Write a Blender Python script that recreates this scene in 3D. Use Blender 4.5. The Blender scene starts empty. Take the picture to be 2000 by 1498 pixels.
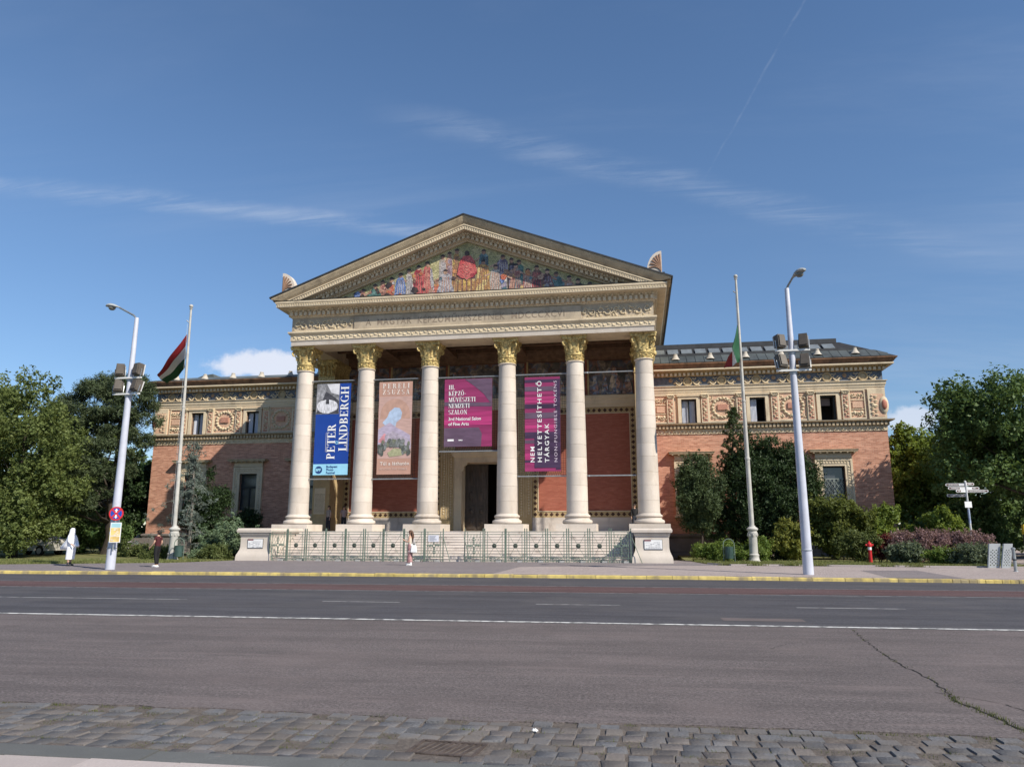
import bpy, math, random
import numpy as np
from mathutils import Vector, Matrix
random.seed(7)
PI = math.pi
R = math.radians
sc = bpy.context.scene
COL = sc.collection

# ------------------------------------------------------------------ camera
cam_d = bpy.data.cameras.new('camera')
cam_d.sensor_width = 36.0
cam_d.lens = 1454.33 / 2000 * 36
cam_d.clip_start = 0.1
cam_d.clip_end = 3000
cam = bpy.data.objects.new('camera', cam_d)
COL.objects.link(cam)
cam.location = (0, 0, 1.75)
cam.rotation_euler = (R(90 + 11.238), 0, R(9.473))
sc.camera = cam

# ------------------------------------------------------------------ sun, sky, exposure
SUN = Vector((11.6, -8.0, 12.0)).normalized()
sun_d = bpy.data.lights.new('sun', 'SUN')
sun_d.energy = 4.5
sun_d.angle = R(0.53)
sun_d.color = (1.0, 0.925, 0.80)
sun = bpy.data.objects.new('sun', sun_d)
sun.rotation_euler = SUN.to_track_quat('Z', 'Y').to_euler()
sun.location = (40, -30, 60)
COL.objects.link(sun)

sc.view_settings.view_transform = 'Standard'
sc.view_settings.look = 'None'
sc.view_settings.exposure = 0.42
sc.view_settings.gamma = 1
sc.view_settings.use_curve_mapping = False
sc.cycles.use_denoising = True
sc.cycles.max_bounces = 8
sc.cycles.transparent_max_bounces = 8

world = bpy.data.worlds.new('World')
sc.world = world
world.use_nodes = True


class NT:
    """small helper to write node trees"""
    def __init__(s, tree):
        s.t = tree
        s.n = tree.nodes
        s.l = tree.links
    def new(s, typ, **kw):
        n = s.n.new(typ)
        for k, v in kw.items():
            if k == 'ins':
                for kk, vv in v.items():
                    s.put(n.inputs[kk], vv)
            else:
                setattr(n, k, v)
        return n
    def put(s, sock, v):
        if isinstance(v, bpy.types.NodeSocket):
            s.l.new(v, sock)
        else:
            sock.default_value = v
    def math(s, op, a, b=0.0, c=None, clamp=False):
        n = s.n.new('ShaderNodeMath')
        n.operation = op
        n.use_clamp = clamp
        s.put(n.inputs[0], a)
        s.put(n.inputs[1], b)
        if c is not None:
            s.put(n.inputs[2], c)
        return n.outputs[0]
    def vmath(s, op, a, b=(0, 0, 0), out=0):
        n = s.n.new('ShaderNodeVectorMath')
        n.operation = op
        s.put(n.inputs[0], a)
        s.put(n.inputs[1], b)
        return n.outputs['Value'] if out == 'v' else n.outputs[0]
    def noise(s, vec, scale, detail=4, rough=0.55, dist=0.0):
        n = s.n.new('ShaderNodeTexNoise')
        s.put(n.inputs['Vector'], vec)
        n.inputs['Scale'].default_value = scale
        n.inputs['Detail'].default_value = detail
        n.inputs['Roughness'].default_value = rough
        n.inputs['Distortion'].default_value = dist
        return n.outputs['Fac']
    def ramp(s, fac, a, b, c0=0.0, c1=1.0):
        n = s.n.new('ShaderNodeMapRange')
        n.interpolation_type = 'SMOOTHSTEP'
        s.put(n.inputs[0], fac)
        n.inputs[1].default_value = a
        n.inputs[2].default_value = b
        n.inputs[3].default_value = c0
        n.inputs[4].default_value = c1
        return n.outputs[0]
    def mix(s, fac, a, b, blend='MIX'):
        n = s.n.new('ShaderNodeMix')
        n.data_type = 'RGBA'
        n.blend_type = blend
        s.put(n.inputs[0], fac)
        for i, v in ((6, a), (7, b)):
            if not isinstance(v, bpy.types.NodeSocket) and len(v) == 3:
                v = (*v, 1)
            s.put(n.inputs[i], v)
        return n.outputs[2]
    def mapv(s, vec, scale=(1, 1, 1), rot=(0, 0, 0), loc=(0, 0, 0)):
        n = s.n.new('ShaderNodeMapping')
        s.put(n.inputs[0], vec)
        n.inputs['Scale'].default_value = scale
        n.inputs['Rotation'].default_value = rot
        n.inputs['Location'].default_value = loc
        return n.outputs[0]


def make_world():
    w = NT(world.node_tree)
    w.n.clear()
    out = w.new('ShaderNodeOutputWorld')
    bg = w.new('ShaderNodeBackground')
    bg.inputs['Strength'].default_value = 0.105
    sky = w.new('ShaderNodeTexSky')
    sky.sky_type = 'NISHITA'
    sky.sun_disc = False
    sky.sun_elevation = math.asin(SUN.z)
    sky.sun_rotation = math.atan2(SUN.x, SUN.y)
    sky.altitude = 150
    sky.air_density = 1.0
    sky.dust_density = 0.1
    sky.ozone_density = 1.9
    d = w.new('ShaderNodeTexCoord').outputs['Generated']
    sep = w.new('ShaderNodeSeparateXYZ')
    w.put(sep.inputs[0], d)
    hz = w.math('ADD', w.math('MAXIMUM', sep.outputs[2], 0.0), 0.12)
    comb = w.new('ShaderNodeCombineXYZ')
    w.put(comb.inputs[0], w.math('DIVIDE', sep.outputs[0], hz))
    w.put(comb.inputs[1], w.math('DIVIDE', sep.outputs[1], hz))
    pl = comb.outputs[0]
    above = w.ramp(sep.outputs[2], 0.0, 0.08)

    def band(d1, d2, width, wob, seed, soft=0.1, arc=0.0):
        """a streak of high cloud along the great circle through d1 and d2"""
        a = Vector(d1).normalized()
        b = Vector(d2).normalized()
        n = a.cross(b).normalized()
        mid = (a + b).normalized()
        half = a.dot(mid)
        nz = w.noise(w.mapv(d, (1, 1, 1), loc=(seed, 0, 0)), 7.0, 5, 0.6)
        off = w.math('MULTIPLY', w.math('SUBTRACT', nz, 0.5), wob)
        dist = w.math('ABSOLUTE', w.math('ADD', w.vmath('DOT_PRODUCT', d, tuple(n), 'v'), off))
        m = w.ramp(dist, 0.0, width, 1.0, 0.0)
        ext = w.ramp(w.vmath('DOT_PRODUCT', d, tuple(mid), 'v'), half - soft, half + arc, 0.0, 1.0)
        return w.math('MULTIPLY', m, ext)

    # thin cirrus everywhere, drawn out along one direction
    c1 = w.noise(w.mapv(pl, (0.30, 1.35, 1), rot=(0, 0, R(-17))), 1.3, 7, 0.62, 0.5)
    c2 = w.noise(w.mapv(pl, (0.7, 0.9, 1), loc=(3, 7, 0)), 0.55, 3, 0.5)
    cir = w.math('MULTIPLY', w.ramp(c1, 0.44, 0.78), w.ramp(c2, 0.40, 0.66))
    fine = w.noise(w.mapv(pl, (0.45, 3.0, 1), rot=(0, 0, R(-20))), 4.0, 7, 0.7, 0.6)
    finem = w.ramp(fine, 0.36, 0.66, 0.05, 1.2)
    cir = w.math('MULTIPLY', cir, 0.26)
    b1 = w.math('MULTIPLY', band((-.669, .6464, .3669), (-.3432, .8554, .3879), .017, .035, 1.3), .24)
    b2 = w.math('MULTIPLY', band((-.1376, .8643, .4838), (.2727, .8927, .3587), .026, .045, 4.1, .07, .01), .16)
    b3 = w.math('MULTIPLY', band((.2029, .7832, .5877), (.1167, .8778, .4646), .0022, .016, 9.0, .006, .001), .07)
    bands = w.math('MULTIPLY', w.math('ADD', w.math('ADD', b1, b2), b3), finem)
    cir = w.math('MULTIPLY', w.math('ADD', cir, bands), above, clamp=True)

    def cumulus(dd, rx, rz, seed):
        c = Vector(dd).normalized()
        rt = Vector((c.y, -c.x, 0)).normalized()
        up = rt.cross(c).normalized()
        u = w.math('DIVIDE', w.vmath('DOT_PRODUCT', d, tuple(rt), 'v'), rx)
        v = w.math('DIVIDE', w.math('SUBTRACT', w.vmath('DOT_PRODUCT', d, tuple(up), 'v'), 0.0), rz)
        fr = w.ramp(w.vmath('DOT_PRODUCT', d, tuple(c), 'v'), 0.9, 0.95)
        r2 = w.math('SQRT', w.math('ADD', w.math('MULTIPLY', u, u), w.math('MULTIPLY', v, v)))
        nz = w.noise(w.mapv(d, loc=(seed, seed, 0)), 30.0, 6, 0.6)
        k = w.math('SUBTRACT', w.math('ADD', 1.0, w.math('MULTIPLY', w.math('SUBTRACT', nz, .5), 1.5)), r2)
        return w.math('MULTIPLY', w.ramp(k, 0.0, 0.45), fr)
    cu1 = w.math('MULTIPLY', cumulus((-.462, .8605, .207), .075, .022, 2.0), .85)
    cu2 = w.math('MULTIPLY', cumulus((.3249, .9365, .130), .034, .018, 5.0), .62)
    cu = w.math('ADD', cu1, cu2, clamp=True)

    hs = w.new('ShaderNodeHueSaturation')
    hs.inputs['Saturation'].default_value = 1.10
    hs.inputs['Value'].default_value = 1.0
    w.put(hs.inputs['Color'], sky.outputs[0])
    skyc = w.mix(1.0, hs.outputs[0], w.mix(w.ramp(sep.outputs[2], -.05, .50), (.64, .70, .80), (.96, .97, 1.0)), 'MULTIPLY')
    col = w.mix(cir, skyc, (4.6, 5.1, 6.0))
    col = w.mix(cu, col, (6.0, 6.2, 6.9))
    w.put(bg.inputs['Color'], col)
    w.put(out.inputs['Surface'], bg.outputs[0])


make_world()

# ------------------------------------------------------------------ materials
MATS = {}


def mat(name, col, rough=0.8, var=0.18, scale=3.0, bump=0.0, bscale=30.0, metal=0.0, spec=0.3,
        stretch=(1, 1, 1), fine=0.0, fscale=25.0, dirt=None, rnd=0.0, space='pos', detail=5):
    """procedural surface: base colour with two scales of noise, optional stains and relief"""
    m = bpy.data.materials.new(name)
    m.use_nodes = True
    t = NT(m.node_tree)
    p = t.n['Principled BSDF']
    if space == 'pos':
        v = t.new('ShaderNodeNewGeometry').outputs['Position']
    else:
        v = t.new('ShaderNodeTexCoord').outputs['Object']
    vv = t.mapv(v, stretch)
    c = t.mix(t.ramp(t.noise(vv, scale, detail), .25, .75), [x * (1 - var) for x in col], [min(1, x * (1 + var)) for x in col])
    if fine:
        c = t.mix(t.ramp(t.noise(vv, fscale, 3), .3, .7), c, [x * (1 - fine) for x in col])
        # keep the mean colour close to the base
    if dirt:
        dc, amt, dsc, lo, hi = dirt
        f = t.math('MULTIPLY', t.ramp(t.noise(t.mapv(v, (1, 1, .35)), dsc, 6, .6), lo, hi), amt)
        c = t.mix(f, c, dc)
    if rnd:
        oi = t.new('ShaderNodeObjectInfo').outputs['Random']
        hs = t.new('ShaderNodeHueSaturation')
        t.put(hs.inputs['Color'], c)
        t.put(hs.inputs['Value'], t.ramp(oi, 0, 1, 1 - rnd, 1 + rnd))
        c = hs.outputs[0]
    t.put(p.inputs['Base Color'], c)
    p.inputs['Roughness'].default_value = rough
    p.inputs['Metallic'].default_value = metal
    p.inputs['Specular IOR Level'].default_value = spec
    if bump:
        b = t.new('ShaderNodeBump')
        b.inputs['Strength'].default_value = bump
        b.inputs['Distance'].default_value = 0.05
        t.put(b.inputs['Height'], t.noise(vv, bscale, 4, .6))
        t.put(p.inputs['Normal'], b.outputs[0])
    MATS[name] = m
    return m


def leafmat(name, c0, c1, trans=0.35, rough=.55, spec=.25, patch=.5):
    """foliage: every leaf its own shade between c0 and c1, light passing through"""
    m = bpy.data.materials.new(name)
    m.use_nodes = True
    t = NT(m.node_tree)
    t.n.clear()
    out = t.new('ShaderNodeOutputMaterial')
    g = t.new('ShaderNodeNewGeometry')
    r = g.outputs['Random Per Island']
    f = t.math('ADD', t.math('MULTIPLY', r, .55), t.math('MULTIPLY', t.ramp(t.noise(g.outputs['Position'], 1.1, 3), .3, .7), .45))
    c = t.mix(f, c0, c1)
    p = t.new('ShaderNodeBsdfPrincipled')
    t.put(p.inputs['Base Color'], c)
    p.inputs['Roughness'].default_value = rough
    p.inputs['Specular IOR Level'].default_value = spec
    tr = t.new('ShaderNodeBsdfTranslucent')
    t.put(tr.inputs['Color'], t.mix(.45, c, (c1[0] * 1.4, c1[1] * 1.35, c1[2] * .7), 'MIX'))
    mx = t.new('ShaderNodeMixShader')
    mx.inputs[0].default_value = trans
    t.l.new(p.outputs[0], mx.inputs[1])
    t.l.new(tr.outputs[0], mx.inputs[2])
    t.l.new(mx.outputs[0], out.inputs[0])
    MATS[name] = m
    return m


# ------------------------------------------------------------------ mesh builder
class MB:
    def __init__(s, off=(0, 0, 0)):
        s.v = []
        s.f = []
        s.m = []
        s.off = off
    def add(s, vs, fs, mi=0):
        b = len(s.v)
        s.v.extend([tuple(map(float, p)) for p in vs])
        for f in fs:
            s.f.append(tuple(i + b for i in f))
            s.m.append(mi)
        return s
    def box(s, x0, x1, y0, y1, z0, z1, mi=0):
        if x0 > x1: x0, x1 = x1, x0
        if y0 > y1: y0, y1 = y1, y0
        if z0 > z1: z0, z1 = z1, z0
        return s.add([(x0, y0, z0), (x1, y0, z0), (x1, y1, z0), (x0, y1, z0), (x0, y0, z1), (x1, y0, z1), (x1, y1, z1), (x0, y1, z1)],
                     [(0, 3, 2, 1), (4, 5, 6, 7), (0, 1, 5, 4), (1, 2, 6, 5), (2, 3, 7, 6), (3, 0, 4, 7)], mi)
    def quad(s, a, b, c, d, mi=0):
        return s.add([a, b, c, d], [(0, 1, 2, 3)], mi)
    def prism(s, pts, axis, a, b, mi=0, cap=True):
        """2-D polygon (x,z for axis y; y,z for axis x; x,y for axis z) swept from a to b"""
        def P(p, t):
            return (t, p[0], p[1]) if axis == 'x' else (p[0], t, p[1]) if axis == 'y' else (p[0], p[1], t)
        n = len(pts)
        area = sum(pts[i][0] * pts[(i + 1) % n][1] - pts[(i + 1) % n][0] * pts[i][1] for i in range(n))
        if (area < 0) != (axis == 'y'):
            pts = pts[::-1]
        if a > b: a, b = b, a
        vs = [P(p, a) for p in pts] + [P(p, b) for p in pts]
        fs = [(i, (i + 1) % n, (i + 1) % n + n, i + n) for i in range(n)]
        if cap:
            fs += [tuple(range(n))[::-1], tuple(range(n, 2 * n))]
        return s.add(vs, fs, mi)
    def lathe(s, prof, n=24, cx=0, cy=0, cap=True, mi=0, a0=0, a1=2 * PI):
        vs, fs = [], []
        full = abs(a1 - a0 - 2 * PI) < 1e-6
        k = n if full else n + 1
        for r, z in prof:
            for i in range(k):
                a = a0 + (a1 - a0) * i / n
                vs.append((cx + r * math.cos(a), cy + r * math.sin(a), z))
        for j in range(len(prof) - 1):
            for i in range(n):
                i2 = (i + 1) % k
                fs.append((j * k + i, j * k + i2, (j + 1) * k + i2, (j + 1) * k + i))
        if cap:
            fs.append(tuple(range(k))[::-1])
            fs.append(tuple(range((len(prof) - 1) * k, len(prof) * k)))
        return s.add(vs, fs, mi)
    def tube(s, pts, r, n=8, mi=0, cap=True):
        pts = [Vector(p) for p in pts]
        rs = r if isinstance(r, (list, tuple)) else [r] * len(pts)
        vs, fs = [], []
        ref = None
        for i, p in enumerate(pts):
            d = (pts[min(i + 1, len(pts) - 1)] - pts[max(i - 1, 0)])
            if d.length < 1e-9: d = Vector((0, 0, 1))
            d.normalize()
            if ref is None:
                ref = Vector((0, 0, 1)) if abs(d.z) < .9 else Vector((0, 1, 0))
            u = d.cross(ref)
            if u.length < 1e-6: u = d.cross(Vector((1, 0, 0)))
            u.normalize()
            w = d.cross(u)
            ref = w.cross(d) * -1 if False else ref
            for k in range(n):
                a = 2 * PI * k / n
                vs.append(p + (u * math.cos(a) - w * math.sin(a)) * rs[i])
        for j in range(len(pts) - 1):
            for k in range(n):
                k2 = (k + 1) % n
                fs.append((j * n + k, (j + 1) * n + k, (j + 1) * n + k2, j * n + k2))
        if cap:
            fs.append(tuple(range(n)))
            fs.append(tuple(range((len(pts) - 1) * n, len(pts) * n))[::-1])
        return s.add(vs, fs, mi)
    def ell(s, c, r, nu=8, nv=5, mi=0, zmin=-1.0):
        """ellipsoid; zmin > -1 cuts the lower part"""
        t0 = math.asin(zmin) if zmin > -1 else -PI / 2
        vs, fs = [], []
        for j in range(nv + 1):
            t = t0 + (PI / 2 - t0) * j / nv
            for i in range(nu):
                a = 2 * PI * i / nu
                vs.append((c[0] + r[0] * math.cos(t) * math.cos(a), c[1] + r[1] * math.cos(t) * math.sin(a), c[2] + r[2] * math.sin(t)))
        for j in range(nv):
            for i in range(nu):
                i2 = (i + 1) % nu
                fs.append((j * nu + i, j * nu + i2, (j + 1) * nu + i2, (j + 1) * nu + i))
        return s.add(vs, fs, mi)
    def boss(s, x, y, z, rx, rz, d, n=8, rings=2, mi=0):
        """a domed lump standing out of a wall that faces -Y"""
        vs, fs = [], []
        for j in range(rings):
            t = j / rings * PI / 2
            for i in range(n):
                a = 2 * PI * i / n
                vs.append((x + rx * math.cos(t) * math.cos(a), y - d * math.sin(t), z + rz * math.cos(t) * math.sin(a)))
        vs.append((x, y - d, z))
        for j in range(rings - 1):
            for i in range(n):
                i2 = (i + 1) % n
                fs.append((j * n + i, j * n + i2, (j + 1) * n + i2, (j + 1) * n + i))
        b = (rings - 1) * n
        for i in range(n):
            fs.append((b + i, b + (i + 1) % n, rings * n))
        return s.add(vs, fs, mi)
    def rloft(s, x0, x1, y0, y1, prof, mi=0, cap=True):
        """stack of rectangles, each pushed outward by its offset: mouldings that run round a block"""
        vs, fs = [], []
        for z, o in prof:
            vs += [(x0 - o, y0 - o, z), (x1 + o, y0 - o, z), (x1 + o, y1 + o, z), (x0 - o, y1 + o, z)]
        for j in range(len(prof) - 1):
            for i in range(4):
                i2 = (i + 1) % 4
                fs.append((j * 4 + i, j * 4 + i2, j * 4 + 4 + i2, j * 4 + 4 + i))
        if cap:
            n = len(prof)
            fs += [(3, 2, 1, 0), (n * 4 - 4, n * 4 - 3, n * 4 - 2, n * 4 - 1)]
        return s.add(vs, fs, mi)
    def mesh(s, name, mats, smooth=None):
        me = bpy.data.meshes.new(name)
        ox, oy, oz = s.off
        me.from_pydata([(x - ox, y - oy, z - oz) for x, y, z in s.v], [], s.f)
        if not isinstance(mats, (list, tuple)):
            mats = [mats]
        for m in mats:
            me.materials.append(m)
        if len(mats) > 1:
            me.polygons.foreach_set('material_index', s.m)
        if smooth is not None:
            me.polygons.foreach_set('use_smooth', [True] * len(me.polygons))
            me.set_sharp_from_angle(angle=R(smooth))
        me.update()
        return me
    def build(s, name, mats, parent=None, loc=(0, 0, 0), smooth=None, **tags):
        o = bpy.data.objects.new(name, s.mesh(name, mats, smooth))
        COL.objects.link(o)
        o.location = loc
        if parent is not None:
            o.parent = parent
        for k, v in tags.items():
            o[k] = v
        return o


def put(name, me, parent=None, loc=(0, 0, 0), rot=(0, 0, 0), **tags):
    o = bpy.data.objects.new(name, me)
    COL.objects.link(o)
    o.location = loc
    o.rotation_euler = rot
    if parent is not None:
        o.parent = parent
    for k, v in tags.items():
        o[k] = v
    return o


def thing(name, label, cat, loc=(0, 0, 0), rz=0.0, group=None):
    o = bpy.data.objects.new(name, None)
    o.empty_display_size = .3
    COL.objects.link(o)
    o.location = loc
    o.rotation_euler = (0, 0, rz)
    o['label'] = label
    o['category'] = cat
    if group:
        o['group'] = group
    return o


def tag(o, label, cat, group=None):
    o['label'] = label
    o['category'] = cat
    if group:
        o['group'] = group
    return o


def copy_tree(o, parent=None):
    c = o.copy()
    COL.objects.link(c)
    if parent is not None:
        c.parent = parent
    for ch in list(o.children):
        copy_tree(ch, c)
    return c


# ---- lettering
def text_geo(body, size, bold=0.0, spacing=1.0, align='LEFT', lh=1.0):
    """outline of a line of sans-serif lettering as flat 2-D geometry"""
    cu = bpy.data.curves.new('t', 'FONT')
    cu.body = body
    cu.size = size
    cu.offset = bold
    cu.space_character = spacing
    cu.space_line = lh
    cu.align_x = align
    cu.resolution_u = 2
    ob = bpy.data.objects.new('t', cu)
    COL.objects.link(ob)
    dg = bpy.context.evaluated_depsgraph_get()
    me = ob.evaluated_get(dg).to_mesh()
    vs = [(v.co.x, v.co.y) for v in me.vertices]
    fs = [tuple(p.vertices) for p in me.polygons]
    ob.evaluated_get(dg).to_mesh_clear()
    bpy.data.objects.remove(ob)
    bpy.data.curves.remove(cu)
    return vs, fs


TH, TN = .17, .055


def serif_geo(body, h, spacing=.08, wscale=1.0):
    """capitals with thick stems, hairlines and slab serifs, as flat quads"""
    polys = []
    x = 0.0
    def rect(a, b, c, d):
        polys.append([(x + a, c), (x + b, c), (x + b, d), (x + a, d)])
    def stem(a, t=TH, y0=0, y1=1, sf=True):
        rect(a, a + t, y0, y1)
        if sf:
            rect(a - .07, a + t + .07, y0, y0 + TN)
            rect(a - .07, a + t + .07, y1 - TN, y1)
    def diag(x0, y0, x1, y1, t):
        polys.append([(x + x0 - t / 2, y0), (x + x0 + t / 2, y0), (x + x1 + t / 2, y1), (x + x1 - t / 2, y1)])
    def arc(cx, cy, rx, ry, a0, a1, n=10, tk=TH):
        for i in range(n):
            q = []
            for a in (a0 + (a1 - a0) * i / n, a0 + (a1 - a0) * (i + 1) / n):
                a = R(a)
                t = TN + (tk - TN) * abs(math.cos(a))
                q.append(((x + cx + rx * math.cos(a), cy + ry * math.sin(a)), (x + cx + max(0, rx - t) * math.cos(a), cy + (ry - TN) * math.sin(a))))
            polys.append([q[0][0], q[1][0], q[1][1], q[0][1]])
    for ch in body:
        base = {'É': 'E', 'Ő': 'O', 'Ű': 'U', 'Á': 'A'}.get(ch, ch)
        w = .62
        if base == ' ':
            w = .3
        elif base == 'I':
            w = .34; stem(.085)
        elif base == 'E':
            stem(.07); rect(.24, .56, .945, 1); rect(.24, .45, .475, .53); rect(.24, .58, 0, .055)
            rect(.51, .56, .76, .945); rect(.53, .58, .055, .26); rect(.4, .45, .38, .62)
        elif base == 'L':
            w = .58; stem(.07); rect(.24, .56, 0, .055); rect(.51, .56, .055, .3)
        elif base == 'T':
            w = .66; stem(.245); rect(.02, .64, .945, 1); rect(.02, .07, .74, .945); rect(.59, .64, .74, .945)
        elif base == 'H':
            w = .78; stem(.07); stem(.54); rect(.24, .54, .475, .53)
        elif base == 'N':
            w = .78; stem(.1, TN); stem(.62, TN); diag(.64, 0, .14, 1, TH)
        elif base == 'P':
            stem(.07); arc(.24, .74, .32, .26, 90, -90)
        elif base == 'B':
            w = .66; stem(.07); arc(.24, .765, .3, .235, 90, -90); arc(.24, .27, .36, .27, 90, -90)
        elif base == 'R':
            w = .7; stem(.07); arc(.24, .745, .32, .255, 90, -90); diag(.6, 0, .38, .5, TH); rect(.5, .7, 0, .05)
        elif base == 'D':
            w = .74; stem(.07); arc(.24, .5, .44, .5, 90, -90, 14)
        elif base == 'O':
            w = .78; arc(.39, .5, .36, .5, 0, 360, 20)
        elif base == 'G':
            w = .76; arc(.38, .5, .36, .5, 40, 330, 18); stem(.52, TH * .9, 0, .42, False); rect(.45, .74, .38, .43)
        elif base == 'S':
            w = .58; arc(.29, .745, .26, .255, 30, 270, 12, .14); arc(.29, .255, .28, .255, 90, -150, 12, .14)
        elif base == 'U':
            w = .74; stem(.07, TH, .3, 1, False); rect(0, .31, .945, 1); rect(.58, .635, .3, 1); rect(.5, .72, .945, 1); arc(.353, .3, .283, .3, 180, 360, 10)
        elif base == 'V':
            w = .68; diag(.34, 0, .12, 1, TH); diag(.36, 0, .58, 1, TN); rect(0, .25, .945, 1); rect(.48, .68, .945, 1)
        elif base == 'A':
            w = .7; diag(.1, 0, .34, 1, TN); diag(.56, 0, .34, 1, TH); rect(.18, .46, .3, .35); rect(.0, .2, 0, .05); rect(.44, .7, 0, .05)
        elif base == 'M':
            w = .9; stem(.1, TN); diag(.45, 0, .16, 1, TH); diag(.45, 0, .72, 1, TN); stem(.68, TH)
        elif base == 'Z':
            w = .62; rect(.04, .58, .945, 1); rect(.04, .58, 0, .055); diag(.12, .055, .5, .945, TH); rect(.04, .09, .76, .945); rect(.53, .58, .055, .26)
        elif base == 'K':
            w = .72; stem(.07); diag(.26, .42, .58, .97, TN); diag(.58, 0, .36, .6, TH); rect(.46, .7, 0, .05); rect(.48, .68, .95, 1)
        elif base == 'C':
            w = .7; arc(.38, .5, .36, .5, 45, 315, 18)
        elif base == 'X':
            w = .7; diag(.58, 0, .12, 1, TH); diag(.1, 0, .58, 1, TN)
        elif base == 'Y':
            w = .66; diag(.33, .42, .12, 1, TH); diag(.36, .42, .56, 1, TN); stem(.25, TH, 0, .45)
        elif base == '-':
            w = .4; rect(.05, .35, .36, .44)
        elif base == '.':
            w = .28; rect(.06, .2, 0, .14)
        if ch == 'É' or ch == 'Á':
            diag(.3, 1.06, .42, 1.24, .09)
        if ch in 'ŐŰ':
            diag(.28, 1.06, .36, 1.24, .08); diag(.46, 1.06, .54, 1.24, .08)
        x += w + spacing
    vs, fs = [], []
    for p in polys:
        fs.append(tuple(range(len(vs), len(vs) + len(p))))
        vs += [(a * h * wscale, b * h) for a, b in p]
    return vs, fs, x * h * wscale


def wall_text(geo, name, m, parent, x, y, z, up=False, off=(0, 0, 0), depth=.006, gap=None):
    """lay flat lettering on a plane that faces -Y; up=True runs it from bottom to top; a gap wider than that starts a new word"""
    if gap:
        vs, fs = geo[0], geo[1]
        order = sorted(fs, key=lambda f: min(vs[i][0] for i in f))
        words, right = [], None
        for f in order:
            lo, hi = min(vs[i][0] for i in f), max(vs[i][0] for i in f)
            if right is None or lo - right > gap:
                words.append([])
                right = hi
            words[-1].append(f)
            right = max(right, hi)
        return [wall_text((vs, w), name, m, parent, x, y, z, up, off, depth) for w in words]
    vs, fs = geo[0], geo[1]
    mb = MB(off)
    P = [(x - b, z + a) for a, b in vs] if up else [(x + a, z + b) for a, b in vs]
    # every stroke at a hair's breadth of its own depth, so strokes that cross never share a plane
    for k, f in enumerate(fs):
        pts = [P[i] for i in f]
        n = len(pts)
        ar = sum(pts[i][0] * pts[(i + 1) % n][1] - pts[(i + 1) % n][0] * pts[i][1] for i in range(n))
        if ar < 0:
            pts = pts[::-1]
        yy = y - depth - (k % 29) * 7e-5
        mb.add([(p[0], yy, p[1]) for p in pts], [tuple(range(n))])
    return mb.build(name, m, parent)

# ------------------------------------------------------------------ palette
LIME = mat('limestone', (.585, .52, .455), .75, .12, .9, .18, 18, fine=.07, dirt=((.40, .33, .26), .6, 1.3, .48, .76), rnd=.085)
STEP = mat('step_stone', (.60, .54, .49), .8, .10, 1.2, .15, 20, stretch=(.4, 1, 3), dirt=((.30, .25, .22), .7, 1.6, .52, .74))
CREAM = mat('cream_stone', (.68, .565, .405), .8, .12, 1.5, .25, 25, fine=.10, dirt=((.27, .21, .15), .7, 1.1, .50, .80))
CREAMD = mat('weathered_stone', (.50, .40, .27), .85, .22, 2.2, .35, 20, fine=.15, dirt=((.20, .155, .115), .7, 1.8, .48, .75))
FRIEZE = mat('frieze_stone', (.47, .39, .29), .85, .16, 1.6, .25, 22, fine=.08, dirt=((.22, .18, .14), .7, 1.0, .45, .75))
ORN = mat('carved_ornament', (.68, .565, .39), .85, .2, 5, .7, 16, fine=.2, fscale=18)
TERRA = mat('terracotta_ground', (.66, .43, .30), .85, .2, 4, .5, 14, fine=.15)
REDTILE = mat('red_ornament', (.50, .25, .18), .8, .25, 5, .5, 14, fine=.2)
GOLD = mat('gilded', (.80, .60, .25), .45, .30, 7, .8, 16, metal=.25, spec=.5, fine=.55, fscale=9, dirt=((.30, .17, .05), .7, 5, .5, .68))
TAN = mat('tan_stone', (.50, .37, .20), .8, .2, 3, .4, 18, fine=.15)
BLUEG = mat('blue_ceramic', (.105, .12, .145), .55, .35, 4, .3, 14)
LEAD = mat('lead_sheet', (.035, .037, .042), .55, .3, 2.0, .1, 12, spec=.4)
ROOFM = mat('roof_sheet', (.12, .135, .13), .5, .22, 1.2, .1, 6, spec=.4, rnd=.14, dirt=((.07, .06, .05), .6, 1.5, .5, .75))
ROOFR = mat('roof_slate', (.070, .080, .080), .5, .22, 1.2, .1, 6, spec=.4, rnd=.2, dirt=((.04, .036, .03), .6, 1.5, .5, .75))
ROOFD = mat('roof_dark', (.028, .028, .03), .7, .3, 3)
WOODC = mat('ceiling_wood', (.08, .045, .028), .7, .3, 3, .2, 10)
WOODL = mat('ceiling_beam', (.17, .10, .06), .7, .3, 3, .3, 12)
DOORW = mat('door_wood', (.085, .068, .058), .5, .3, 2, .2, 20, stretch=(3, 3, .4))
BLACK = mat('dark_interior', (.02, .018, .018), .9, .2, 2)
GLASSD = mat('window_glass', (.055, .06, .07), .08, .5, 1.2, spec=.8)
SILK = mat('pale_curtain', (.50, .53, .60), .8, .12, 3, .3, 5, stretch=(8, 1, .3))
DARKFR = mat('window_frame', (.03, .035, .035), .5, .2, 3)
WHITEP = mat('white_print', (.78, .78, .78), .6, .03, 3)
IRON = mat('green_iron', (.13, .175, .14), .55, .22, 6, .1, 30, spec=.4, dirt=((.14, .09, .06), .5, 6, .6, .8))
INSCR = mat('cut_letters', (.24, .19, .145), .9, .2, 4)


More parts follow.
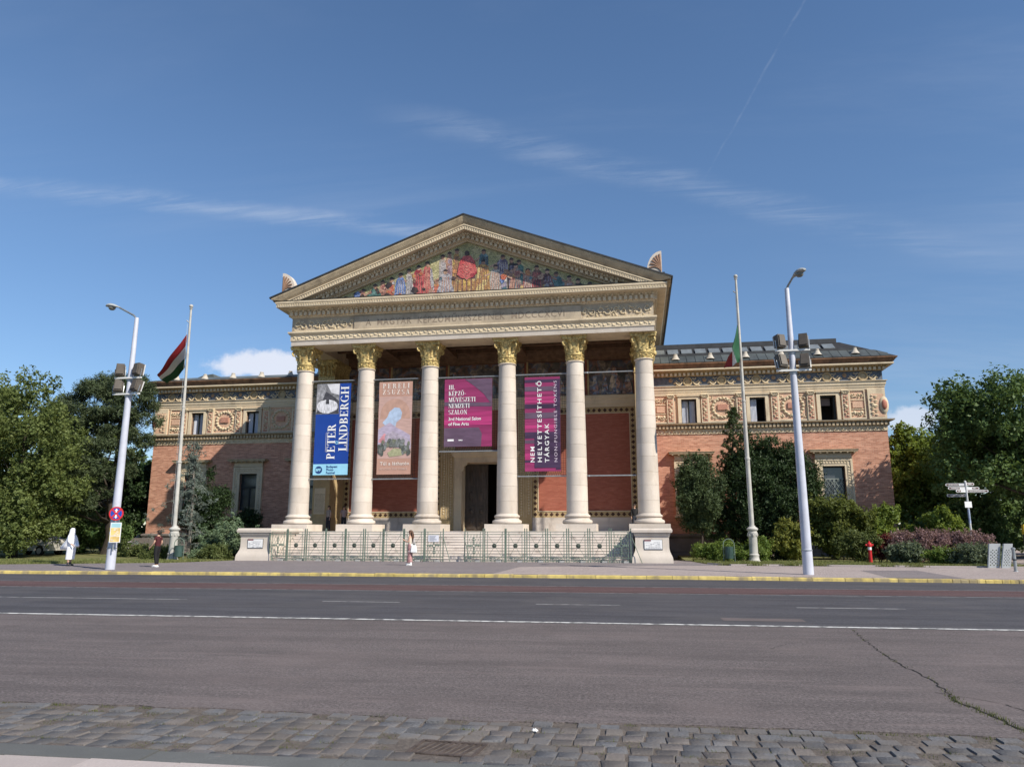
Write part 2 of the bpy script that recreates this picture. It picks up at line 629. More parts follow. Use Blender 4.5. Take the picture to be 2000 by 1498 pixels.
def brick_mat(name, c1, c2, mortar, axis='xz', bw=.30, rh=.085, stain=.4):
    m = bpy.data.materials.new(name)
    m.use_nodes = True
    t = NT(m.node_tree)
    p = t.n['Principled BSDF']
    pos = t.new('ShaderNodeNewGeometry').outputs['Position']
    sp = t.new('ShaderNodeSeparateXYZ')
    t.put(sp.inputs[0], pos)
    cb = t.new('ShaderNodeCombineXYZ')
    t.put(cb.inputs[0], t.math('ADD', sp.outputs[0], t.math('MULTIPLY', sp.outputs[1], 1.0)))
    t.put(cb.inputs[1], sp.outputs[2])
    b = t.new('ShaderNodeTexBrick')
    t.put(b.inputs['Vector'], cb.outputs[0])
    b.inputs['Color1'].default_value = (*c1, 1)
    b.inputs['Color2'].default_value = (*c2, 1)
    b.inputs['Mortar'].default_value = (*mortar, 1)
    b.inputs['Scale'].default_value = 1.0
    b.inputs['Brick Width'].default_value = bw
    b.inputs['Row Height'].default_value = rh
    b.inputs['Mortar Size'].default_value = .009
    b.inputs['Bias'].default_value = 0.0
    # courses of odd firing colour and weather stains
    st = t.noise(t.mapv(pos, (.55, .55, 7.5)), 1.6, 5, .65)
    c = t.mix(t.ramp(st, .40, .78, 0, .75), b.outputs['Color'], [x * .80 for x in c2])
    st2 = t.noise(t.mapv(pos, (1.4, 1.4, 10)), 1.3, 4, .6)
    c = t.mix(t.math('MULTIPLY', t.ramp(st2, .56, .74), .5), c, [min(1, x * 1.3) for x in c1])
    big = t.noise(pos, .45, 5, .6)
    c = t.mix(t.math('MULTIPLY', t.ramp(big, .45, .72), stain), c, [x * .62 for x in c1])
    t.put(p.inputs['Base Color'], c)
    p.inputs['Roughness'].default_value = .85
    p.inputs['Specular IOR Level'].default_value = .2
    bp = t.new('ShaderNodeBump')
    bp.inputs['Strength'].default_value = .3
    bp.inputs['Distance'].default_value = .01
    t.put(bp.inputs['Height'], b.outputs['Fac'])
    bp.invert = True
    t.put(p.inputs['Normal'], bp.outputs[0])
    return m


BRICK = brick_mat('brick_wall', (.68, .355, .245), (.40, .175, .115), (.55, .41, .32))
BRICKR = brick_mat('red_brick_panel', (.45, .155, .105), (.36, .11, .075), (.33, .15, .11), stain=.2)


def tesserae(name, cols, scale=1.3, cell=22):
    """mosaic: small stones, coloured in drifting patches"""
    m = bpy.data.materials.new(name)
    m.use_nodes = True
    t = NT(m.node_tree)
    p = t.n['Principled BSDF']
    pos = t.new('ShaderNodeNewGeometry').outputs['Position']
    v = t.new('ShaderNodeTexVoronoi')
    t.put(v.inputs['Vector'], pos)
    v.inputs['Scale'].default_value = cell
    sp = t.new('ShaderNodeSeparateColor')
    t.put(sp.inputs[0], v.outputs['Color'])
    n = t.noise(pos, scale, 3)
    c = cols[0]
    for k, cc in enumerate(cols[1:]):
        a = .38 + .22 * k / max(1, len(cols) - 1)
        c = t.mix(t.ramp(n, a, a + .07), c, cc)
    hs = t.new('ShaderNodeHueSaturation')
    t.put(hs.inputs['Color'], c)
    hs.inputs['Saturation'].default_value = .96
    t.put(hs.inputs['Value'], t.ramp(sp.outputs[0], 0, 1, .55, 1.45))
    t.put(p.inputs['Base Color'], hs.outputs[0])
    p.inputs['Roughness'].default_value = .45
    return m


# ------------------------------------------------------------------ ground
GROUND = mat('park_soil', (.10, .105, .05), .95, .3, .5, .3, 8, fine=.2)
GRASSM = mat('lawn_turf', (.16, .17, .06), .95, .3, .8, .5, 30, fine=.25, dirt=((.24, .20, .10), .7, .7, .45, .7))


def asphalt(name, col, tint, line_dark=.3):
    """worn asphalt: stone grain, tyre-polished streaks along the road, patches"""
    m = bpy.data.materials.new(name)
    m.use_nodes = True
    t = NT(m.node_tree)
    p = t.n['Principled BSDF']
    pos = t.new('ShaderNodeNewGeometry').outputs['Position']
    v = t.mapv(pos, (1, 1, 1), rot=(0, 0, R(-1.36)))
    grain = t.noise(v, 30, 4, .8)
    grain2 = t.noise(v, 11, 5, .75)
    c = t.mix(t.ramp(grain, .3, .7), [x * .35 for x in col], [x * 1.65 for x in col])
    spk = t.noise(v, 90, 2, .6)
    c = t.mix(t.ramp(spk, .62, .72, 0, .55), c, [min(1, x * 2.1) for x in col])
    c = t.mix(t.ramp(grain2, .42, .62, 0, .45), c, [x * .65 for x in col])
    streak = t.noise(t.mapv(v, (.16, 1.5, 1)), 1.0, 7, .70)
    c = t.mix(t.ramp(streak, .38, .64, 0, line_dark * 1.2), c, [x * .48 for x in col])
    streak2 = t.noise(t.mapv(v, (.30, 2.6, 1), loc=(4, 9, 0)), 1.2, 7, .7)
    c = t.mix(t.ramp(streak2, .52, .68, 0, .45), c, [x * 1.12 for x in tint])
    blot = t.noise(v, 1.7, 6, .72)
    c = t.mix(t.ramp(blot, .50, .72, 0, .5), c, [x * .6 for x in col])
    patch = t.noise(v, .35, 5, .6)
    c = t.mix(t.ramp(patch, .45, .7, 0, .45), c, tint)
    t.put(p.inputs['Base Color'], c)
    p.inputs['Roughness'].default_value = .82
    p.inputs['Specular IOR Level'].default_value = .25
    b = t.new('ShaderNodeBump')
    b.inputs['Strength'].default_value = .5
    b.inputs['Distance'].default_value = .012
    t.put(b.inputs['Height'], t.math('ADD', grain, t.math('MULTIPLY', grain2, .6)))
    t.put(p.inputs['Normal'], b.outputs[0])
    return m


ASPH_N = asphalt('asphalt_near', (.140, .120, .118), (.18, .147, .142), .34)
ASPH_F = asphalt('asphalt_lanes', (.082, .080, .090), (.105, .098, .10), .45)
PAVE = asphalt('pavement_asphalt', (.215, .19, .195), (.245, .215, .21), .15)
PAVE2 = asphalt('pavement_pale', (.36, .305, .29), (.39, .335, .315), .12)
REDLANE = asphalt('red_lane', (.12, .072, .072), (.10, .080, .084), .5)
PAINT = mat('road_paint', (.62, .62, .60), .7, .15, 3, dirt=((.10, .10, .10), .85, 5, .45, .62))
PAINTOLD = mat('road_paint_worn', (.36, .36, .36), .8, .2, 4, dirt=((.10, .098, .10), .9, 4, .42, .64))
YELLOW = mat('kerb_yellow', (.56, .44, .15), .75, .2, 4, .2, 20, rnd=.14, dirt=((.24, .20, .14), .8, 2.2, .46, .64))
COBBLE = mat('cobble_stone', (.135, .135, .142), .75, .22, 6, .35, 40, rnd=.17, fine=.25, fscale=45, dirt=((.128, .115, .107), .85, 2.6, .38, .62))
COBBLEB = mat('cobble_brown', (.165, .145, .135), .8, .22, 6, .35, 40, rnd=.12, fine=.2, fscale=45, dirt=((.128, .115, .107), .85, 2.6, .38, .62))
JOINT = mat('joint_sand', (.135, .114, .10), .95, .3, 6, .5, 30, fine=.25)
GRANITE = mat('kerb_granite', (.128, .131, .128), .8, .12, 3, .2, 60, rnd=.06, fine=.15, fscale=70)
SLAB = mat('paving_slab', (.43, .375, .355), .8, .10, 2, .2, 40, rnd=.07, fine=.10, fscale=60)
RUST = mat('rusty_iron', (.10, .078, .068), .75, .35, 8, .4, 30, metal=.3)
TUFT = leafmat('weed_blades', (.05, .075, .018), (.16, .17, .06), .3)
BLADE = leafmat('grass_blades', (.09, .13, .03), (.26, .26, .11), .35)
CRACKM = mat('crack_dirt', (.022, .02, .018), .95, .3, 8)

RA = R(1.36)          # the road runs this much out of line with the museum front


def rd(u, w):
    """road coordinates: u along the road, w across it"""
    return (u * math.cos(RA) - w * math.sin(RA), u * math.sin(RA) + w * math.cos(RA))


def sheet(name, pts, z, m, kind='structure', parent=None, thick=None):
    mb = MB()
    n = len(pts)
    if thick:
        mb.prism(pts, 'z', z - thick, z)
    else:
        mb.add([(x, y, z) for x, y in pts], [tuple(range(n))])
    o = mb.build(name, m, parent)
    if parent is None:
        o['kind'] = kind
    return o


def road_strip(u0, u1, w0, w1, k=1):
    us = [u0 + (u1 - u0) * i / k for i in range(k + 1)]
    return [rd(u, w0) for u in us] + [rd(u, w1) for u in us[::-1]]


KERB = [(-120, 24.2), (-60, 27.1), (-26.8, 28.57), (-14, 29.15), (-4.9, 29.33), (4, 29.2), (12.9, 28.85), (40, 27.9), (120, 24.5)]


def kerb_y(x):
    for (a, b), (c, d) in zip(KERB, KERB[1:]):
        if a <= x <= c:
            return b + (d - b) * (x - a) / (c - a)
    return KERB[-1][1]


# one sheet to the horizon, under everything
sheet('ground', [(-900, -300), (900, -300), (900, 1500), (-900, 1500)], -.09, GROUND)

ASPN_F = 15.10
road = sheet('road', [rd(-140, 15.1), rd(140, 15.1)] + [(x, y + .02) for x, y in KERB[::-1]], 0.0, ASPH_F)
# the nearer half is an older, paler surface with a ragged edge along the cobbles
random.seed(3)
edge = []
u = -45.0
while u < 45:
    edge.append(rd(u, 7.47 + .05 * math.sin(u * .9) + random.uniform(-.035, .035)))
    u += .22
sheet('near_carriageway', edge + [rd(60, 7.4), rd(140, 7.4), rd(140, 15.096), rd(-140, 15.096), rd(-140, 7.4), rd(-60, 7.4)], .002, ASPH_N, thick=.05)
# red bus lane and painted lines
sheet('bus_lane', road_strip(-90, 4.5, 22.62, 25.0, 6), .004, REDLANE, parent=road)
sheet('bus_lane', road_strip(4.5, 90, 22.75, 24.9, 6), .0045, REDLANE, parent=road)
sheet('edge_line', road_strip(-90, 90, 15.14, 15.29), .006, PAINT, parent=road)
for a, b in ((-40, -33.5), (-29, -23.4), (-17.9, -11.35), (-7.6, -5.55), (-2.1, -.05), (4.05, 6.45), (10.5, 14), (18, 22)):
    sheet('lane_dash', road_strip(a, b, 18.86, 18.97), .004, PAINTOLD, parent=road)
sheet('lane_edge', road_strip(-90, 90, 22.46, 22.54), .0042, PAINTOLD, parent=road)
sheet('lane_edge', road_strip(-90, 90, 25.05, 25.12), .0042, PAINTOLD, parent=road)
# asphalt repair by the white line
sheet('asphalt_patch', [rd(2.0, 16.0), rd(3.6, 16.0), rd(3.6, 16.5), rd(2.0, 16.5)], .004, ASPH_N, parent=road)

# the long crack across the near carriageway, with its branches
cr = MB()
def crack(pts, w0, w1, seed):
    rr = random.Random(seed)
    P = []
    for (a, b), (c, d) in zip(pts, pts[1:]):
        k = max(2, int(math.hypot(c - a, d - b) / .09))
        for i in range(k):
            t = i / k
            P.append((a + (c - a) * t + rr.uniform(-.03, .03), b + (d - b) * t + rr.uniform(-.02, .02)))
    P.append(pts[-1])
    n = len(P)
    for i in range(n - 1):
        wa = (w0 + (w1 - w0) * i / n) * rr.uniform(.35, 1.1)
        wb = (w0 + (w1 - w0) * (i + 1) / n) * rr.uniform(.35, 1.1)
        (a, b), (c, d) = P[i], P[i + 1]
        cr.add([(a - wa, b, .0065), (a + wa, b, .0065), (c + wb, d, .0065), (c - wb, d, .0065)], [(0, 1, 2, 3)])
    return P
CR = crack([(3.78, 15.0), (3.52, 12.91), (3.39, 11.15), (3.42, 10.11), (3.24, 8.97), (3.32, 8.5), (3.36, 7.6)], .006, .017, 1)
crack([(3.6, 13.6), (4.6, 12.9), (5.2, 12.75)], .007, .003, 2)
crack([(3.42, 10.1), (4.4, 10.15), (6.5, 10.3)], .006, .004, 4)
crack([(3.42, 10.1), (1.9, 10.15), (.4, 10.2)], .006, .002, 6)
crack([(2.5, 13.2), (1.9, 12.4), (2.4, 12.1), (3.3, 12.3)], .005, .004, 7)
crack([(3.2, 9.4), (3.7, 8.9), (3.75, 8.5)], .009, .006, 8)
rr_ = random.Random(77)
for q in range(16):
    x_, y_ = rr_.uniform(-6, 8), rr_.uniform(8.5, 14.8)
    d_ = rr_.choice((-1, 1)) * rr_.uniform(.6, 2.2)
    crack([(x_, y_), (x_ + d_ * .5, y_ + rr_.uniform(-.12, .16)), (x_ + d_, y_ + rr_.uniform(-.2, .3))], .004, .002, 100 + q)
for q in range(12):
    x_, y_ = rr_.uniform(-18, 12), rr_.uniform(15.6, 27)
    d_ = rr_.uniform(1.5, 5)
    crack([(x_, y_), (x_ + d_ * .5, y_ + rr_.uniform(-.2, .3)), (x_ + d_, y_ + rr_.uniform(-.3, .5))], .012, .006, 140 + q)
crack([(-20, 21.0), (-8, 21.5), (0, 21.8), (12, 22.0)], .014, .012, 170)
cr.build('road_crack', CRACKM, road, kind='stuff')

# ---- far kerb: yellow stones
kerb = MB()
kerb.add([(x, y + .18, .10) for x, y in KERB] + [(x, y + .20, .06) for x, y in KERB], [(i, i + 1, i + 1 + len(KERB), i + len(KERB)) for i in range(len(KERB) - 1)])
kerb = kerb.build('kerb', JOINT, None, kind='structure')
random.seed(11)
x = -48.0
stone_meshes = {}
for L in (.26, .80, .95, 1.12):
    b = MB()
    b.prism([(-.012, -.02), (-.002, .10), (.018, .118), (.20, .122), (.20, -.02)], 'x', .008, L - .008)
    stone_meshes[L] = b.mesh('kerb_stone', YELLOW)
while x < 34:
    L = .26 if 10.2 < x < 13.4 else random.choice((.80, .95, .95, 1.12))
    a = math.atan2(kerb_y(x + L) - kerb_y(x), L)
    put('kerb_stone', stone_meshes[L], kerb, (x, kerb_y(x) + random.uniform(-.012, .012), random.uniform(-.008, .006)), (random.uniform(-.015, .015), random.uniform(-.006, .006), a))
    x += L

# ---- far pavement
pave_edge_back = [(130, 40.0), (18.0, 38.4), (12.6, 38.62), (8.57, 39.0), (4.4, 38.87), (3.4, 40.4), (2.6, 45), (-23.2, 45), (-23.2, 40.6), (-24.7, 37.3), (-27.7, 36.1), (-32, 34.1), (-60, 32.5), (-130, 30)]
sheet('pavement', [(x, y + .19) for x, y in KERB] + pave_edge_back, .120, PAVE, thick=.1)
pale = [(-5.72, 29.55), (-5.57, 35.6), (-4.6, 36.1), (3.2, 38.4), (18, 38.2), (40, 38.4), (40, 28.15), (12.9, 29.1), (4, 29.45)]
sheet('pavement_pale', pale, .124, PAVE2)
sheet('pavement_patch', [(9.27, 34.7), (8.79, 29.25), (11.3, 29.2), (11.64, 35.1)], .128, PAVE)

# ---- verges
vl = [(-130, 30.02), (-60, 32.52), (-32, 34.12), (-27.7, 36.12), (-24.7, 37.32), (-23.22, 40.6), (-23.22, 60), (-130, 60)]
sheet('lawn_left', vl, .128, GRASSM, thick=.2)
vr = [(3.42, 40.42), (4.42, 38.9), (8.57, 39.03), (12.6, 38.66), (18, 38.45), (18, 62), (2.62, 62), (2.62, 45)]
sheet('lawn_right', vr, .128, GRASSM, thick=.2)
sheet('side_path', [(18, 38.43), (130, 40.0), (130, 75), (18, 75)], .110, PAVE2)
edging = MB()
vp = [(3.42, 40.42), (4.42, 38.9), (8.57, 39.03), (12.6, 38.66), (18, 38.45)]
for (a, b), (c, d) in zip(vp, vp[1:]):
    edging.prism([(a, b - .10), (c, d - .10), (c, d + .02), (a, b + .02)], 'z', .05, .185)
edging.build('verge_edging', SLAB, None, kind='structure')


def blades(name, pts, h, w, m, seed, kind='stuff', parent=None, z=.12):
    """many thin blades, each bent a little"""
    rr = np.random.default_rng(seed)
    P = np.array(pts, float)
    n = len(P)
    a = rr.uniform(0, 2 * PI, n)
    hh = h * rr.uniform(.4, 1.3, n)
    lean = rr.uniform(-.6, .6, (n, 2)) * hh[:, None]
    dx = np.cos(a) * w * .5
    dy = np.sin(a) * w * .5
    zz = P[:, 2] if P.shape[1] > 2 else np.full(n, z)
    v = np.empty((n, 3, 3))
    v[:, 0] = np.c_[P[:, 0] - dx, P[:, 1] - dy, zz]
    v[:, 1] = np.c_[P[:, 0] + dx, P[:, 1] + dy, zz]
    v[:, 2] = np.c_[P[:, 0] + lean[:, 0], P[:, 1] + lean[:, 1], zz + hh]
    me = bpy.data.meshes.new(name)
    me.vertices.add(n * 3)
    me.vertices.foreach_set('co', v.reshape(-1))
    me.loops.add(n * 3)
    me.loops.foreach_set('vertex_index', np.arange(n * 3, dtype=np.int32))
    me.polygons.add(n)
    me.polygons.foreach_set('loop_start', np.arange(0, n * 3, 3, dtype=np.int32))
    me.materials.append(m)
    me.update(calc_edges=True)
    return put(name, me, parent, kind=kind)


rg = np.random.default_rng(5)
gl = []
for k in range(26000):
    x = rg.uniform(-46, -23.4)
    base = np.interp(x, [-60, -32, -27.7, -24.7, -23.2], [32.5, 34.1, 36.1, 37.3, 40.6])
    gl.append((x, base + abs(rg.normal(0, 2.4)) - .1, .12))
tag(blades('grass', gl, .11, .05, BLADE, 1), 'dry sunlit grass strip behind the pavement beside the white-robed walker', 'grass')
gl = []
for k in range(26000):
    x = rg.uniform(3.0, 18)
    base = np.interp(x, [2.6, 3.4, 4.4, 8.57, 12.6, 18], [45, 40.4, 38.9, 39.0, 38.66, 38.4])
    gl.append((x, base + abs(rg.normal(0, 2.0)), .12))
for cx in (8.6, 11.5, 12.8, 4.3, 5.7, 7.2):
    for k in range(160):
        gl.append((cx + rg.normal(0, .22), np.interp(cx, [3.4, 4.4, 8.57, 12.6, 18], [40.4, 38.9, 39.0, 38.66, 38.4]) - .1 + rg.normal(0, .05), .12))
tag(blades('grass', gl, .12, .05, BLADE, 2), 'green grass strip around the flagpole foot and the red hydrant', 'grass')

# ---- near edge: cobbled gutter, granite kerb, paving slabs
gut = sheet('cobbled_gutter', road_strip(-45, 45, 5.6, 7.6, 1), -.011, JOINT)
near_kerb = sheet('near_kerb', road_strip(-45, 45, 5.72, 6.02), -.022, JOINT)
near_pave = sheet('near_pavement', road_strip(-45, 45, -60, 5.75), -.011, JOINT)
random.seed(21)
cob_meshes = []
for k in range(10):
    # pillow-topped setts, none of them square
    b = MB()
    hx, hy = random.uniform(.080, .096), random.uniform(.080, .094)
    j = lambda s: random.uniform(-s, s)
    lo = [(-hx + j(.012), -hy + j(.012)), (hx + j(.012), -hy + j(.012)), (hx + j(.012), hy + j(.012)), (-hx + j(.012), hy + j(.012))]
    t = random.uniform(-.004, .004)
    vs = [(x, y, -.07) for x, y in lo] + [(x * .98, y * .98, -.008 + t) for x, y in lo] + [(x * .90, y * .90, t + j(.003)) for x, y in lo]
    fs = [(i, (i + 1) % 4, (i + 1) % 4 + 4, i + 4) for i in range(4)] + [(i + 4, (i + 1) % 4 + 4, (i + 1) % 4 + 8, i + 8) for i in range(4)] + [(8, 9, 10, 11)]
    b.add(vs, fs)
    cob_meshes.append(b.mesh('cobblestone', COBBLEB if k in (2, 6, 8) else COBBLE, 50))
cobs = []
row = 0
w = 7.36
while w > 6.02 - .08:
    u = -9.0 + random.uniform(0, .2)
    while u < 7.0:
        L = random.uniform(.165, .215)
        cx, cy = rd(u + L / 2, w + random.uniform(-.022, .022))
        # below the frame edge on the right the gutter runs on under the camera
        cobs.append((cx, cy, L))
        u += L
    w -= .188
GR = (-1.62, 6.45)


def in_view(x, y):
    d = y * math.cos(R(9.473)) - x * math.sin(R(9.473))
    s = x * math.cos(R(9.473)) + y * math.sin(R(9.473))
    return abs(s / d) < .705 and y > 5.75


cobs = [c for c in cobs if not (abs(c[0] - GR[0] - (c[1] - GR[1]) * .2) < .40 and abs(c[1] - GR[1]) < .26)]
# some setts are gone and the holes filled with sand and weeds
gone = [c for c in cobs if random.random() < .085]
cobs = [c for c in cobs if c not in gone]
near = sorted(cobs, key=lambda c: (not in_view(c[0], c[1]), c[1]))
for k, (cx, cy, L) in enumerate(near[:300]):
    put('cobblestone', random.choice(cob_meshes), gut, (cx, cy, random.choice((-.006, -.003, -.001, 0, 0, .002))), (random.gauss(0, .012), random.gauss(0, .012), RA + random.gauss(0, .03)))
rest = MB()
rr = random.Random(5)
for cx, cy, L in near[300:]:
    hx, hy, t = .094, .085, rr.uniform(-.02, .012)
    rest.add([(cx - hx, cy - hy, -.07), (cx + hx, cy - hy, -.07), (cx + hx, cy + hy, -.07), (cx - hx, cy + hy, -.07),
              (cx - hx * .9, cy - hy * .9, t), (cx + hx * .9, cy - hy * .9, t), (cx + hx * .9, cy + hy * .9, t), (cx - hx * .9, cy + hy * .9, t)],
             [(0, 1, 5, 4), (1, 2, 6, 5), (2, 3, 7, 6), (3, 0, 4, 7), (4, 5, 6, 7)])
rest.build('cobblestones', COBBLE, gut, kind='stuff')

# granite kerb stones, flush with the gutter, then pale slabs; on the right both swing away under the camera
b = MB()
b.prism([(-.14, -.06), (.14, -.06), (.145, .0), (.135, .012), (-.14, .012), (-.145, .0)], 'x', .006, 1.594)
ks = b.mesh('kerb_stone', GRANITE)
u = -10.15
while u < 7:
    cx, cy = rd(u, 5.90)
    put('kerb_stone', ks, near_kerb, (cx, cy, random.uniform(-.006, .004)), (0, 0, RA))
    u += 1.6
for wi, (w0, w1) in enumerate(((5.34, 5.735), (4.9, 5.33), (4.4, 4.89))):
    u = -9 + wi * .31
    while u < 6:
        L = random.choice((.56, .62, .75))
        m = MB()
        m.box(.006, L - .006, .006 - 0, w1 - w0 - .006, -.04, 0.02)
        x0, y0 = rd(u, w0)
        put('paving_slab', m.mesh('paving_slab', SLAB), near_pave, (x0, y0, random.uniform(-.004, .004)), (random.gauss(0, .004), random.gauss(0, .004), RA))
        u += L

# iron drain grate in the gutter
g = thing('drain_grate', 'rusty iron drain grate with slanted bars set in the cobbled gutter', 'drain grate', (GR[0], GR[1], -.006), RA - .12)
b = MB()
b.box(-.29, .29, -.20, -.165, -.06, .006).box(-.29, .29, .165, .20, -.06, .006).box(-.29, -.26, -.165, .165, -.06, .006).box(.26, .29, -.165, .165, -.06, .006)
b.build('rim', RUST, g)
bar = MB()
bar.prism([(-.03, -.166), (-.004, -.166), (.06, .166), (.034, .166)], 'z', -.03, .002)
barm = bar.mesh('bar', RUST)
for k in range(8):
    put('bar', barm, g, (-.225 + k * .058, 0, 0))
b = MB()
b.box(-.26, .26, -.165, .165, -.015, -.0145)
b.build('pit_shade', BLACK, g)  # flat black sheet stands in for the shade below the bars

# weeds in the joints, in the holes and along the crack
pts = []
rg = np.random.default_rng(9)
for (cx, cy, L) in gone:
    for k in range(60):
        pts.append((cx + rg.normal(0, .05), cy + rg.normal(0, .04), -.03))
for k in range(190):
    cx, cy = rd(rg.uniform(-8, 5), rg.choice([7.45, 7.45, 7.45, 7.27, 7.08, 6.9, 6.7, 6.5, 6.3, 6.05]))
    s = rg.uniform(.02, .06)
    for q in range(int(rg.uniform(8, 40))):
        pts.append((cx + rg.normal(0, s * 1.6), cy + rg.normal(0, .018), -.02))
for k, (a, b_) in enumerate(CR):
    if 8.0 < b_ < 9.6 or b_ < 7.9 or rg.random() < .12:
        for q in range(26 if b_ < 9.2 else 8):
            pts.append((a + rg.normal(0, .035), b_ + rg.normal(0, .03), 0))
tag(blades('weeds', pts, .032, .008, TUFT, 3), 'small weeds growing in the cobble joints and along the road crack', 'weeds')

# a crumpled scrap of paper and a few pale pebbles on the setts
b = MB()
rr = random.Random(4)
b.ell((0, 0, .02), (.030, .024, .018), 7, 4)
b.v = [(x + rr.uniform(-.01, .01), y + rr.uniform(-.01, .01), max(.0005, z * .8 + rr.uniform(-.008, .008))) for x, y, z in b.v]
tag(b.build('paper_scrap', WHITEP, None, (-.97, 7.05, .0)), 'crumpled white scrap of paper lying on the cobbles', 'litter')

# ================================================================== the museum
XC = -10.65
museum = thing('museum_building', 'brick museum with a cream six-column temple portico, gilded capitals and a mosaic gable', 'museum', (XC, 45.5, 0))
BO = (0, 45.5, 0)


def B():
    return MB(BO)


def part(mb, name, m, parent=None, smooth=None, **k):
    return mb.build(name, m, parent or museum, smooth=smooth, **k)


# ---- floor, steps, pedestals
part(B().box(-12.28, 12.28, 45.02, 52.6, -.1, 1.775), 'portico_floor', STEP)
for i in range(11):
    z0 = .12 + i * .1505
    y0 = 41.32 + i * .335
    b = B().prism([(y0, z0 - .03), (y0 + .01, z0 + .13), (y0 - .025, z0 + .14), (y0 - .02, z0 + .1505), (y0 + .40, z0 + .1505), (y0 + .40, z0 - .03)], 'x', -10.34, 10.34)
    part(b, 'step', STEP)
for s in (-1, 1):
    x0, x1 = (10.45, 12.22) if s > 0 else (-12.22, -10.45)
    b = B().rloft(x0, x1, 41.1, 45.0, [(.05, .19), (.30, .18), (.42, .16), (.55, .10), (.72, .03), (.9, 0), (1.46, 0), (1.48, .03), (1.55, .03), (1.56, .06), (1.68, .08), (1.70, .17), (1.80, .19), (1.84, .19), (1.90, .14), (1.95, .14)])
    ped = part(b, 'pedestal', LIME, smooth=25)
    b = B()
    n = 22
    for i in range(n):
        xx = x0 - .03 + (x1 - x0 + .06) * (i + .5) / n
        b.prism([(xx - .038, 1.575), (xx + .022, 1.575), (xx + .038, 1.665), (xx - .022, 1.665)], 'y', 41.0, 41.08)
    part(b, 'rope_moulding', LIME, ped, kind='stuff')
    cx = (x0 + x1) / 2 + .06
    b = B().box(cx - .48, cx + .48, 41.06, 41.098, .80, 1.34)
    pl = part(b, 'notice_plate', mat('plate_frame', (.10, .10, .10), .5, .1), ped)
    part(B().box(cx - .46, cx + .46, 41.050, 41.058, .82, 1.32), 'paper', WHITEP, ped)
    dk = mat('plate_print', (.22, .23, .26), .7, .1)
    b = B().box(cx - .46, cx - .12, 41.044, 41.048, 1.25, 1.315)
    part(b, 'plate_header', mat('plate_red', (.20, .05, .06), .6, .1), ped)
    b = B()
    rr = random.Random(s + 3)
    for r_ in range(5):
        zz = 1.17 - r_ * .075
        xx = cx - .40
        while xx < cx + .36:
            L = rr.uniform(.04, .14)
            if rr.random() < .8:
                b.box(xx, min(xx + L, cx + .40), 41.044, 41.048, zz, zz + .018)
            xx += L + .025
    b.box(cx - .46, cx + .46, 41.044, 41.048, .825, .85)
    part(b, 'plate_text', dk, ped)

# ---- columns
CX = (-11.31, -6.97, -2.58, 2.58, 6.97, 11.31)
def shaft_r(z):
    t = (z - 2.86) / (12.3 - 2.86)
    return .66 - .125 * (t ** 1.5)
heights = [.72, .93, .78, .95, .80, .92, .78, .95, .80, .92, .89]
k = 9.44 / sum(heights)
heights = [h * k for h in heights]
drums = []
z = 2.86
for h in heights:
    prof = [(shaft_r(z) - .014, z + .001), (shaft_r(z), z + .014)]
    for q in range(1, 4):
        prof.append((shaft_r(z + h * q / 4), z + h * q / 4))
    prof += [(shaft_r(z + h), z + h - .014), (shaft_r(z + h) - .014, z + h - .001)]
    mb = MB()
    mb.lathe(prof, 40)
    drums.append((z, mb.mesh('drum', LIME, 30)))
    z += h
base = MB()
base.rloft(-1.2, 1.2, -1.2, 1.2, [(1.775, 0), (2.2, 0)])
prof = [(.90, 2.2)]
for q in range(9):
    a = -PI / 2 + PI * q / 8
    prof.append((.80 + .125 * math.cos(a), 2.33 + .13 * math.sin(a)))
prof += [(.79, 2.46), (.775, 2.49), (.745, 2.53), (.74, 2.56), (.755, 2.585), (.78, 2.59)]
for q in range(7):
    a = -PI / 2 + PI * q / 6
    prof.append((.715 + .085 * math.cos(a), 2.675 + .085 * math.sin(a)))
prof += [(.71, 2.76), (.70, 2.78), (.675, 2.815), (.665, 2.862)]
base.lathe(prof, 40)
base_me = base.mesh('column', LIME, 28)
neck = MB()
neck.lathe([(.53, 12.28), (.585, 12.30), (.605, 12.33), (.585, 12.36), (.53, 12.38)], 40)
neck_me = neck.mesh('astragal', LIME, 40)


def leaf_strip(b, a, r0, z0, h, w, curl, n=5):
    """one upright acanthus leaf standing off the bell and curling over at the tip"""
    ca, sa = math.cos(a), math.sin(a)
    P = []
    for i in range(n + 1):
        t = i / n
        rr = r0 + .03 + curl * t ** 3
        zz = z0 + h * (t - .32 * max(0, t - .75) ** 1 * 2.2)
        ww = w * (.8 + .5 * t - 1.15 * t ** 3)
        P.append((rr, zz, ww))
    vs = []
    for rr, zz, ww in P:
        for q, bulge in ((-1, -.03), (-.5, .01), (0, .045), (.5, .01), (1, -.03)):
            r2 = rr + bulge
            tx = q * ww * .5
            vs.append((r2 * ca - tx * sa, r2 * sa + tx * ca, zz))
    fs = [(j * 5 + q, j * 5 + q + 1, j * 5 + 6 + q, j * 5 + 5 + q) for j in range(n) for q in range(4)]
    b.add(vs, fs)


def spiral(b, a, r_out, zc, rad, turns, th, start):
    """volute in the vertical plane through direction a"""
    ca, sa = math.cos(a), math.sin(a)
    pts, rs = [], []
    for r_, z_ in start:
        pts.append((r_ * ca, r_ * sa, z_))
        rs.append(th * .8)
    n = 20
    for i in range(n + 1):
        t = i / n
        ang = PI * .62 - t * turns * 2 * PI
        rr = rad * (1 - .82 * t)
        r_ = r_out + rr * math.cos(ang)
        pts.append((r_ * ca, r_ * sa, zc + rr * math.sin(ang)))
        rs.append(th * (1 - .35 * t))
    b.tube(pts, rs, 7)


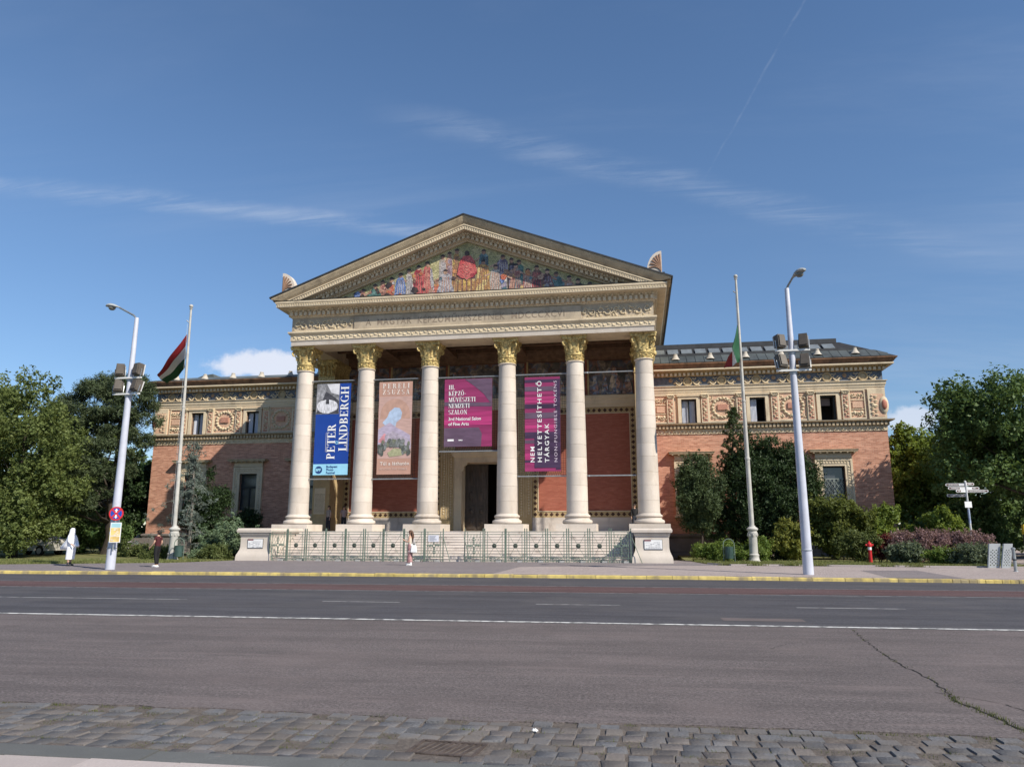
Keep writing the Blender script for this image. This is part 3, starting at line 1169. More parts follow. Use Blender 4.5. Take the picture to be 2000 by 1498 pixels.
def make_capital():
    out = {}
    K = .84                     # everything above the shaft keeps its height and is drawn in to the slimmer column
    def done(b, nm, ang):
        b.v = [(x * K, y * K, z) for x, y, z in b.v]
        return b.mesh(nm, GOLD, ang)
    b = MB()
    b.lathe([(.66, 12.36), (.675, 12.40), (.68, 12.70), (.70, 12.72)], 32)
    for i in range(20):          # gilt necking with a running scroll
        a = 2 * PI * i / 20
        b.ell((.685 * math.cos(a), .685 * math.sin(a), 12.55 + .05 * (-1) ** i), (.055, .055, .075), 6, 4)
    out['necking'] = done(b, 'necking', 40)
    b = MB()
    b.lathe([(.66, 12.72), (.73, 12.73), (.74, 12.78), (.66, 12.80), (.65, 13.0), (.67, 13.3), (.75, 13.6), (.84, 13.74)], 32)
    for i in range(8):
        leaf_strip(b, 2 * PI * i / 8, .64, 12.79, .46, .42, .17)
        leaf_strip(b, 2 * PI * (i + .5) / 8, .66, 12.92, .62, .36, .24)
    for i in range(4):           # inner scrolls meeting under the flower
        for s in (-1, 1):
            a = PI / 2 * i + s * .27
            spiral(b, a, .80, 13.58, .10, 1.1, .035, [(.68, 13.1), (.70, 13.35)])
    out['bell'] = done(b, 'bell', 50)
    b = MB()
    spiral(b, PI / 4, 1.03, 13.50, .185, 1.45, .068, [(.66, 12.95), (.70, 13.25), (.80, 13.5), (.90, 13.64)])
    leaf_strip(b, PI / 4, .80, 13.05, .38, .26, .26)
    out['volute'] = done(b, 'volute', 60)
    b = MB()
    P = []
    for i in range(4):
        a = PI / 2 * i
        for x_, y_ in ((.86, -.97), (.97, -.86)):
            pass
        for q in range(-3, 4):
            t = q / 3
            xx, yy = (.78 + .19 * t * t, t * .88)
            P.append((xx * math.cos(a) - yy * math.sin(a), xx * math.sin(a) + yy * math.cos(a)))
    b.prism(P, 'z', 13.74, 13.84)
    b.prism([(x * 1.035, y * 1.035) for x, y in P], 'z', 13.86, 13.968)
    b.prism([(x * .98, y * .98) for x, y in P], 'z', 13.835, 13.865)
    out['abacus'] = done(b, 'abacus', 20)
    b = MB()
    for i in range(1):
        a = PI / 2 * i
        c = (.84 * math.cos(a), .84 * math.sin(a), 13.84)
        for q in range(6):
            t = 2 * PI * q / 6
            b.ell((c[0] - .085 * math.cos(t) * math.sin(a), c[1] + .085 * math.cos(t) * math.cos(a), c[2] + .085 * math.sin(t)), (.055, .055, .055), 6, 4)
        b.ell((.89 * math.cos(a), .89 * math.sin(a), 13.84), (.05, .05, .05), 6, 4)
    out['rosette'] = done(b, 'rosette', 50)
    return out


CAP = make_capital()
for x in CX:
    c = put('column', base_me, museum, (x, 1.0, 0))
    for z0, me in drums:
        put('drum', me, c, (0, 0, 0), (0, 0, random.uniform(0, 6)))
    put('astragal', neck_me, c)
    for kname in ('necking', 'bell', 'abacus'):
        put(kname, CAP[kname], c)
    for q in range(4):
        put('volute', CAP['volute'], c, (0, 0, 0), (0, 0, PI / 2 * q))
        put('rosette', CAP['rosette'], c, (0, 0, 0), (0, 0, PI / 2 * q))

# ---- square corner piers behind the outer columns
for s in (-1, 1):
    b = B()
    b.rloft(min(s * 10.70, s * 11.95), max(s * 10.70, s * 11.95), 50.0, 52.55, [(1.775, .1), (2.55, .1), (2.6, .06), (2.7, .06), (2.72, 0), (12.3, 0), (12.32, .05), (12.4, .05)])
    a_ = part(b, 'corner_pier', TAN)
    b = B()
    x0, x1 = min(s * 10.70, s * 11.95), max(s * 10.70, s * 11.95)
    b.rloft(x0, x1, 50.0, 52.55, [(12.4, 0), (12.75, .02), (12.78, .0), (13.2, .03), (13.6, .14), (13.75, .22), (13.97, .22)])
    for i in range(4):
        leaf = x0 + (x1 - x0) * (i + .5) / 4
        b.boss(leaf, 49.96, 13.05, .15, .28, .16, 8, 3)
        b.boss(leaf, 49.9, 13.4, .13, .2, .2, 8, 3)
    b.ell((x0 - .1, 49.8, 13.55), (.2, .16, .2), 10, 6)
    b.ell((x1 + .1, 49.8, 13.55), (.2, .16, .2), 10, 6)
    part(b, 'pier_capital', GOLD, a_, smooth=40)
    # the inscribed stone slab let into the pier, a grid of short lines
    part(B().box(x0 + .16, x1 - .28, 49.94, 50.0, 2.95, 4.75), 'inscribed_slab', CREAM, a_)
    b = B()
    rr = random.Random(2)
    for r_ in range(16):
        xx = x0 + .22
        while xx < x1 - .36:
            L = rr.uniform(.03, .1)
            b.box(xx, xx + L, 49.932, 49.937, 3.05 + r_ * .085, 3.05 + r_ * .085 + .03)
            xx += L + .03
    part(b, 'slab_text', INSCR, a_)

# ---- entablature
W = 12.0
Yf, Yb = 45.5, 66.0
part(B().rloft(-W, W, Yf, Yb, [(13.972, 0), (14.26, 0), (14.262, .03), (14.30, .04)], cap=False), 'architrave', LIME)
part(B().rloft(-W, W, Yf, Yb, [(14.30, .05), (14.66, .05), (14.68, .10), (14.76, .16), (14.80, .2), (14.90, .2), (14.93, .05)], cap=False), 'architrave_band', CREAM)
b = B()
rr = random.Random(8)
n = 84
for i in range(n):               # carved scroll along the band
    x = -W + .1 + (2 * W - .2) * (i + .5) / n
    b.boss(x, 45.45, 14.48 + .045 * (-1) ** i, .10, .075, .045, 7, 2)
    b.boss(x + .10, 45.45, 14.40 + .05 * (i % 3), .05, .035, .035, 6, 2)
    b.boss(x - .06, 45.45, 14.58 - .03 * (i % 2), .05, .04, .03, 6, 2)
part(b, 'band_carving', ORN, smooth=50, kind='stuff')
part(B().rloft(-W, W, Yf, Yb, [(14.93, 0), (15.86, 0)], cap=False), 'frieze', FRIEZE)
b = B().rloft(-7.55, 7.5, 45.40, 45.6, [(14.93, .02), (15.02, .02), (15.03, 0), (15.80, 0)])
tab = part(b, 'inscription_tablet', FRIEZE)
g = text_geo('A  MAGYAR  KÉPZŐMŰVÉSZETNEK  MDCCCXCVI', .62, 0.004, 1.12)
wd = max(v[0] for v in g[0])
sx = 13.2 / wd
wall_text(([(a * sx, b_ * .98) for a, b_ in g[0]], g[1]), 'inscription', INSCR, tab, -6.75, 45.40, 15.13, off=BO, gap=.22)
for s in (-1, 1):                # scrollwork either side
    b = B()
    rr = random.Random(12)
    x = 7.75
    i = 0
    while x < 11.75:
        rad = .22
        cz = 15.37
        pts = []
        for q in range(15):
            t = q / 14
            ang = i % 2 * PI + t * 3.6 * PI / 2
            r_ = rad * (1 - .75 * t)
            pts.append((s * x + r_ * math.cos(ang), 45.47 - .04 * t, cz + r_ * 1.25 * math.sin(ang)))
        b.tube(pts, .035, 5)
        for q in range(7):
            b.boss(s * x + rr.uniform(-.24, .24), 45.5, cz + rr.uniform(-.3, .3), rr.uniform(.05, .1), rr.uniform(.04, .09), rr.uniform(.05, .09), 6, 2)
        x += .48
        i += 1
    b.box(s * 7.62, s * 11.9, 45.46, 45.51, 14.95, 15.0)
    part(b, 'scroll_panel', ORN, smooth=50, kind='stuff')
# cornice
part(B().rloft(-W, W, Yf, Yb, [(15.86, 0), (15.88, .07), (15.95, .09), (15.97, .13), (16.22, .13), (16.225, .16), (16.40, .30), (16.44, .33)], cap=False), 'bed_moulding', CREAM)
b = B()
nd = 74
for i in range(nd):
    x = -W - .1 + (2 * W + .2) * (i + .5) / nd
    b.box(x - .09, x + .09, 45.5 - .34, 45.5 - .12, 15.975, 16.215)
for sd in (-1, 1):
    for i in range(38):
        y = 45.5 + i * .26
        b.box(sd * (W + .12), sd * (W + .255), y - .075, y + .075, 15.985, 16.205)
part(b, 'dentil_row', CREAM, kind='stuff')
b = B()
ne = 58
for i in range(ne):
    x = -W - .2 + (2 * W + .4) * (i + .5) / ne
    b.ell((x, 45.5 - .26, 16.33), (.10, .11, .11), 7, 5)
    b.box(x + .195, x + .225, 45.5 - .30, 45.5 - .15, 16.24, 16.42)
part(b, 'egg_row', CREAM, smooth=60, kind='stuff')
part(B().rloft(-W, W, Yf, Yb, [(16.44, .33), (16.442, .80), (16.47, .82), (16.66, .82), (16.68, .86), (16.74, .88), (16.82, .88), (16.84, .80), (16.88, .3)], cap=False), 'corona', CREAM)
b = B()
for i in range(150):
    x = -W - .78 + (2 * W + 1.56) * (i + .5) / 150
    b.prism([(x - .05, 16.57), (x - .05, 16.65), (x + .05, 16.65), (x + .05, 16.57), (x, 16.53)], 'y', 45.5 - .845, 45.5 - .815)
part(b, 'corona_leaves', ORN, kind='stuff')
part(B().box(-W - .84, W + .84, 44.66, 45.8, 16.882, 16.90), 'cornice_flashing', LEAD)
for s in (-1, 1):                # gutter course along the flanks
    part(B().prism([(s * (W + .80), 16.84), (s * (W + 1.12), 17.10), (s * (W + 1.12), 17.16), (s * (W + .4), 17.16), (s * (W + .4), 16.84)], 'y', 46.0, 66), 'flank_gutter', CREAMD)

# soffits, ceiling and the beams over each bay
part(B().box(-W + .03, W - .03, 45.53, 47.5, 13.975, 14.9), 'front_beam', CREAM)
for s in (-1, 1):
    part(B().box(s * 10.6, s * (W - .03), 47.5, 52.6, 13.975, 14.9), 'side_beam', CREAM)
part(B().box(-10.6, 10.6, 47.5, 52.6, 14.9, 15.2), 'portico_ceiling', WOODC)
for x in CX[1:-1]:
    part(B().box(x - .45, x + .45, 47.5, 52.5, 14.25, 14.9), 'ceiling_beam', WOODL)
for y in (48.3, 50.2, 51.8):
    for xa, xb in zip((-10.6, CX[1] + .45, CX[2] + .45, CX[3] + .45, CX[4] + .45), (CX[1] - .45, CX[2] - .45, CX[3] - .45, CX[4] - .45, 10.6)):
        part(B().box(xa, xb, y - .14, y + .14, 14.5, 14.9), 'ceiling_joist', WOODL)

# ---- pediment
SL = 5.0 / 13.1
AP = 22.15
ZB = 16.885


def top(x):
    return AP - SL * abs(x)


def rake(b, t0, t1, y0, y1, xm=13.1, mi=0):
    for s in (-1, 1):
        xa = min(xm, (AP - t0 - ZB) / SL)
        xb = (AP - t1 - ZB) / SL
        P = [(0, AP - t0), (s * xa, max(ZB, top(xa) - t0))]
        if xb < xa:
            P += [(s * xa, ZB), (s * xb, ZB), (0, AP - t1)] if xa < xm + 1e-6 and top(xa) - t0 > ZB + 1e-4 else [(s * xb, ZB), (0, AP - t1)]
        else:
            P += [(s * xa, top(xa) - t1), (0, AP - t1)]
        b.prism(P, 'y', y0, y1, mi)


def rake_strip(b, t0, ya, t1, yb):
    """sloping moulding face between two raking lines at different depths"""
    for s in (-1, 1):
        xa = min(13.1, (AP - t0 - ZB) / SL)
        xb = min(13.1, (AP - t1 - ZB) / SL)
        b.add([(0, ya, AP - t0), (s * xa, ya, top(xa) - t0), (s * xb, yb, max(ZB, top(xb) - t1)), (0, yb, AP - t1)], [(0, 1, 2, 3)])


b = B()
rake(b, .0, .09, 44.40, 66.5, 13.22)
part(b, 'gable_roof', LEAD)
b = B()
rake(b, .09, .20, 44.46, 46)
rake_strip(b, .20, 44.46, .46, 44.60)
rake_strip(b, .46, 44.60, .62, 44.74)
rake(b, .20, .64, 44.75, 46)
part(b, 'raking_gutter', CREAMD)
b = B()
rake(b, .64, .71, 44.66, 46)
rake(b, .71, .96, 44.72, 46)
part(b, 'raking_corona', CREAM)
b = B()
for s in (-1, 1):
    for i in range(78):
        x = s * (.08 + i * .158)
        if abs(x) > 12.2: continue
        zt = top(x)
        b.prism([(x - .04, zt - .76), (x + .04, zt - .76), (x + .04, zt - .84), (x, zt - .89), (x - .04, zt - .84)], 'y', 44.69, 44.715)
part(b, 'corona_leaves', ORN, kind='stuff')
b = B()
rake(b, .96, 1.14, 45.2, 46)
rake(b, 1.14, 1.38, 45.42, 46)
rake(b, 1.38, 1.48, 45.56, 46)
part(b, 'raking_bed', CREAM)
b = B()
for s in (-1, 1):
    for i in range(31):
        x = s * (.17 + i * .335)
        zt = top(x)
        b.ell((x, 45.18, zt - 1.05), (.10, .10, .10), 7, 5)
        b.box(x + s * .165 - .015, x + s * .165 + .015, 45.12, 45.2, zt - 1.13 - SL * .16, zt - .98 - SL * .16)
part(b, 'raking_eggs', CREAM, smooth=60, kind='stuff')
b = B()
for s in (-1, 1):
    for i in range(32):
        x = s * (.16 + i * .31)
        xa, xb = x - .09, x + .09
        b.prism([(xa, top(xa) - 1.16), (xb, top(xb) - 1.16), (xb, top(xb) - 1.36), (xa, top(xa) - 1.36)], 'y', 45.22, 45.42)
part(b, 'raking_dentils', CREAM, kind='stuff')
part(B().prism([(0, AP - 1.46), (-9.96, ZB), (9.96, ZB)], 'y', 45.78, 46.4), 'gable_wall', CREAM)

# mosaic in the gable: a plain stand-in, a crowd of draped figures round a red-cloaked one
MCOL = {
    'ground': [(.36, .33, .15), (.43, .38, .20), (.31, .29, .13)],
    'red': [(.42, .05, .05), (.50, .10, .09), (.30, .03, .04)],
    'gold': [(.50, .32, .08), (.36, .18, .06), (.55, .40, .16)],
    'green': [(.05, .13, .10), (.10, .20, .16), (.04, .09, .08)],
    'blue': [(.09, .14, .32), (.16, .22, .42), (.06, .09, .22)],
    'grey': [(.26, .24, .26), (.40, .37, .38), (.18, .16, .19)],
    'purple': [(.13, .10, .16), (.30, .26, .33), (.09, .07, .11)],
    'orange': [(.52, .14, .04), (.44, .20, .08), (.40, .10, .05)],
    'pink': [(.36, .17, .12), (.42, .24, .17), (.30, .11, .09)],
    'brown': [(.16, .07, .06), (.24, .12, .09), (.11, .05, .05)],
    'teal': [(.07, .13, .15), (.14, .22, .24), (.05, .09, .11)],
    'white': [(.42, .37, .32), (.34, .28, .24), (.48, .44, .39)],
    'skin': [(.40, .24, .16), (.32, .17, .11), (.44, .28, .20)],
    'dark': [(.05, .035, .03), (.08, .05, .04), (.04, .03, .03)],
}
MM = {k_: tesserae('mosaic_' + k_, v_) for k_, v_ in MCOL.items()}
mos = part(B().prism([(0, AP - 1.5), (-9.78, ZB + .02), (9.78, ZB + .02)], 'y', 45.74, 45.775), 'mosaic', MM['ground'])
MZ = 16.95


def mfig(x, h, w, robe, skin='skin', hair='dark', lean=0.0, fold=None, z0=MZ, seed=0):
    """one draped figure of the mosaic: robe, head with hair, fold lines"""
    rr = random.Random(seed * 13 + int(x * 10))
    y = 45.74 - rr.uniform(.012, .03)
    hh = min(h * 1.28, top(x) - 1.60 - z0)
    hd = .17
    mb = B()
    zb = z0
    sh = zb + hh - hd * 2.4
    P = [(x - w * .55, zb), (x - w * .6, zb + hh * .18), (x - w * .42 + lean * .3, zb + hh * .5), (x - w * .40 + lean * .7, sh - .1), (x - w * .18 + lean, sh + .08),
         (x + w * .18 + lean, sh + .08), (x + w * .40 + lean * .7, sh - .1), (x + w * .44 + lean * .3, zb + hh * .5), (x + w * .6, zb + hh * .2), (x + w * .62, zb)]
    P = [(a + rr.uniform(-.06, .06) * w, c) for a, c in P]
    mb.prism(P, 'y', y, 45.76, 0)
    n = 12
    cx, cz = x + lean * 1.15, sh + hd * 1.05
    mb.prism([(cx + hd * .82 * math.cos(2 * PI * i / n), cz + hd * math.sin(2 * PI * i / n)) for i in range(n)], 'y', y - .006, 45.76, 1)
    mb.prism([(cx + hd * .9 * math.cos(PI * i / 8), cz + hd * .25 + hd * .95 * math.sin(PI * i / 8)) for i in range(9)], 'y', y - .010, 45.76, 2)
    ax = rr.choice((-1, 1))
    mb.prism([(x + lean * .7 + ax * w * .34, sh - .12), (x + lean * .7 + ax * w * .40, sh - .3), (x + ax * w * .85, sh - .46), (x + ax * w * .88, sh - .36)], 'y', y - .004, 45.755, 1)
    for q in range(4):
        t = -.36 + .24 * q
        mb.prism([(x + t * w, zb + .02), (x + t * w + .045, zb + .02), (x + t * w * .55 + lean * .6 + .05, sh - .15), (x + t * w * .55 + lean * .6, sh - .15)], 'y', y - .003, 45.755, 3)
    mb.build('mosaic_figure', [MM[robe], MM[skin], MM[hair], MM[fold or 'brown']], mos)


figs = [(-8.9, .4, .45, 'pink', 'brown'), (8.75, .45, .5, 'teal', 'grey'), (-8.35, .55, .5, 'orange', 'gold'), (-7.7, .75, .7, 'gold', 'orange'), (-7.15, 1.1, .5, 'pink', 'brown'), (-6.35, 1.55, .85, 'green', 'teal'), (-5.7, 1.35, .6, 'pink', 'brown'), (-5.25, 1.75, .55, 'orange', 'red'),
        (-4.55, 2.05, .75, 'blue', 'grey'), (-3.9, 2.3, .5, 'white', 'grey'), (-3.35, 2.35, .8, 'red', 'brown'), (-2.75, 2.75, .55, 'red', 'pink'), (-2.65, 1.9, .75, 'grey', 'white'), (-2.1, 1.0, .6, 'orange', 'red'),
        (-1.65, 2.95, .55, 'white', 'grey'), (-1.2, 3.05, .5, 'pink', 'purple'), (-1.45, 1.5, .9, 'grey', 'pink'), (-.75, 2.6, .5, 'gold', 'brown'),
        (1.05, 1.9, .9, 'gold', 'brown'), (1.15, 3.0, .75, 'teal', 'dark'), (1.85, 1.6, .8, 'white', 'pink'), (2.35, 2.75, .95, 'purple', 'white'), (3.25, 1.6, .7, 'pink', 'brown'), (3.45, 2.4, .7, 'green', 'teal'), (3.0, 2.45, .55, 'dark', 'purple'),
        (4.05, 1.3, .7, 'pink', 'white'), (4.6, 1.95, .85, 'brown', 'red'), (4.55, 1.05, .75, 'blue', 'white'), (5.35, 1.55, .7, 'brown', 'purple'), (6.0, 1.3, .9, 'teal', 'green'), (6.75, 1.1, .6, 'pink', 'grey'), (7.35, .85, .7, 'dark', 'teal'), (8.1, .6, .8, 'brown', 'grey')]
for i, (x, h, w, c, f_) in enumerate(figs):
    mfig(x, h, w, c, fold=f_, lean=random.uniform(-.08, .08), seed=i)
rr = random.Random(90)
for q in range(46):             # baskets, stones, cloths and tools between them
    x = rr.uniform(-9.0, 9.0)
    zc = MZ + rr.uniform(.15, max(.2, min(1.7, (top(x) - 1.72 - MZ) * .75)))
    if top(x) - 1.62 - zc < .25 or abs(x) < .7: continue
    mb = B()
    s_ = rr.uniform(.10, .26)
    n_ = rr.choice((4, 5, 7))
    a0 = rr.uniform(0, 6)
    mb.prism([(x + s_ * rr.uniform(.7, 1.2) * math.cos(a0 + 2 * PI * i / n_), min(top(x) - 1.62, zc + s_ * rr.uniform(.7, 1.3) * math.sin(a0 + 2 * PI * i / n_))) for i in range(n_)], 'y', 45.709 - q * .0004, 45.76)
    mb.build('mosaic_patch', MM[rr.choice(('pink', 'brown', 'gold', 'white', 'grey', 'orange', 'teal', 'skin', 'dark', 'blue'))], mos)
# the tall seated one in the middle, on a block of gold panels
mb = B()
mb.prism([(-.62, MZ), (.62, MZ), (.58, MZ + 1.5), (-.58, MZ + 1.5)], 'y', 45.70, 45.76, 0)
for q in (-.45, -.15, .15, .45):
    mb.prism([(q - .1, MZ + .1), (q + .1, MZ + .1), (q + .1, MZ + 1.1), (q - .1, MZ + 1.1)], 'y', 45.69, 45.75, 1)
mb.prism([(-.66, MZ + 1.45), (-.40, MZ + 1.22), (0, MZ + 1.10), (.40, MZ + 1.22), (.68, MZ + 1.5), (.52, MZ + 2.35), (.25, MZ + 2.72), (-.25, MZ + 2.72), (-.48, MZ + 2.35)], 'y', 45.665, 45.76, 2)
for q in range(5):
    mb.prism([(-.42 + q * .02, MZ + 2.3 - q * .22), (0, MZ + 1.95 - q * .22), (.46, MZ + 2.32 - q * .22), (0, MZ + 1.90 - q * .22)], 'y', 45.655, 45.75, 3)
mb.prism([(.15 * math.cos(2 * PI * i / 12), MZ + 2.9 + .19 * math.sin(2 * PI * i / 12)) for i in range(12)], 'y', 45.655, 45.76, 4)
mb.build('mosaic_figure', [MM['brown'], MM['gold'], MM['red'], MM['pink'], MM['dark']], mos)

# ---- shell ornaments on the gable corners
for s in (-1, 1):
    mb = B()
    x0 = s * 12.60
    P = [(x0, 17.5)] + [(x0 - s * .92 * math.sin(PI / 2 * i / 10), 17.62 + 1.30 * math.cos(PI / 2 * i / 10)) for i in range(11)] + [(x0 - s * .96, 17.5)]
    mb.prism(P, 'y', 44.9, 45.45)
    sh_ = part(mb, 'corner_shell', LIME)
    mb = B()
    for i in range(6):
        a = PI / 2 * (i + .35) / 6.2
        pts = []
        for q in range(7):
            t = q / 6
            aa = a * (.55 + .45 * t)
            pts.append((x0 - s * .06 - s * .72 * t * math.sin(aa), 44.88, 17.60 + 1.10 * t * math.cos(aa)))
        mb.tube(pts, [.03 + .03 * q / 6 for q in range(7)], 6)
    part(mb, 'shell_rib', mat('shell_rib_brown', (.30, .18, .12), .8, .2), sh_, smooth=50)  # ribs in a darker brown than the shell body
    part(B().box(x0 + s * .16, x0 - s * 1.02, 44.8, 45.6, 17.0, 17.5), 'shell_block', LEAD)

# ---- hall behind the portico
def cells(b, x0, x1, z0, z1, y, holes, depth, mi=0, rmi=None):
    """wall face on the plane y with rectangular openings and their reveals"""
    xs = sorted({x0, x1, *[h[0] for h in holes], *[h[1] for h in holes]})
    zs = sorted({z0, z1, *[h[2] for h in holes], *[h[3] for h in holes]})
    for xa, xb in zip(xs, xs[1:]):
        for za, zb in zip(zs, zs[1:]):
            cx, cz = (xa + xb) / 2, (za + zb) / 2
            if any(h[0] < cx < h[1] and h[2] < cz < h[3] for h in holes):
                continue
            b.quad((xa, y, za), (xb, y, za), (xb, y, zb), (xa, y, zb), mi)
    mi = mi if rmi is None else rmi
    for xa, xb, za, zb in holes:
        b.quad((xa, y, za), (xa, y, zb), (xa, y + depth, zb), (xa, y + depth, za), mi)
        b.quad((xb, y, za), (xb, y + depth, za), (xb, y + depth, zb), (xb, y, zb), mi)
        b.quad((xa, y, zb), (xb, y, zb), (xb, y + depth, zb), (xa, y + depth, zb), mi)
        b.quad((xa, y, za), (xa, y + depth, za), (xb, y + depth, za), (xb, y, za), mi)


b = B()
cells(b, -11.97, 11.97, -.1, 16.8, 52.6, [(-1.75, 1.75, 1.775, 6.6)], 1.4, rmi=1)
b.quad((-11.97, 52.6, -.1), (-11.97, 66, -.1), (-11.97, 66, 16.8), (-11.97, 52.6, 16.8))
b.quad((11.97, 52.6, -.1), (11.97, 66, -.1), (11.97, 66, 16.8), (11.97, 52.6, 16.8))
hall = part(b, 'hall_wall', [BRICKR, CREAM])
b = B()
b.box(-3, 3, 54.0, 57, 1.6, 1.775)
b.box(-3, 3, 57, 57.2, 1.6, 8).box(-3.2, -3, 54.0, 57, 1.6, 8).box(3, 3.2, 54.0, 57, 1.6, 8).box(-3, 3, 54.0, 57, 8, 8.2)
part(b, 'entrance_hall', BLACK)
# door with panels, right leaf open
def door_leaf(x0, x1, y, nm, parent):
    d = part(B().box(x0, x1, y, y + .12, 1.78, 6.55), nm, DOORW, parent)
    b = B()
    for za, zb in ((1.95, 2.75), (2.9, 3.5), (3.65, 4.9), (5.05, 6.4)):
        for xa, xb in ((x0 + .16, (x0 + x1) / 2 - .08), ((x0 + x1) / 2 + .08, x1 - .16)):
            b.rloft(xa, xb, y - .05, y - .001, [(za, 0), (za + .001, 0), (zb, 0)])
            b.boss((xa + xb) / 2, y - .05, (za + zb) / 2, (xb - xa) * .3, (zb - za) * .3, .05, 8, 2)
    part(b, 'door_panel', DOORW, d)
    return d
door_leaf(-1.72, -.05, 53.5, 'door', None)
b = B()
b.box(1.55, 1.70, 53.6, 55.1, 1.78, 6.55)
part(b, 'door', DOORW)
# door surround
b = B()
b.box(-2.3, -1.75, 52.36, 52.62, 1.775, 6.62).box(1.75, 2.3, 52.36, 52.62, 1.775, 6.62).box(-2.3, 2.3, 52.36, 52.62, 6.62, 7.0)
b.rloft(-2.3, 2.3, 52.36, 52.6, [(7.0, .02), (7.05, .1), (7.2, .16), (7.32, .22), (7.36, .22)])
for s in (-1, 1):
    b.prism([(s * 1.75, 6.62), (s * 1.35, 6.62), (s * 1.42, 6.45), (s * 1.6, 6.35), (s * 1.62, 6.1), (s * 1.75, 6.0)], 'y', 52.4, 52.6)
part(b, 'door_surround', CREAM)
# gilded-looking ornament strips beside the door
for s in (-1, 1):
    b = B().box(s * 2.32, s * 3.32, 52.47, 52.6, 1.775, 10.4)
    st = part(b, 'ornament_strip', TAN)
    b = B()
    for k_ in range(40):
        zz = 2.9 + k_ * .19
        b.boss(s * 2.56, 52.47, zz, .085, .085, .04, 4, 1)
        b.boss(s * 3.08, 52.47, zz + .09, .085, .085, .04, 4, 1)
    for xx in (2.36, 2.74, 2.90, 3.27):
        b.box(s * xx - .02, s * xx + .02, 52.44, 52.465, 2.7, 10.3)
    part(b, 'strip_carving', ORN, st, kind='stuff')
# red wall fields framed by a band of diamond tiles
dm = MB()
dm.add([(-.145, 0, 0), (0, 0, -.145), (.145, 0, 0), (0, 0, .145), (-.10, -.03, 0), (0, -.03, -.10), (.10, -.03, 0), (0, -.03, .10)],
       [(0, 1, 5, 4), (1, 2, 6, 5), (2, 3, 7, 6), (3, 0, 4, 7), (4, 5, 6, 7)])
dmm = dm.mesh('diamond_tile', mat('diamond_tile', (.075, .035, .022), .5, .3, 4, rnd=.2))
for s in (-1, 1):
    b = B()
    x0, x1 = sorted((s * 2.81, s * 10.53)) if False else sorted((s * 3.34, s * 10.69))
    za, zb = 2.72, 10.4
    bw_ = .42
    b.box(x0, x1, 52.53, 52.6, za, za + bw_).box(x0, x1, 52.53, 52.6, zb - bw_, zb)
    b.box(x0, x0 + bw_, 52.53, 52.6, za + bw_, zb - bw_).box(x1 - bw_, x1, 52.53, 52.6, za + bw_, zb - bw_)
    bd = part(b, 'tile_band', TAN)
    b = B()
    for xx in (x0 + bw_, x1 - bw_):
        b.box(xx - .03, xx + .03, 52.50, 52.528, za + bw_ - .03, zb - bw_ + .03)
    for zz in (za + bw_, zb - bw_):
        b.box(x0 + bw_ + .031, x1 - bw_ - .031, 52.50, 52.528, zz - .03, zz + .03)
    part(b, 'tile_border', CREAM, bd)
    nx = int((x1 - x0) / .37)
    nz = int((zb - za) / .37)
    sp_ = []
    for i in range(nx):
        xx = x0 + bw_ / 2 + (x1 - x0 - bw_) * i / (nx - 1)
        sp_ += [(xx, za + bw_ / 2), (xx, zb - bw_ / 2)]
    for i in range(1, nz - 1):
        zz = za + bw_ / 2 + (zb - za - bw_) * i / (nz - 1)
        sp_ += [(x0 + bw_ / 2, zz), (x1 - bw_ / 2, zz)]
    for xx, zz in sp_:
        put('diamond_tile', dmm, bd, (xx, 52.526 - 45.5, zz))
    part(B().box(x0 if s > 0 else x0, x1, 52.5, 52.6, 1.775, 2.715), 'dado', STEP)
# cornice and painted frieze under the ceiling
part(B().rloft(-10.69, 10.69, 52.48, 52.6, [(10.42, 0), (10.60, .02), (10.62, .08), (10.95, .10), (10.97, .16), (11.15, .2), (11.25, .2)]), 'portico_cornice', CREAM)
FRES = tesserae('fresco', [(.09, .08, .07), (.20, .10, .075), (.09, .11, .16), (.26, .20, .15), (.10, .085, .085)], .8, 3)
FRES2 = tesserae('fresco_figures', [(.40, .27, .19), (.34, .17, .12), (.16, .22, .34), (.46, .37, .28)], 1.6, 6)
for k_, (xa, xb) in enumerate(((-10.6, -7.5), (-7.2, -3.1), (-2.8, 2.8), (3.1, 7.2), (7.5, 10.6))):
    fr = part(B().box(xa, xb, 52.52, 52.6, 11.3, 13.8), 'fresco', FRES)
    part(B().box(xa - .13, xa - .02, 52.45, 52.6, 11.25, 13.9), 'fresco_border', TAN, fr)
    b = B()
    rr = random.Random(k_)
    x = xa + .4
    while x < xb - .3:
        h_, w_ = rr.uniform(.9, 1.7), rr.uniform(.25, .5)
        z_ = 11.35
        b.prism([(x - w_, z_), (x - w_ * .7, z_ + h_ * .6), (x - w_ * .3, z_ + h_), (x + w_ * .4, z_ + h_ * .95), (x + w_ * .8, z_ + h_ * .5), (x + w_ * .9, z_)], 'y', 52.505, 52.53)
        b.prism([(x + .14 * math.cos(i * PI / 5), z_ + h_ + .12 + .16 * math.sin(i * PI / 5)) for i in range(10)], 'y', 52.5, 52.53)
        x += rr.uniform(.5, 1.0)
    part(b, 'fresco_figures', FRES2, fr)
part(B().rloft(-10.69, 10.69, 52.42, 52.6, [(13.85, 0), (14.0, .03), (14.02, .12), (14.3, .2), (14.5, .3), (14.88, .32)]), 'ceiling_cornice', WOODL)
# small things on the wall
part(B().box(6.85, 7.25, 52.40, 52.49, 3.35, 3.75), 'wall_plaque', LEAD)

# ================================================================== the two wings
YW = 54.3
WIN = (14.5, 19.25, 24.0)
PIL = (13.22, 15.62, 18.07, 20.43, 22.85, 25.15)
lattice_glass = GLASSD


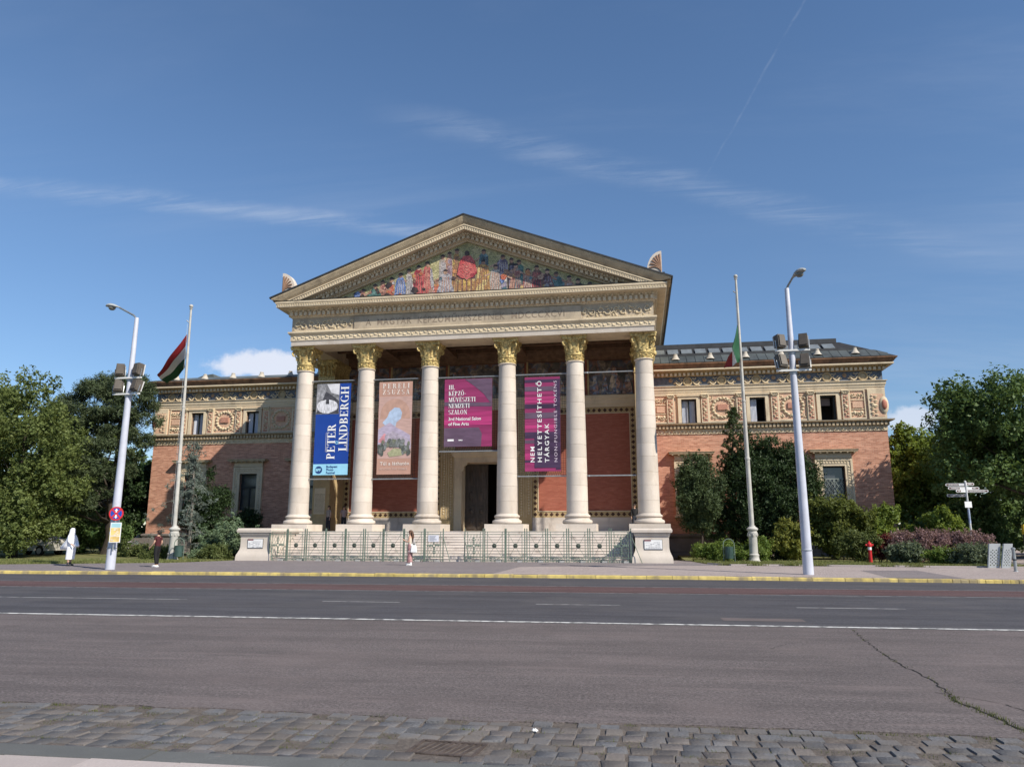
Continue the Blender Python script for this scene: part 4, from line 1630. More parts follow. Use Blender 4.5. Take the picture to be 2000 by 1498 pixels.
def relief_mesh(seed, w, h, kind):
    """carved panel centred on the origin, standing out of a wall facing -Y"""
    b = MB()
    rr = random.Random(seed)
    if kind == 'wreath':
        n = 18
        for i in range(n):
            a = 2 * PI * i / n
            x, z = w * .36 * math.cos(a), h * .36 * math.sin(a)
            b.boss(x, 0, z, .13, .12, .13, 7, 2)
            for q in range(2):
                b.boss(x + rr.uniform(-.13, .13), 0, z + rr.uniform(-.13, .13), .06, .05, .11, 6, 2)
        for s in (-1, 1):     # ribbons
            pts = [(s * (.15 + .1 * i), -.05 - .02 * (i % 2), h * .38 + .05 * math.sin(i * 1.4) - .03 * i) for i in range(8)]
            b.tube(pts, .04, 5)
            pts = [(s * (w * .40 - .03 * i), -.05, -h * .30 - .045 * i + .03 * math.sin(i * 2)) for i in range(5)]
            b.tube(pts, .045, 5)
            for q in range(5):
                b.boss(s * rr.uniform(.3, w * .46), 0, -h * .40 + rr.uniform(-.05, .1), .07, .06, .08, 6, 2)
                b.boss(s * rr.uniform(.5, w * .46), 0, h * .40 + rr.uniform(-.1, .05), .06, .05, .07, 6, 2)
    elif kind == 'plaque':
        for s in (-1, 1):
            for q in range(9):
                b.boss(s * rr.uniform(.05, w * .42), 0, h * .33 + rr.uniform(-.12, .12), .075, .06, .09, 6, 2)
                b.boss(s * rr.uniform(.05, w * .42), 0, -h * .34 + rr.uniform(-.12, .12), .085, .07, .10, 6, 2)
            b.ell((s * w * .24, -.02, -h * .30), (.14, .10, .14), 8, 5)
        b.box(-w * .40, w * .40, -.05, 0, h * .16, h * .19).box(-w * .40, w * .40, -.05, 0, -h * .19, -h * .16)
    elif kind == 'strip':
        n = 9
        for i in range(n):
            z = -h * .42 + h * .84 * i / (n - 1)
            b.boss(w * .22 * (-1) ** i, 0, z, w * .26, .06, .07, 6, 2)
            b.boss(-w * .2 * (-1) ** i, 0, z + .05, w * .2, .045, .06, 6, 2)
        b.boss(0, 0, 0, w * .36, .13, .08, 8, 2)
    return b.mesh(kind, ORN, 50)


REL_W = [relief_mesh(k, 1.9, 1.9, 'wreath') for k in range(2)]
REL_P = relief_mesh(5, 1.1, 1.9, 'plaque')
REL_S = relief_mesh(6, .34, 1.55, 'strip')
capb = MB()
for q in (-1, 0, 1):
    capb.boss(q * .13, 0, .0, .10, .13, .09, 7, 2)
capb.box(-.27, .27, -.13, 0, .10, .16)
for q in (-1, 1):
    capb.ell((q * .22, -.07, .05), (.07, .06, .07), 7, 4)
PILCAP = capb.mesh('capital', ORN, 50)
ringb = MB()
ringb.boss(0, 0, 0, .27, .27, .04, 14, 2)
ringb.tube([(.29 * math.cos(PI * q / 9), -.06, .29 * math.sin(PI * q / 9)) for q in range(19)], .055, 6)
for q in range(0):
    a = 2 * PI * q / 12
    ringb.boss(.29 * math.cos(a), 0, .29 * math.sin(a), .075, .075, .08, 6, 2)
ROUND = ringb.mesh('roundel', mat('roundel_stone', (.46, .36, .22), .85, .2, 5, .5, 16, fine=.15), 50)
ringb = MB()
ringb.boss(0, 0, 0, .15, .15, .07, 10, 2)
ROUND2 = ringb.mesh('small_roundel', mat('roundel_tan', (.34, .22, .13), .85, .2, 5, .4, 16), 50)
gb = MB()
for s in (1,):
    pts = []
    for i in range(8):
        t = i / 7
        pts.append((s * (.34 + .56 * t), -.06, .02 - .30 * math.sin(PI * t) * (1 - .15 * t)))
    gb.tube(pts, [.03, .045, .055, .06, .06, .055, .045, .03], 6)
    rr = random.Random(3)
    for q in range(12):
        gb.boss(s * rr.uniform(.45, .95), 0, rr.uniform(-.30, .10), .06, .05, .07, 6, 2)
    gb.tube([(s * .3, -.03, .22), (s * .5, -.05, .16), (s * .62, -.03, .24), (s * .55, -.04, .28)], .03, 5)
SWAG = gb.mesh('garland', ORN, 50)
vb = MB()
vb.lathe([(.34, 0), (.30, .05), (.22, .16), (.16, .30), (.13, .36), (.15, .38), (.13, .44), (.0, .47)], 10, cap=False)
VENT = vb.mesh('roof_ornament', mat('roof_ornament_stone', (.46, .42, .36), .8, .15, 5, .3, 15), 50)
leafb = MB()
leafb.boss(-.10, 0, .03, .13, .09, .05, 6, 2)
leafb.boss(.12, 0, -.04, .12, .08, .05, 6, 2)
leafb.boss(.02, 0, .11, .06, .05, .04, 6, 2)
leafb.boss(.0, 0, -.12, .07, .04, .04, 6, 2)


def wing(s):
    nm = 'left' if s < 0 else 'right'
    X = lambda a, b_: (min(s * a, s * b_), max(s * a, s * b_))
    off = BO
    # windows: lower ones with frames, upper ones set between the pilasters
    low = [(c - .72, c + .72, 3.35, 6.17) for c in WIN]
    att = [(c - .53, c + .53, 9.34, 11.10) for c in WIN]
    b = B()
    holes = [(*X(h[0], h[1]), h[2], h[3]) for h in low]
    x0, x1 = X(11.98, 27.72)
    cells(b, x0, x1, -.1, 8.56, YW, holes, .45)
    b.quad((s * 27.72, YW, -.1), (s * 27.72, 82, -.1), (s * 27.72, 82, 13), (s * 27.72, YW, 13))
    b.box(*X(12, 27.72), 81.9, 82, -.1, 13)
    wall = part(b, 'brick_wall', BRICK)
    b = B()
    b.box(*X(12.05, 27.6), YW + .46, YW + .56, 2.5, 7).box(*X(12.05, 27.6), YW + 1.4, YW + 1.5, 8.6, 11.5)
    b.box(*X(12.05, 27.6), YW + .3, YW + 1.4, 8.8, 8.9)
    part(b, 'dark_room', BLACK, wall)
    # plinth of grey stone blocks
    pl = part(B().rloft(*X(12.3, 27.75), YW - .12, YW + .3, [(-.1, .12), (.3, .12), (.33, .06), (1.30, .06), (1.34, .1), (1.44, .16), (1.56, .16), (1.60, .02)]), 'plinth', mat('plinth_stone_' + nm, (.20, .175, .165), .85, .15, 1.5, .25, 20, dirt=((.09, .075, .065), .6, 1.2, .5, .75)))
    b = B()
    xx = 12.6
    while xx < 27.5:
        b.box(*X(xx, xx + 1.42), YW - .22, YW - .17, .38, 1.26)
        xx += 1.47
    part(b, 'plinth_blocks', pl.data.materials[0], pl, kind='stuff')
    # string course: carved leaves, dark dentils, lead-covered ledge
    x0, x1 = X(11.98, 27.72)
    sc_ = part(B().box(x0 - .02, x1 + .02, YW - .06, YW + .4, 8.56, 8.90), 'leaf_course', CREAM)
    b = B()
    n = 30
    for i in range(n):
        c = 12.1 + 15.5 * (i + .5) / n
        b.add([(vx + s * c, vy + YW - .06, vz + 8.73) for vx, vy, vz in leafb.v], leafb.f)
    part(b, 'leaf_carving', ORN, sc_, smooth=50, kind='stuff')
    part(B().rloft(x0, x1, YW, YW + .4, [(8.90, .05), (8.92, .14), (9.18, .14), (9.19, .3), (9.25, .42), (9.30, .42), (9.31, .05)]), 'ledge', CREAMD, sc_)
    b = B()
    n = 60
    for i in range(n):
        c = 12.0 + 15.72 * (i + .5) / n
        b.box(s * c - .075, s * c + .075, YW - .29, YW - .14, 8.94, 9.17)
    part(b, 'ledge_dentils', CREAMD, sc_, kind='stuff')
    part(B().box(x0 - .43, x1 + .43, YW - .43, YW, 9.302, 9.325), 'ledge_flashing', LEAD, sc_)
    # attic band
    b = B()
    holes = [(*X(h[0], h[1]), h[2], h[3]) for h in att]
    cells(b, x0, x1, 9.31, 11.46, YW, holes, .35)
    attic = part(b, 'attic_wall', TERRA)
    for j, c in enumerate(WIN):
        h = att[j]
        b = B()
        xa, xb = X(h[0], h[1])
        fy = YW - .12
        b.box(xa - .24, xa, fy, YW + .05, 9.32, 11.10).box(xb, xb + .24, fy, YW + .05, 9.32, 11.10)
        b.box(xa - .24, xb + .24, fy, YW + .05, 11.10, 11.30)
        b.box(xa - .32, xb + .32, fy - .08, YW, 11.30, 11.40)
        w_ = part(b, 'attic_window', CREAM)
        b = B()
        yy = YW + .12
        b.box(xa + .001, xa + .06, yy, yy + .06, 9.33, 11.09).box(xb - .06, xb - .001, yy, yy + .06, 9.33, 11.09).box(xa + .06, xb - .06, yy, yy + .06, 11.0, 11.09)
        if not (s > 0 and j > 0):
            b.box(s * c - .03, s * c + .03, yy, yy + .06, 9.33, 11.0)
        part(b, 'sash', DARKFR, w_)
        # curtains
        def curtain(ca, cb, y):
            cb_ = B()
            n_ = 10
            for q in range(n_):
                u0, u1 = ca + (cb - ca) * q / n_, ca + (cb - ca) * (q + 1) / n_
                d0, d1 = (.03 if q % 2 else 0), (0 if q % 2 else .03)
                cb_.quad((u0, y + d0, 9.34), (u1, y + d1, 9.34), (u1, y + d1, 11.02), (u0, y + d0, 11.02))
            return part(cb_, 'curtain', SILK, w_)
        if s < 0 or j == 0:
            curtain(xa + .07, s * c - .05, YW + .26)
            curtain(s * c + .05, xb - .10, YW + .26)
        elif j == 1:
            curtain(xa + .07, xa + .50, YW + .26)
        else:
            part(B().box(xa + .08, xb - .28, YW + .5, YW + .55, 10.45, 10.99), 'blind', mat('inner_blind', (.18, .14, .13), .8, .15), w_)
            part(B().box(xb - .14, xb - .06, YW + .18, YW + .7, 9.34, 10.99), 'casement', DARKFR, w_)
    # pilasters, carved panels
    for p in PIL:
        q = s * p
        pi = part(B().box(q - .25, q + .25, YW - .13, YW + .01, 9.32, 11.45), 'attic_pilaster', CREAM)
        part(B().box(q - .17, q + .17, YW - .14, YW - .128, 9.46, 11.08), 'pilaster_field', REDTILE, pi)
        put('pilaster_carving', REL_S, pi, (q, YW - .14 - 45.5, 10.28))
        put('pilaster_capital', PILCAP, pi, (q, YW - .13 - 45.5, 11.25))
    fields = [(12.05, 12.97, 'p'), (15.87, 17.82, 'w'), (20.68, 22.60, 'w'), (25.40, 26.45, 'p')]
    for k_, (fa, fb, kd) in enumerate(fields):
        xa, xb = X(fa, fb)
        c = (xa + xb) / 2
        b = B()
        b.box(xa, xa + .07, YW - .07, YW, 9.36, 11.44).box(xb - .07, xb, YW - .07, YW, 9.36, 11.44).box(xa + .07, xb - .07, YW - .07, YW, 11.37, 11.44).box(xa + .07, xb - .07, YW - .07, YW, 9.36, 9.48)
        f_ = part(b, 'carved_panel', CREAM)
        if kd == 'w':
            put('wreath', REL_W[k_ % 2], f_, (c, YW - 45.5, 10.42))
            part(B().box(c - .34, c + .34, YW - .10, YW, 10.26, 10.66), 'tablet', REDTILE, f_)
        else:
            sx_ = (xb - xa) / 1.15
            o = put('plaque_carving', REL_P, f_, (c, YW - 45.5, 10.40))
            o.scale = (sx_, 1, 1)
            o['kind'] = 'stuff'
            part(B().box(c - .36 * sx_, c + .36 * sx_, YW - .07, YW, 10.17, 10.62), 'tablet', TERRA, f_)
    xa, xb = X(26.6, 27.74)
    pier = part(B().box(xa, xb, YW - .16, YW + .3, 9.32, 11.45), 'corner_pilaster', CREAM)
    part(B().box(xa + .18, xb - .14, YW - .175, YW - .158, 9.5, 11.1), 'pilaster_field', TERRA, pier)
    put('pilaster_carving', REL_S, pier, ((xa + xb) / 2 - s * .2, YW - .175 - 45.5, 10.28)).scale = (1.6, 1, 1)
    b = B()
    b.boss(s * 27.6, YW - .2, 10.3, .30, .62, .10, 14, 3)
    part(b, 'shield', CREAM, pier, smooth=50)
    b = B()
    b.boss(s * 27.6, YW - .26, 10.32, .19, .38, .12, 12, 3)
    part(b, 'shield_boss', mat('shield_red_' + nm, (.42, .17, .12), .7, .15, 4), pier, smooth=50)
    # fascias, blue garland frieze, dentils
    part(B().rloft(x0, x1, YW, YW + .4, [(11.46, .06), (11.60, .06), (11.61, .10), (11.76, .10), (11.77, .15), (11.98, .17), (12.02, .24), (12.06, .24), (12.07, .02)]), 'wing_architrave', CREAM)
    bl = part(B().box(x0, x1, YW - .01, YW + .4, 12.07, 12.76), 'garland_frieze', BLUEG)
    for k_ in range(7):
        c = 12.1 + 2.39 * k_
        if c < 27.6:
            if k_ > 0:
                put('roundel', ROUND, bl, (s * c, YW - .01 - 45.5, 12.40))
            if c + 1.2 < 27.6:
                put('small_roundel', ROUND2, bl, (s * (c + 1.195), YW - .01 - 45.5, 12.50))
            if k_ > 0:
                for sg in (-1, 1):
                    put('garland', SWAG, bl, (s * c, YW - .01 - 45.5, 12.40)).scale = (sg, 1, 1)
    part(B().rloft(x0, x1, YW, YW + .4, [(12.76, .05), (12.78, .13), (13.0, .13), (13.02, .25), (13.08, .34), (13.10, .34)]), 'wing_bed_moulding', TAN)
    b = B()
    n = 52
    for i in range(n):
        c = 11.95 + 16 * (i + .5) / n
        b.box(s * c - .085, s * c + .085, YW - .33, YW - .13, 12.79, 12.99)
    part(b, 'wing_dentils', CREAM, kind='stuff')
    part(B().rloft(x0, x1, YW, 60, [(13.10, .34), (13.102, .62), (13.13, .64), (13.22, .64), (13.24, .60)], cap=False), 'wing_corona', CREAM)
    part(B().rloft(x0, x1, YW, 60, [(13.24, .58), (13.28, .64), (13.40, .72), (13.52, .84), (13.58, .86), (13.60, .86), (13.62, .2)], cap=False), 'wing_gutter', mat('gutter_tile_' + nm, (.27, .15, .09), .85, .25, 2.5, .4, 16, dirt=((.10, .07, .05), .7, 1.5, .45, .7)))
    # roof: seamed panels rising to a ridge, hipped at the outer end
    e0y, e0z = YW - .82, 13.60
    ry, rz_ = (56.3, 15.38) if s > 0 else (55.3, 14.18)
    xo = 28.56
    xr = 25.6 if s > 0 else 26.6
    b = B()
    b.add([(s * 11.95, e0y, e0z), (s * xo, e0y, e0z), (s * xr, ry, rz_), (s * 11.95, ry, rz_)], [(0, 1, 2, 3)])
    b.add([(s * xo, e0y, e0z), (s * xo, 82, e0z), (s * xr, 80, rz_), (s * xr, ry, rz_)], [(0, 1, 2, 3)])
    b.add([(s * 11.95, ry, rz_), (s * xr, ry, rz_), (s * xr, 80, rz_), (s * 11.95, 80, rz_)], [(0, 1, 2, 3)])
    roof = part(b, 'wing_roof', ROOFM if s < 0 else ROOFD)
    sl = (rz_ - e0z) / (ry - e0y)
    pw = .62
    def slab(pts, up, nm_, m_, par):
        """thin panel on the roof slope"""
        bb = B()
        lo = [(x_, y_, e0z + (y_ - e0y) * sl + up * .3) for x_, y_ in pts]
        hi = [(x_, y_ - .018, e0z + (y_ - e0y) * sl + up) for x_, y_ in pts]
        n_ = len(pts)
        bb.add(lo + hi, [(i, (i + 1) % n_, (i + 1) % n_ + n_, i + n_) for i in range(n_)] + [tuple(range(n_, 2 * n_))])
        return part(bb, nm_, m_, par)
    ys = (e0y + .02, 54.62) if s > 0 else (e0y + .02, ry)
    k_ = 0
    while True:
        a, c = 12.0 + k_ * pw, 12.0 + k_ * pw + pw - .035
        ymax = ys[1]
        hip = lambda xx: e0y + (xo - xx) / (xo - xr) * (ry - e0y)
        if hip(c) < ys[0] + .1:
            break
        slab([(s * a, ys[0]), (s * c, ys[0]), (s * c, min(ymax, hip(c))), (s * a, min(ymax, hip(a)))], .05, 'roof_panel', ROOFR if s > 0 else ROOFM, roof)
        k_ += 1
    if s > 0:                     # gutter board and roof lights on the right wing
        b = B()
        z_ = e0z + (54.72 - e0y) * sl
        b.box(12.0, 26.6, 54.66, 54.80, z_ - .05, z_ + .17)
        part(b, 'snow_board', LEAD, roof)
        for k_ in range(14):
            a, c = 12.2 + k_ * 1.0, 12.2 + k_ * 1.0 + .78
            if c > 25.9: break
            hy = min(55.75, e0y + (xo - c) / (xo - xr) * (ry - e0y) - .05)
            if hy < 55.2: break
            slab([(a, 54.98), (c, 54.98), (c, hy), (a, hy)], .12, 'roof_light', mat('roof_light_glass', (.17, .185, .19), .25, .2, 2, spec=.7) if k_ == 0 else bpy.data.materials['roof_light_glass'], roof)
        part(B().box(12.0, 25.4, 56.2, 56.45, rz_ - .05, rz_ + .28), 'ridge_board', LEAD, roof)
    else:
        b = B()
        b.prism([(-28.6, rz_), (-26.2, rz_ + .85), (-25.3, rz_ + .95), (-24.9, rz_)], 'y', 58, 66)
        part(b, 'rear_roof', ROOFM, roof)
    for c in (13.7, 16.15, 18.6, 21.05, 23.5, 26.0):
        put('roof_ornament', VENT, roof, (s * c, e0y + .55 - 45.5, e0z + .55 * sl))
    # lower windows
    for j, c in enumerate(WIN):
        h = low[j]
        xa, xb = X(h[0], h[1])
        cc = s * c
        fy = YW - .16
        b = B()
        for e0, e1, y_ in ((0, .16, fy + .03), (.16, .36, fy - .0), (.36, .50, fy - .05)):
            b.box(xa - e1, xa - e0, y_, YW + .1, 3.05, 6.17 + e1).box(xb + e0, xb + e1, y_, YW + .1, 3.05, 6.17 + e1)
            b.box(xa - e0, xb + e0, y_, YW + .1, 6.17 + e0, 6.17 + e1)
        b.box(xa - .50, xb + .50, fy, YW + .1, 2.80, 3.05)
        b.rloft(xa - .60, xb + .60, fy - .14, YW + .2, [(2.72, 0), (2.86, 0)])
        b.rloft(xa - .46, xb + .46, fy - .04, YW + .1, [(6.68, .01), (6.72, .06), (6.76, .06), (6.77, 0), (7.02, 0)])
        fr = part(b, 'window', CREAM)
        b = B()
        rr = random.Random(j)
        for i in range(17):
            zz = 3.15 + i * .185
            for xx in (xa - .26, xb + .26):
                b.boss(xx, fy, zz, .07, .075, .035, 6, 2)
        for i in range(10):
            b.boss(xa - .15 + (xb - xa + .3) * i / 9, fy, 6.43, .075, .06, .035, 6, 2)
        part(b, 'frame_carving', ORN, fr, smooth=50, kind='stuff')
        b = B()
        b.rloft(xa - .48, xb + .48, fy - .05, YW, [(7.0, 0), (7.03, .05), (7.10, .10), (7.11, .34), (7.20, .36), (7.25, .40), (7.28, .40), (7.29, .0)])
        hood = part(b, 'hood', CREAMD, fr)
        b = B()
        for i in range(7):
            xx = xa - .6 + (xb - xa + 1.2) * i / 6
            b.box(xx - .05, xx + .05, fy - .36, fy - .12, 7.03, 7.105)
        part(b, 'hood_brackets', CREAMD, fr, kind='stuff')
        b = B()
        b.box(xa + .001, xb - .001, YW + .28, YW + .29, 3.36, 6.16)
        part(b, 'pane', GLASSD, fr)
        b = B()
        b.box(xa + .001, xa + .09, YW + .2, YW + .275, 3.36, 6.16).box(xb - .09, xb - .001, YW + .2, YW + .275, 3.36, 6.16).box(xa + .09, xb - .09, YW + .2, YW + .275, 6.07, 6.16)
        b.box(xa + .09, xb - .09, YW + .2, YW + .275, 3.36, 3.46)
        if s < 0:
            b.box(cc - .05, cc + .05, YW + .2, YW + .275, 3.46, 5.05).box(xa + .09, xb - .09, YW + .19, YW + .275, 5.05, 5.22)
        part(b, 'sash', DARKFR, fr)
        if s > 0:
            b = B()
            for i in range(-6, 7):
                for sg in (-1, 1):
                    pts = []
                    for zz in (3.46, 5.30):
                        xx = cc + i * .26 + sg * (zz - 4.38) * .62
                        pts.append((xx, zz))
                    (u0, z0), (u1, z1) = pts
                    # clip to the opening
                    def clip(u0, z0, u1, z1):
                        lo_, hi_ = xa + .09, xb - .09
                        t0, t1 = 0.0, 1.0
                        du = u1 - u0
                        for bound, sgn in ((lo_, 1), (hi_, -1)):
                            da, db = sgn * (u0 - bound), sgn * (u1 - bound)
                            if da < 0 and db < 0: return None
                            if da < 0: t0 = max(t0, -da / (db - da))
                            elif db < 0: t1 = min(t1, da / (da - db))
                        if t0 >= t1: return None
                        return (u0 + du * t0, z0 + (z1 - z0) * t0, u0 + du * t1, z0 + (z1 - z0) * t1)
                    r_ = clip(u0, z0, u1, z1)
                    if r_:
                        yy = YW + (.15 if sg > 0 else .165)
                        b.tube([(r_[0], yy, r_[1]), (r_[2], yy, r_[3])], .016, 4)
            b.box(xa + .09, xb - .09, YW + .14, YW + .17, 5.28, 5.33).box(cc - .018, cc + .018, YW + .14, YW + .17, 3.46, 5.28)
            part(b, 'window_grille', mat('grille_grey', (.28, .32, .30), .6, .15) if 'grille_grey' not in MATS else MATS['grille_grey'], fr)
    return wall


wing(-1)
wing(1)

# ================================================================== green iron fence across the steps
FY = 41.0
FZ = .12
def fence_panel_mesh(w, kind):
    b = MB()
    t = .017
    def bar(x0, z0, x1, z1, r=t, y=0.0):
        b.tube([(x0, y, z0), (x1, y, z1)], r, 4)
    h = 1.62
    for x in (.05, w - .05):
        b.box(x - .026, x + .026, -.026, .026, -.01, 1.74)
        b.lathe([(.03, 1.74), (.035, 1.77), (.0, 1.82)], 6, x, 0)
    for z in (.06, .24, h - .14, h):
        bar(.076, z, w - .076, z)
    for x in (.20, w - .20):
        bar(x, .06, x, h)
    if kind == 'rosette':
        for s_ in (-1, 1):
            bar(.20, .24 if s_ > 0 else h - .14, w - .20, h - .14 if s_ > 0 else .24, .009, .012 * s_)
        n = 3
        for i in range(n):        # scrolls in the foot band
            c = .26 + (w - .52) * (i + .5) / n
            pts = [(c + .075 * math.cos(a_ * .5), 0, .15 + .065 * math.sin(a_ * .5)) for a_ in range(13)]
            b.tube(pts, .013, 4)
    else:
        for i in range(-4, 9):     # lattice of the gate leaves
            for s_ in (-1, 1):
                x0 = i * .17
                x1 = x0 + .62
                za, zb = (.24, h - .14) if s_ > 0 else (h - .14, .24)
                m = (zb - za) / (x1 - x0)
                xa, xb = max(x0, .20), min(x1, w - .20)
                if xa < xb:
                    bar(xa, za + m * (xa - x0), xb, za + m * (xb - x0), .008, .01 * s_)
        for a_ in range(4):        # cross of leaves
            ca, sa = math.cos(PI / 2 * a_), math.sin(PI / 2 * a_)
            for q in range(1, 5):
                b.ell((w / 2 + ca * .09 * q, -.02, .88 + sa * .10 * q), (.05, .02, .05), 6, 4)
                b.ell((w / 2 + ca * .09 * q - sa * .05, -.02, .88 + sa * .10 * q + ca * .05), (.035, .02, .035), 6, 4)
        bar(w / 2, .24, w / 2, .44, .014)
    return b


ros = MB()
for i in range(10):
    a = 2 * PI * i / 10
    ros.ell((.085 * math.cos(a), -.02, .085 * math.sin(a)), (.05, .03, .05), 6, 4)
ros.ell((0, -.03, 0), (.06, .04, .06), 8, 5)
ROS = ros.mesh('rosette', mat('rosette_iron', (.07, .085, .07), .6, .25, 8), 50)
foot = MB()
foot.rloft(-.13, .13, -.16, .16, [(0, 0), (.07, 0), (.09, -.02)])
FOOT = foot.mesh('foot', mat('fence_foot', (.33, .33, .32), .85, .2, 6), None)
PAPER = mat('notice_paper', (.72, .73, .80), .6, .05, 6)


def fence(xs, gates, label, notice=None):
    f = thing('iron_fence', label, 'fence', ((xs[0] + xs[-1]) / 2, FY, FZ), 0, 'iron fence runs in front of the museum steps')
    x0 = f.location.x
    cache = {}
    for i, (a, c) in enumerate(zip(xs, xs[1:])):
        kind = 'gate' if i in gates else 'rosette'
        w = c - a - .01
        key = (kind, round(w, 1))
        if key not in cache:
            cache[key] = fence_panel_mesh(round(w, 1) + .03, kind).mesh('gate_panel' if kind == 'gate' else 'fence_panel', IRON)
        p = put('gate_panel' if kind == 'gate' else 'fence_panel', cache[key], f, (a - x0, 0, 0), (random.uniform(-.012, .012), 0, random.uniform(-.012, .012)))
        if kind == 'rosette':
            put('rosette', ROS, p, (w / 2, -.012, .87))
        put('foot', FOOT, p, (w / 2 + .25, .0, -.002))
    if notice is not None:
        b = MB()
        b.box(-.30, .30, -.05, -.04, 1.08, 1.44)
        o = b.build('paper_notice', PAPER, f, ((xs[notice] + xs[notice + 1]) / 2 - x0, 0, 0))
        b = MB()
        rr = random.Random(1)
        for r_ in range(7):
            b.box(-.24, -.24 + rr.uniform(.25, .46), -.056, -.053, 1.13 + r_ * .042, 1.145 + r_ * .042)
        b.build('notice_text', bpy.data.materials['plate_print'], o)
    # raking stays behind the run
    b = MB()
    for x in (xs[0], xs[-1]):
        b.tube([(x - x0, .03, 1.3), (x - x0 + (.5 if x > x0 else .45), -.35, .0)], .02, 5)
    b.build('stay', IRON, f)
    return f


fence([-21.05, -19.94, -18.79, -17.62, -16.43, -15.29, -14.18, -12.99, -11.79, -10.71], (0, 8), 'green iron fence of rosette panels from the left pedestal to the gap', 8)
fence([-9.53, -8.41, -7.22, -6.07, -4.93, -3.79, -2.65, -1.51, -.37], (0, 7), 'green iron fence of rosette panels from the gap to the right pedestal')

# ================================================================== banners between the columns
BY = 46.4
STEEL = mat('galvanised_tube', (.34, .36, .37), .4, .15, 5, metal=.6, spec=.5)
NET = mat('banner_net', (.035, .037, .03), .9, .3, 8)
BLUEB = mat('banner_blue', (.012, .055, .30), .55, .05, 2)
PALEB = mat('banner_pale_blue', (.30, .62, .80), .55, .04, 2)
WHITEB = mat('banner_white', (.80, .80, .80), .55, .02, 2)
NAVY = mat('banner_navy', (.02, .06, .20), .55, .1, 2)
PINKB = mat('banner_dusty_pink', (.46, .27, .21), .6, .06, 2)
PLUM = mat('banner_plum', (.27, .035, .12), .55, .25, 1.2, stretch=(.25, 1, 3))
PLUMD = mat('banner_dark_plum', (.055, .03, .07), .55, .3, 1.5, stretch=(.3, 1, 3))
PLUMG = mat('banner_grey_plum', (.12, .075, .12), .55, .2, 2, stretch=(.5, 1, 2))
MAG = mat('banner_magenta', (.40, .04, .16), .55, .3, 1.5, stretch=(.2, 1, 4))


def grey_photo(name):
    return mat(name, (.28, .28, .30), .5, .75, 2.6, fine=.3, fscale=9, detail=6)


def banner(label, xa, xb, za, zb, pole_top, pole_bot, base, net=True, group=None):
    """a printed cloth laced to a net between two steel tubes"""
    cx = (xa + xb) / 2
    t = thing('banner', label, 'banner', (cx, BY, za), 0, group)
    off = (cx, BY, za)
    b = MB(off)
    nx_, nz_ = 8, 24
    vs = []
    for j in range(nz_ + 1):
        for i in range(nx_ + 1):
            x = xa + (xb - xa) * i / nx_
            z = za + (zb - za) * j / nz_
            vs.append((x, BY + .006 * math.sin(j * 1.1) * (1 if i in (0, nx_) else .4), z))
    fs = [(j * (nx_ + 1) + i, j * (nx_ + 1) + i + 1, (j + 1) * (nx_ + 1) + i + 1, (j + 1) * (nx_ + 1) + i) for j in range(nz_) for i in range(nx_)]
    b.add(vs, fs)
    b.build('cloth', base, t)
    for x0, x1, z in (pole_top, pole_bot):
        b = MB(off)
        b.tube([(x0, BY + .02, z), (x1, BY + .02, z)], .045, 8)
        b.build('tube', STEEL, t, smooth=40)
    b = MB(off)
    x0, x1 = pole_top[0] + .02, pole_top[1] - .02
    zt, zl = pole_top[2], pole_bot[2]
    rr = random.Random(int(xa * 10))
    # lacing: diagonal cords from the cloth to the tubes and between the cloth and the columns
    def cords(p0, p1, q0, q1, n_):
        for i in range(n_):
            u, v = i / n_, (i + 1) / n_
            A = (p0[0] + (p1[0] - p0[0]) * u, p0[1] + (p1[1] - p0[1]) * u)
            M_ = (q0[0] + (q1[0] - q0[0]) * (u + v) / 2, q0[1] + (q1[1] - q0[1]) * (u + v) / 2)
            C_ = (p0[0] + (p1[0] - p0[0]) * v, p0[1] + (p1[1] - p0[1]) * v)
            b.tube([(A[0], BY + .02, A[1]), (M_[0], BY + .02, M_[1])], .012, 3, cap=False)
            b.tube([(M_[0], BY + .02, M_[1]), (C_[0], BY + .02, C_[1])], .012, 3, cap=False)
    cords((xa, zb), (xb, zb), (xa, zt), (xb, zt), 20)
    b.build('lacing', NET, t)
    b = MB(off)
    cords((xa, za), (xb, za), (xa, zl), (xb, zl), 20)
    b.build('lacing', NET, t)
    # open-mesh strips of the carrying net on both sides
    b = MB(off)
    for nx0, nx1 in ((x0, xa - .01), (xb + .01, x1)):
        if nx1 - nx0 < .08: continue
        k = int((zt - zl) / .11)
        for i in range(k):
            z = zl + (zt - zl) * i / k
            b.box(nx0, nx1, BY + .03, BY + .034, z, z + .018)
        k = max(2, int((nx1 - nx0) / .11))
        for i in range(k):
            x = nx0 + (nx1 - nx0) * i / k
            b.box(x, x + .016, BY + .036, BY + .040, zl, zt)
    for (z0, z1) in ((zl, za - .01), (zb + .01, zt)):
        k = max(2, int((z1 - z0) / .11))
        for i in range(k):
            z = z0 + (z1 - z0) * i / k
            b.box(xa, xb, BY + .03, BY + .034, z, z + .014)
    if b.v:
        b.build('net', NET, t)
    return t, off


def panel(t, off, nm, m, x0, x1, z0, z1, d=.008):
    b = MB(off)
    b.box(x0, x1, BY - d - .002, BY - d, z0, z1)
    return b.build(nm, m, t)


def poly(t, off, nm, m, pts, d):
    b = MB(off)
    b.prism(pts, 'y', BY - d - .002, BY - d)
    return b.build(nm, m, t)


def blob(cx, cz, rx, rz, n=18, j=.0, seed=0):
    rr = random.Random(seed)
    return [(cx + rx * math.cos(2 * PI * i / n) * (1 + rr.uniform(-j, j)), cz + rz * math.sin(2 * PI * i / n) * (1 + rr.uniform(-j, j))) for i in range(n)]


BG_ = 'exhibition banners hung between the portico columns'
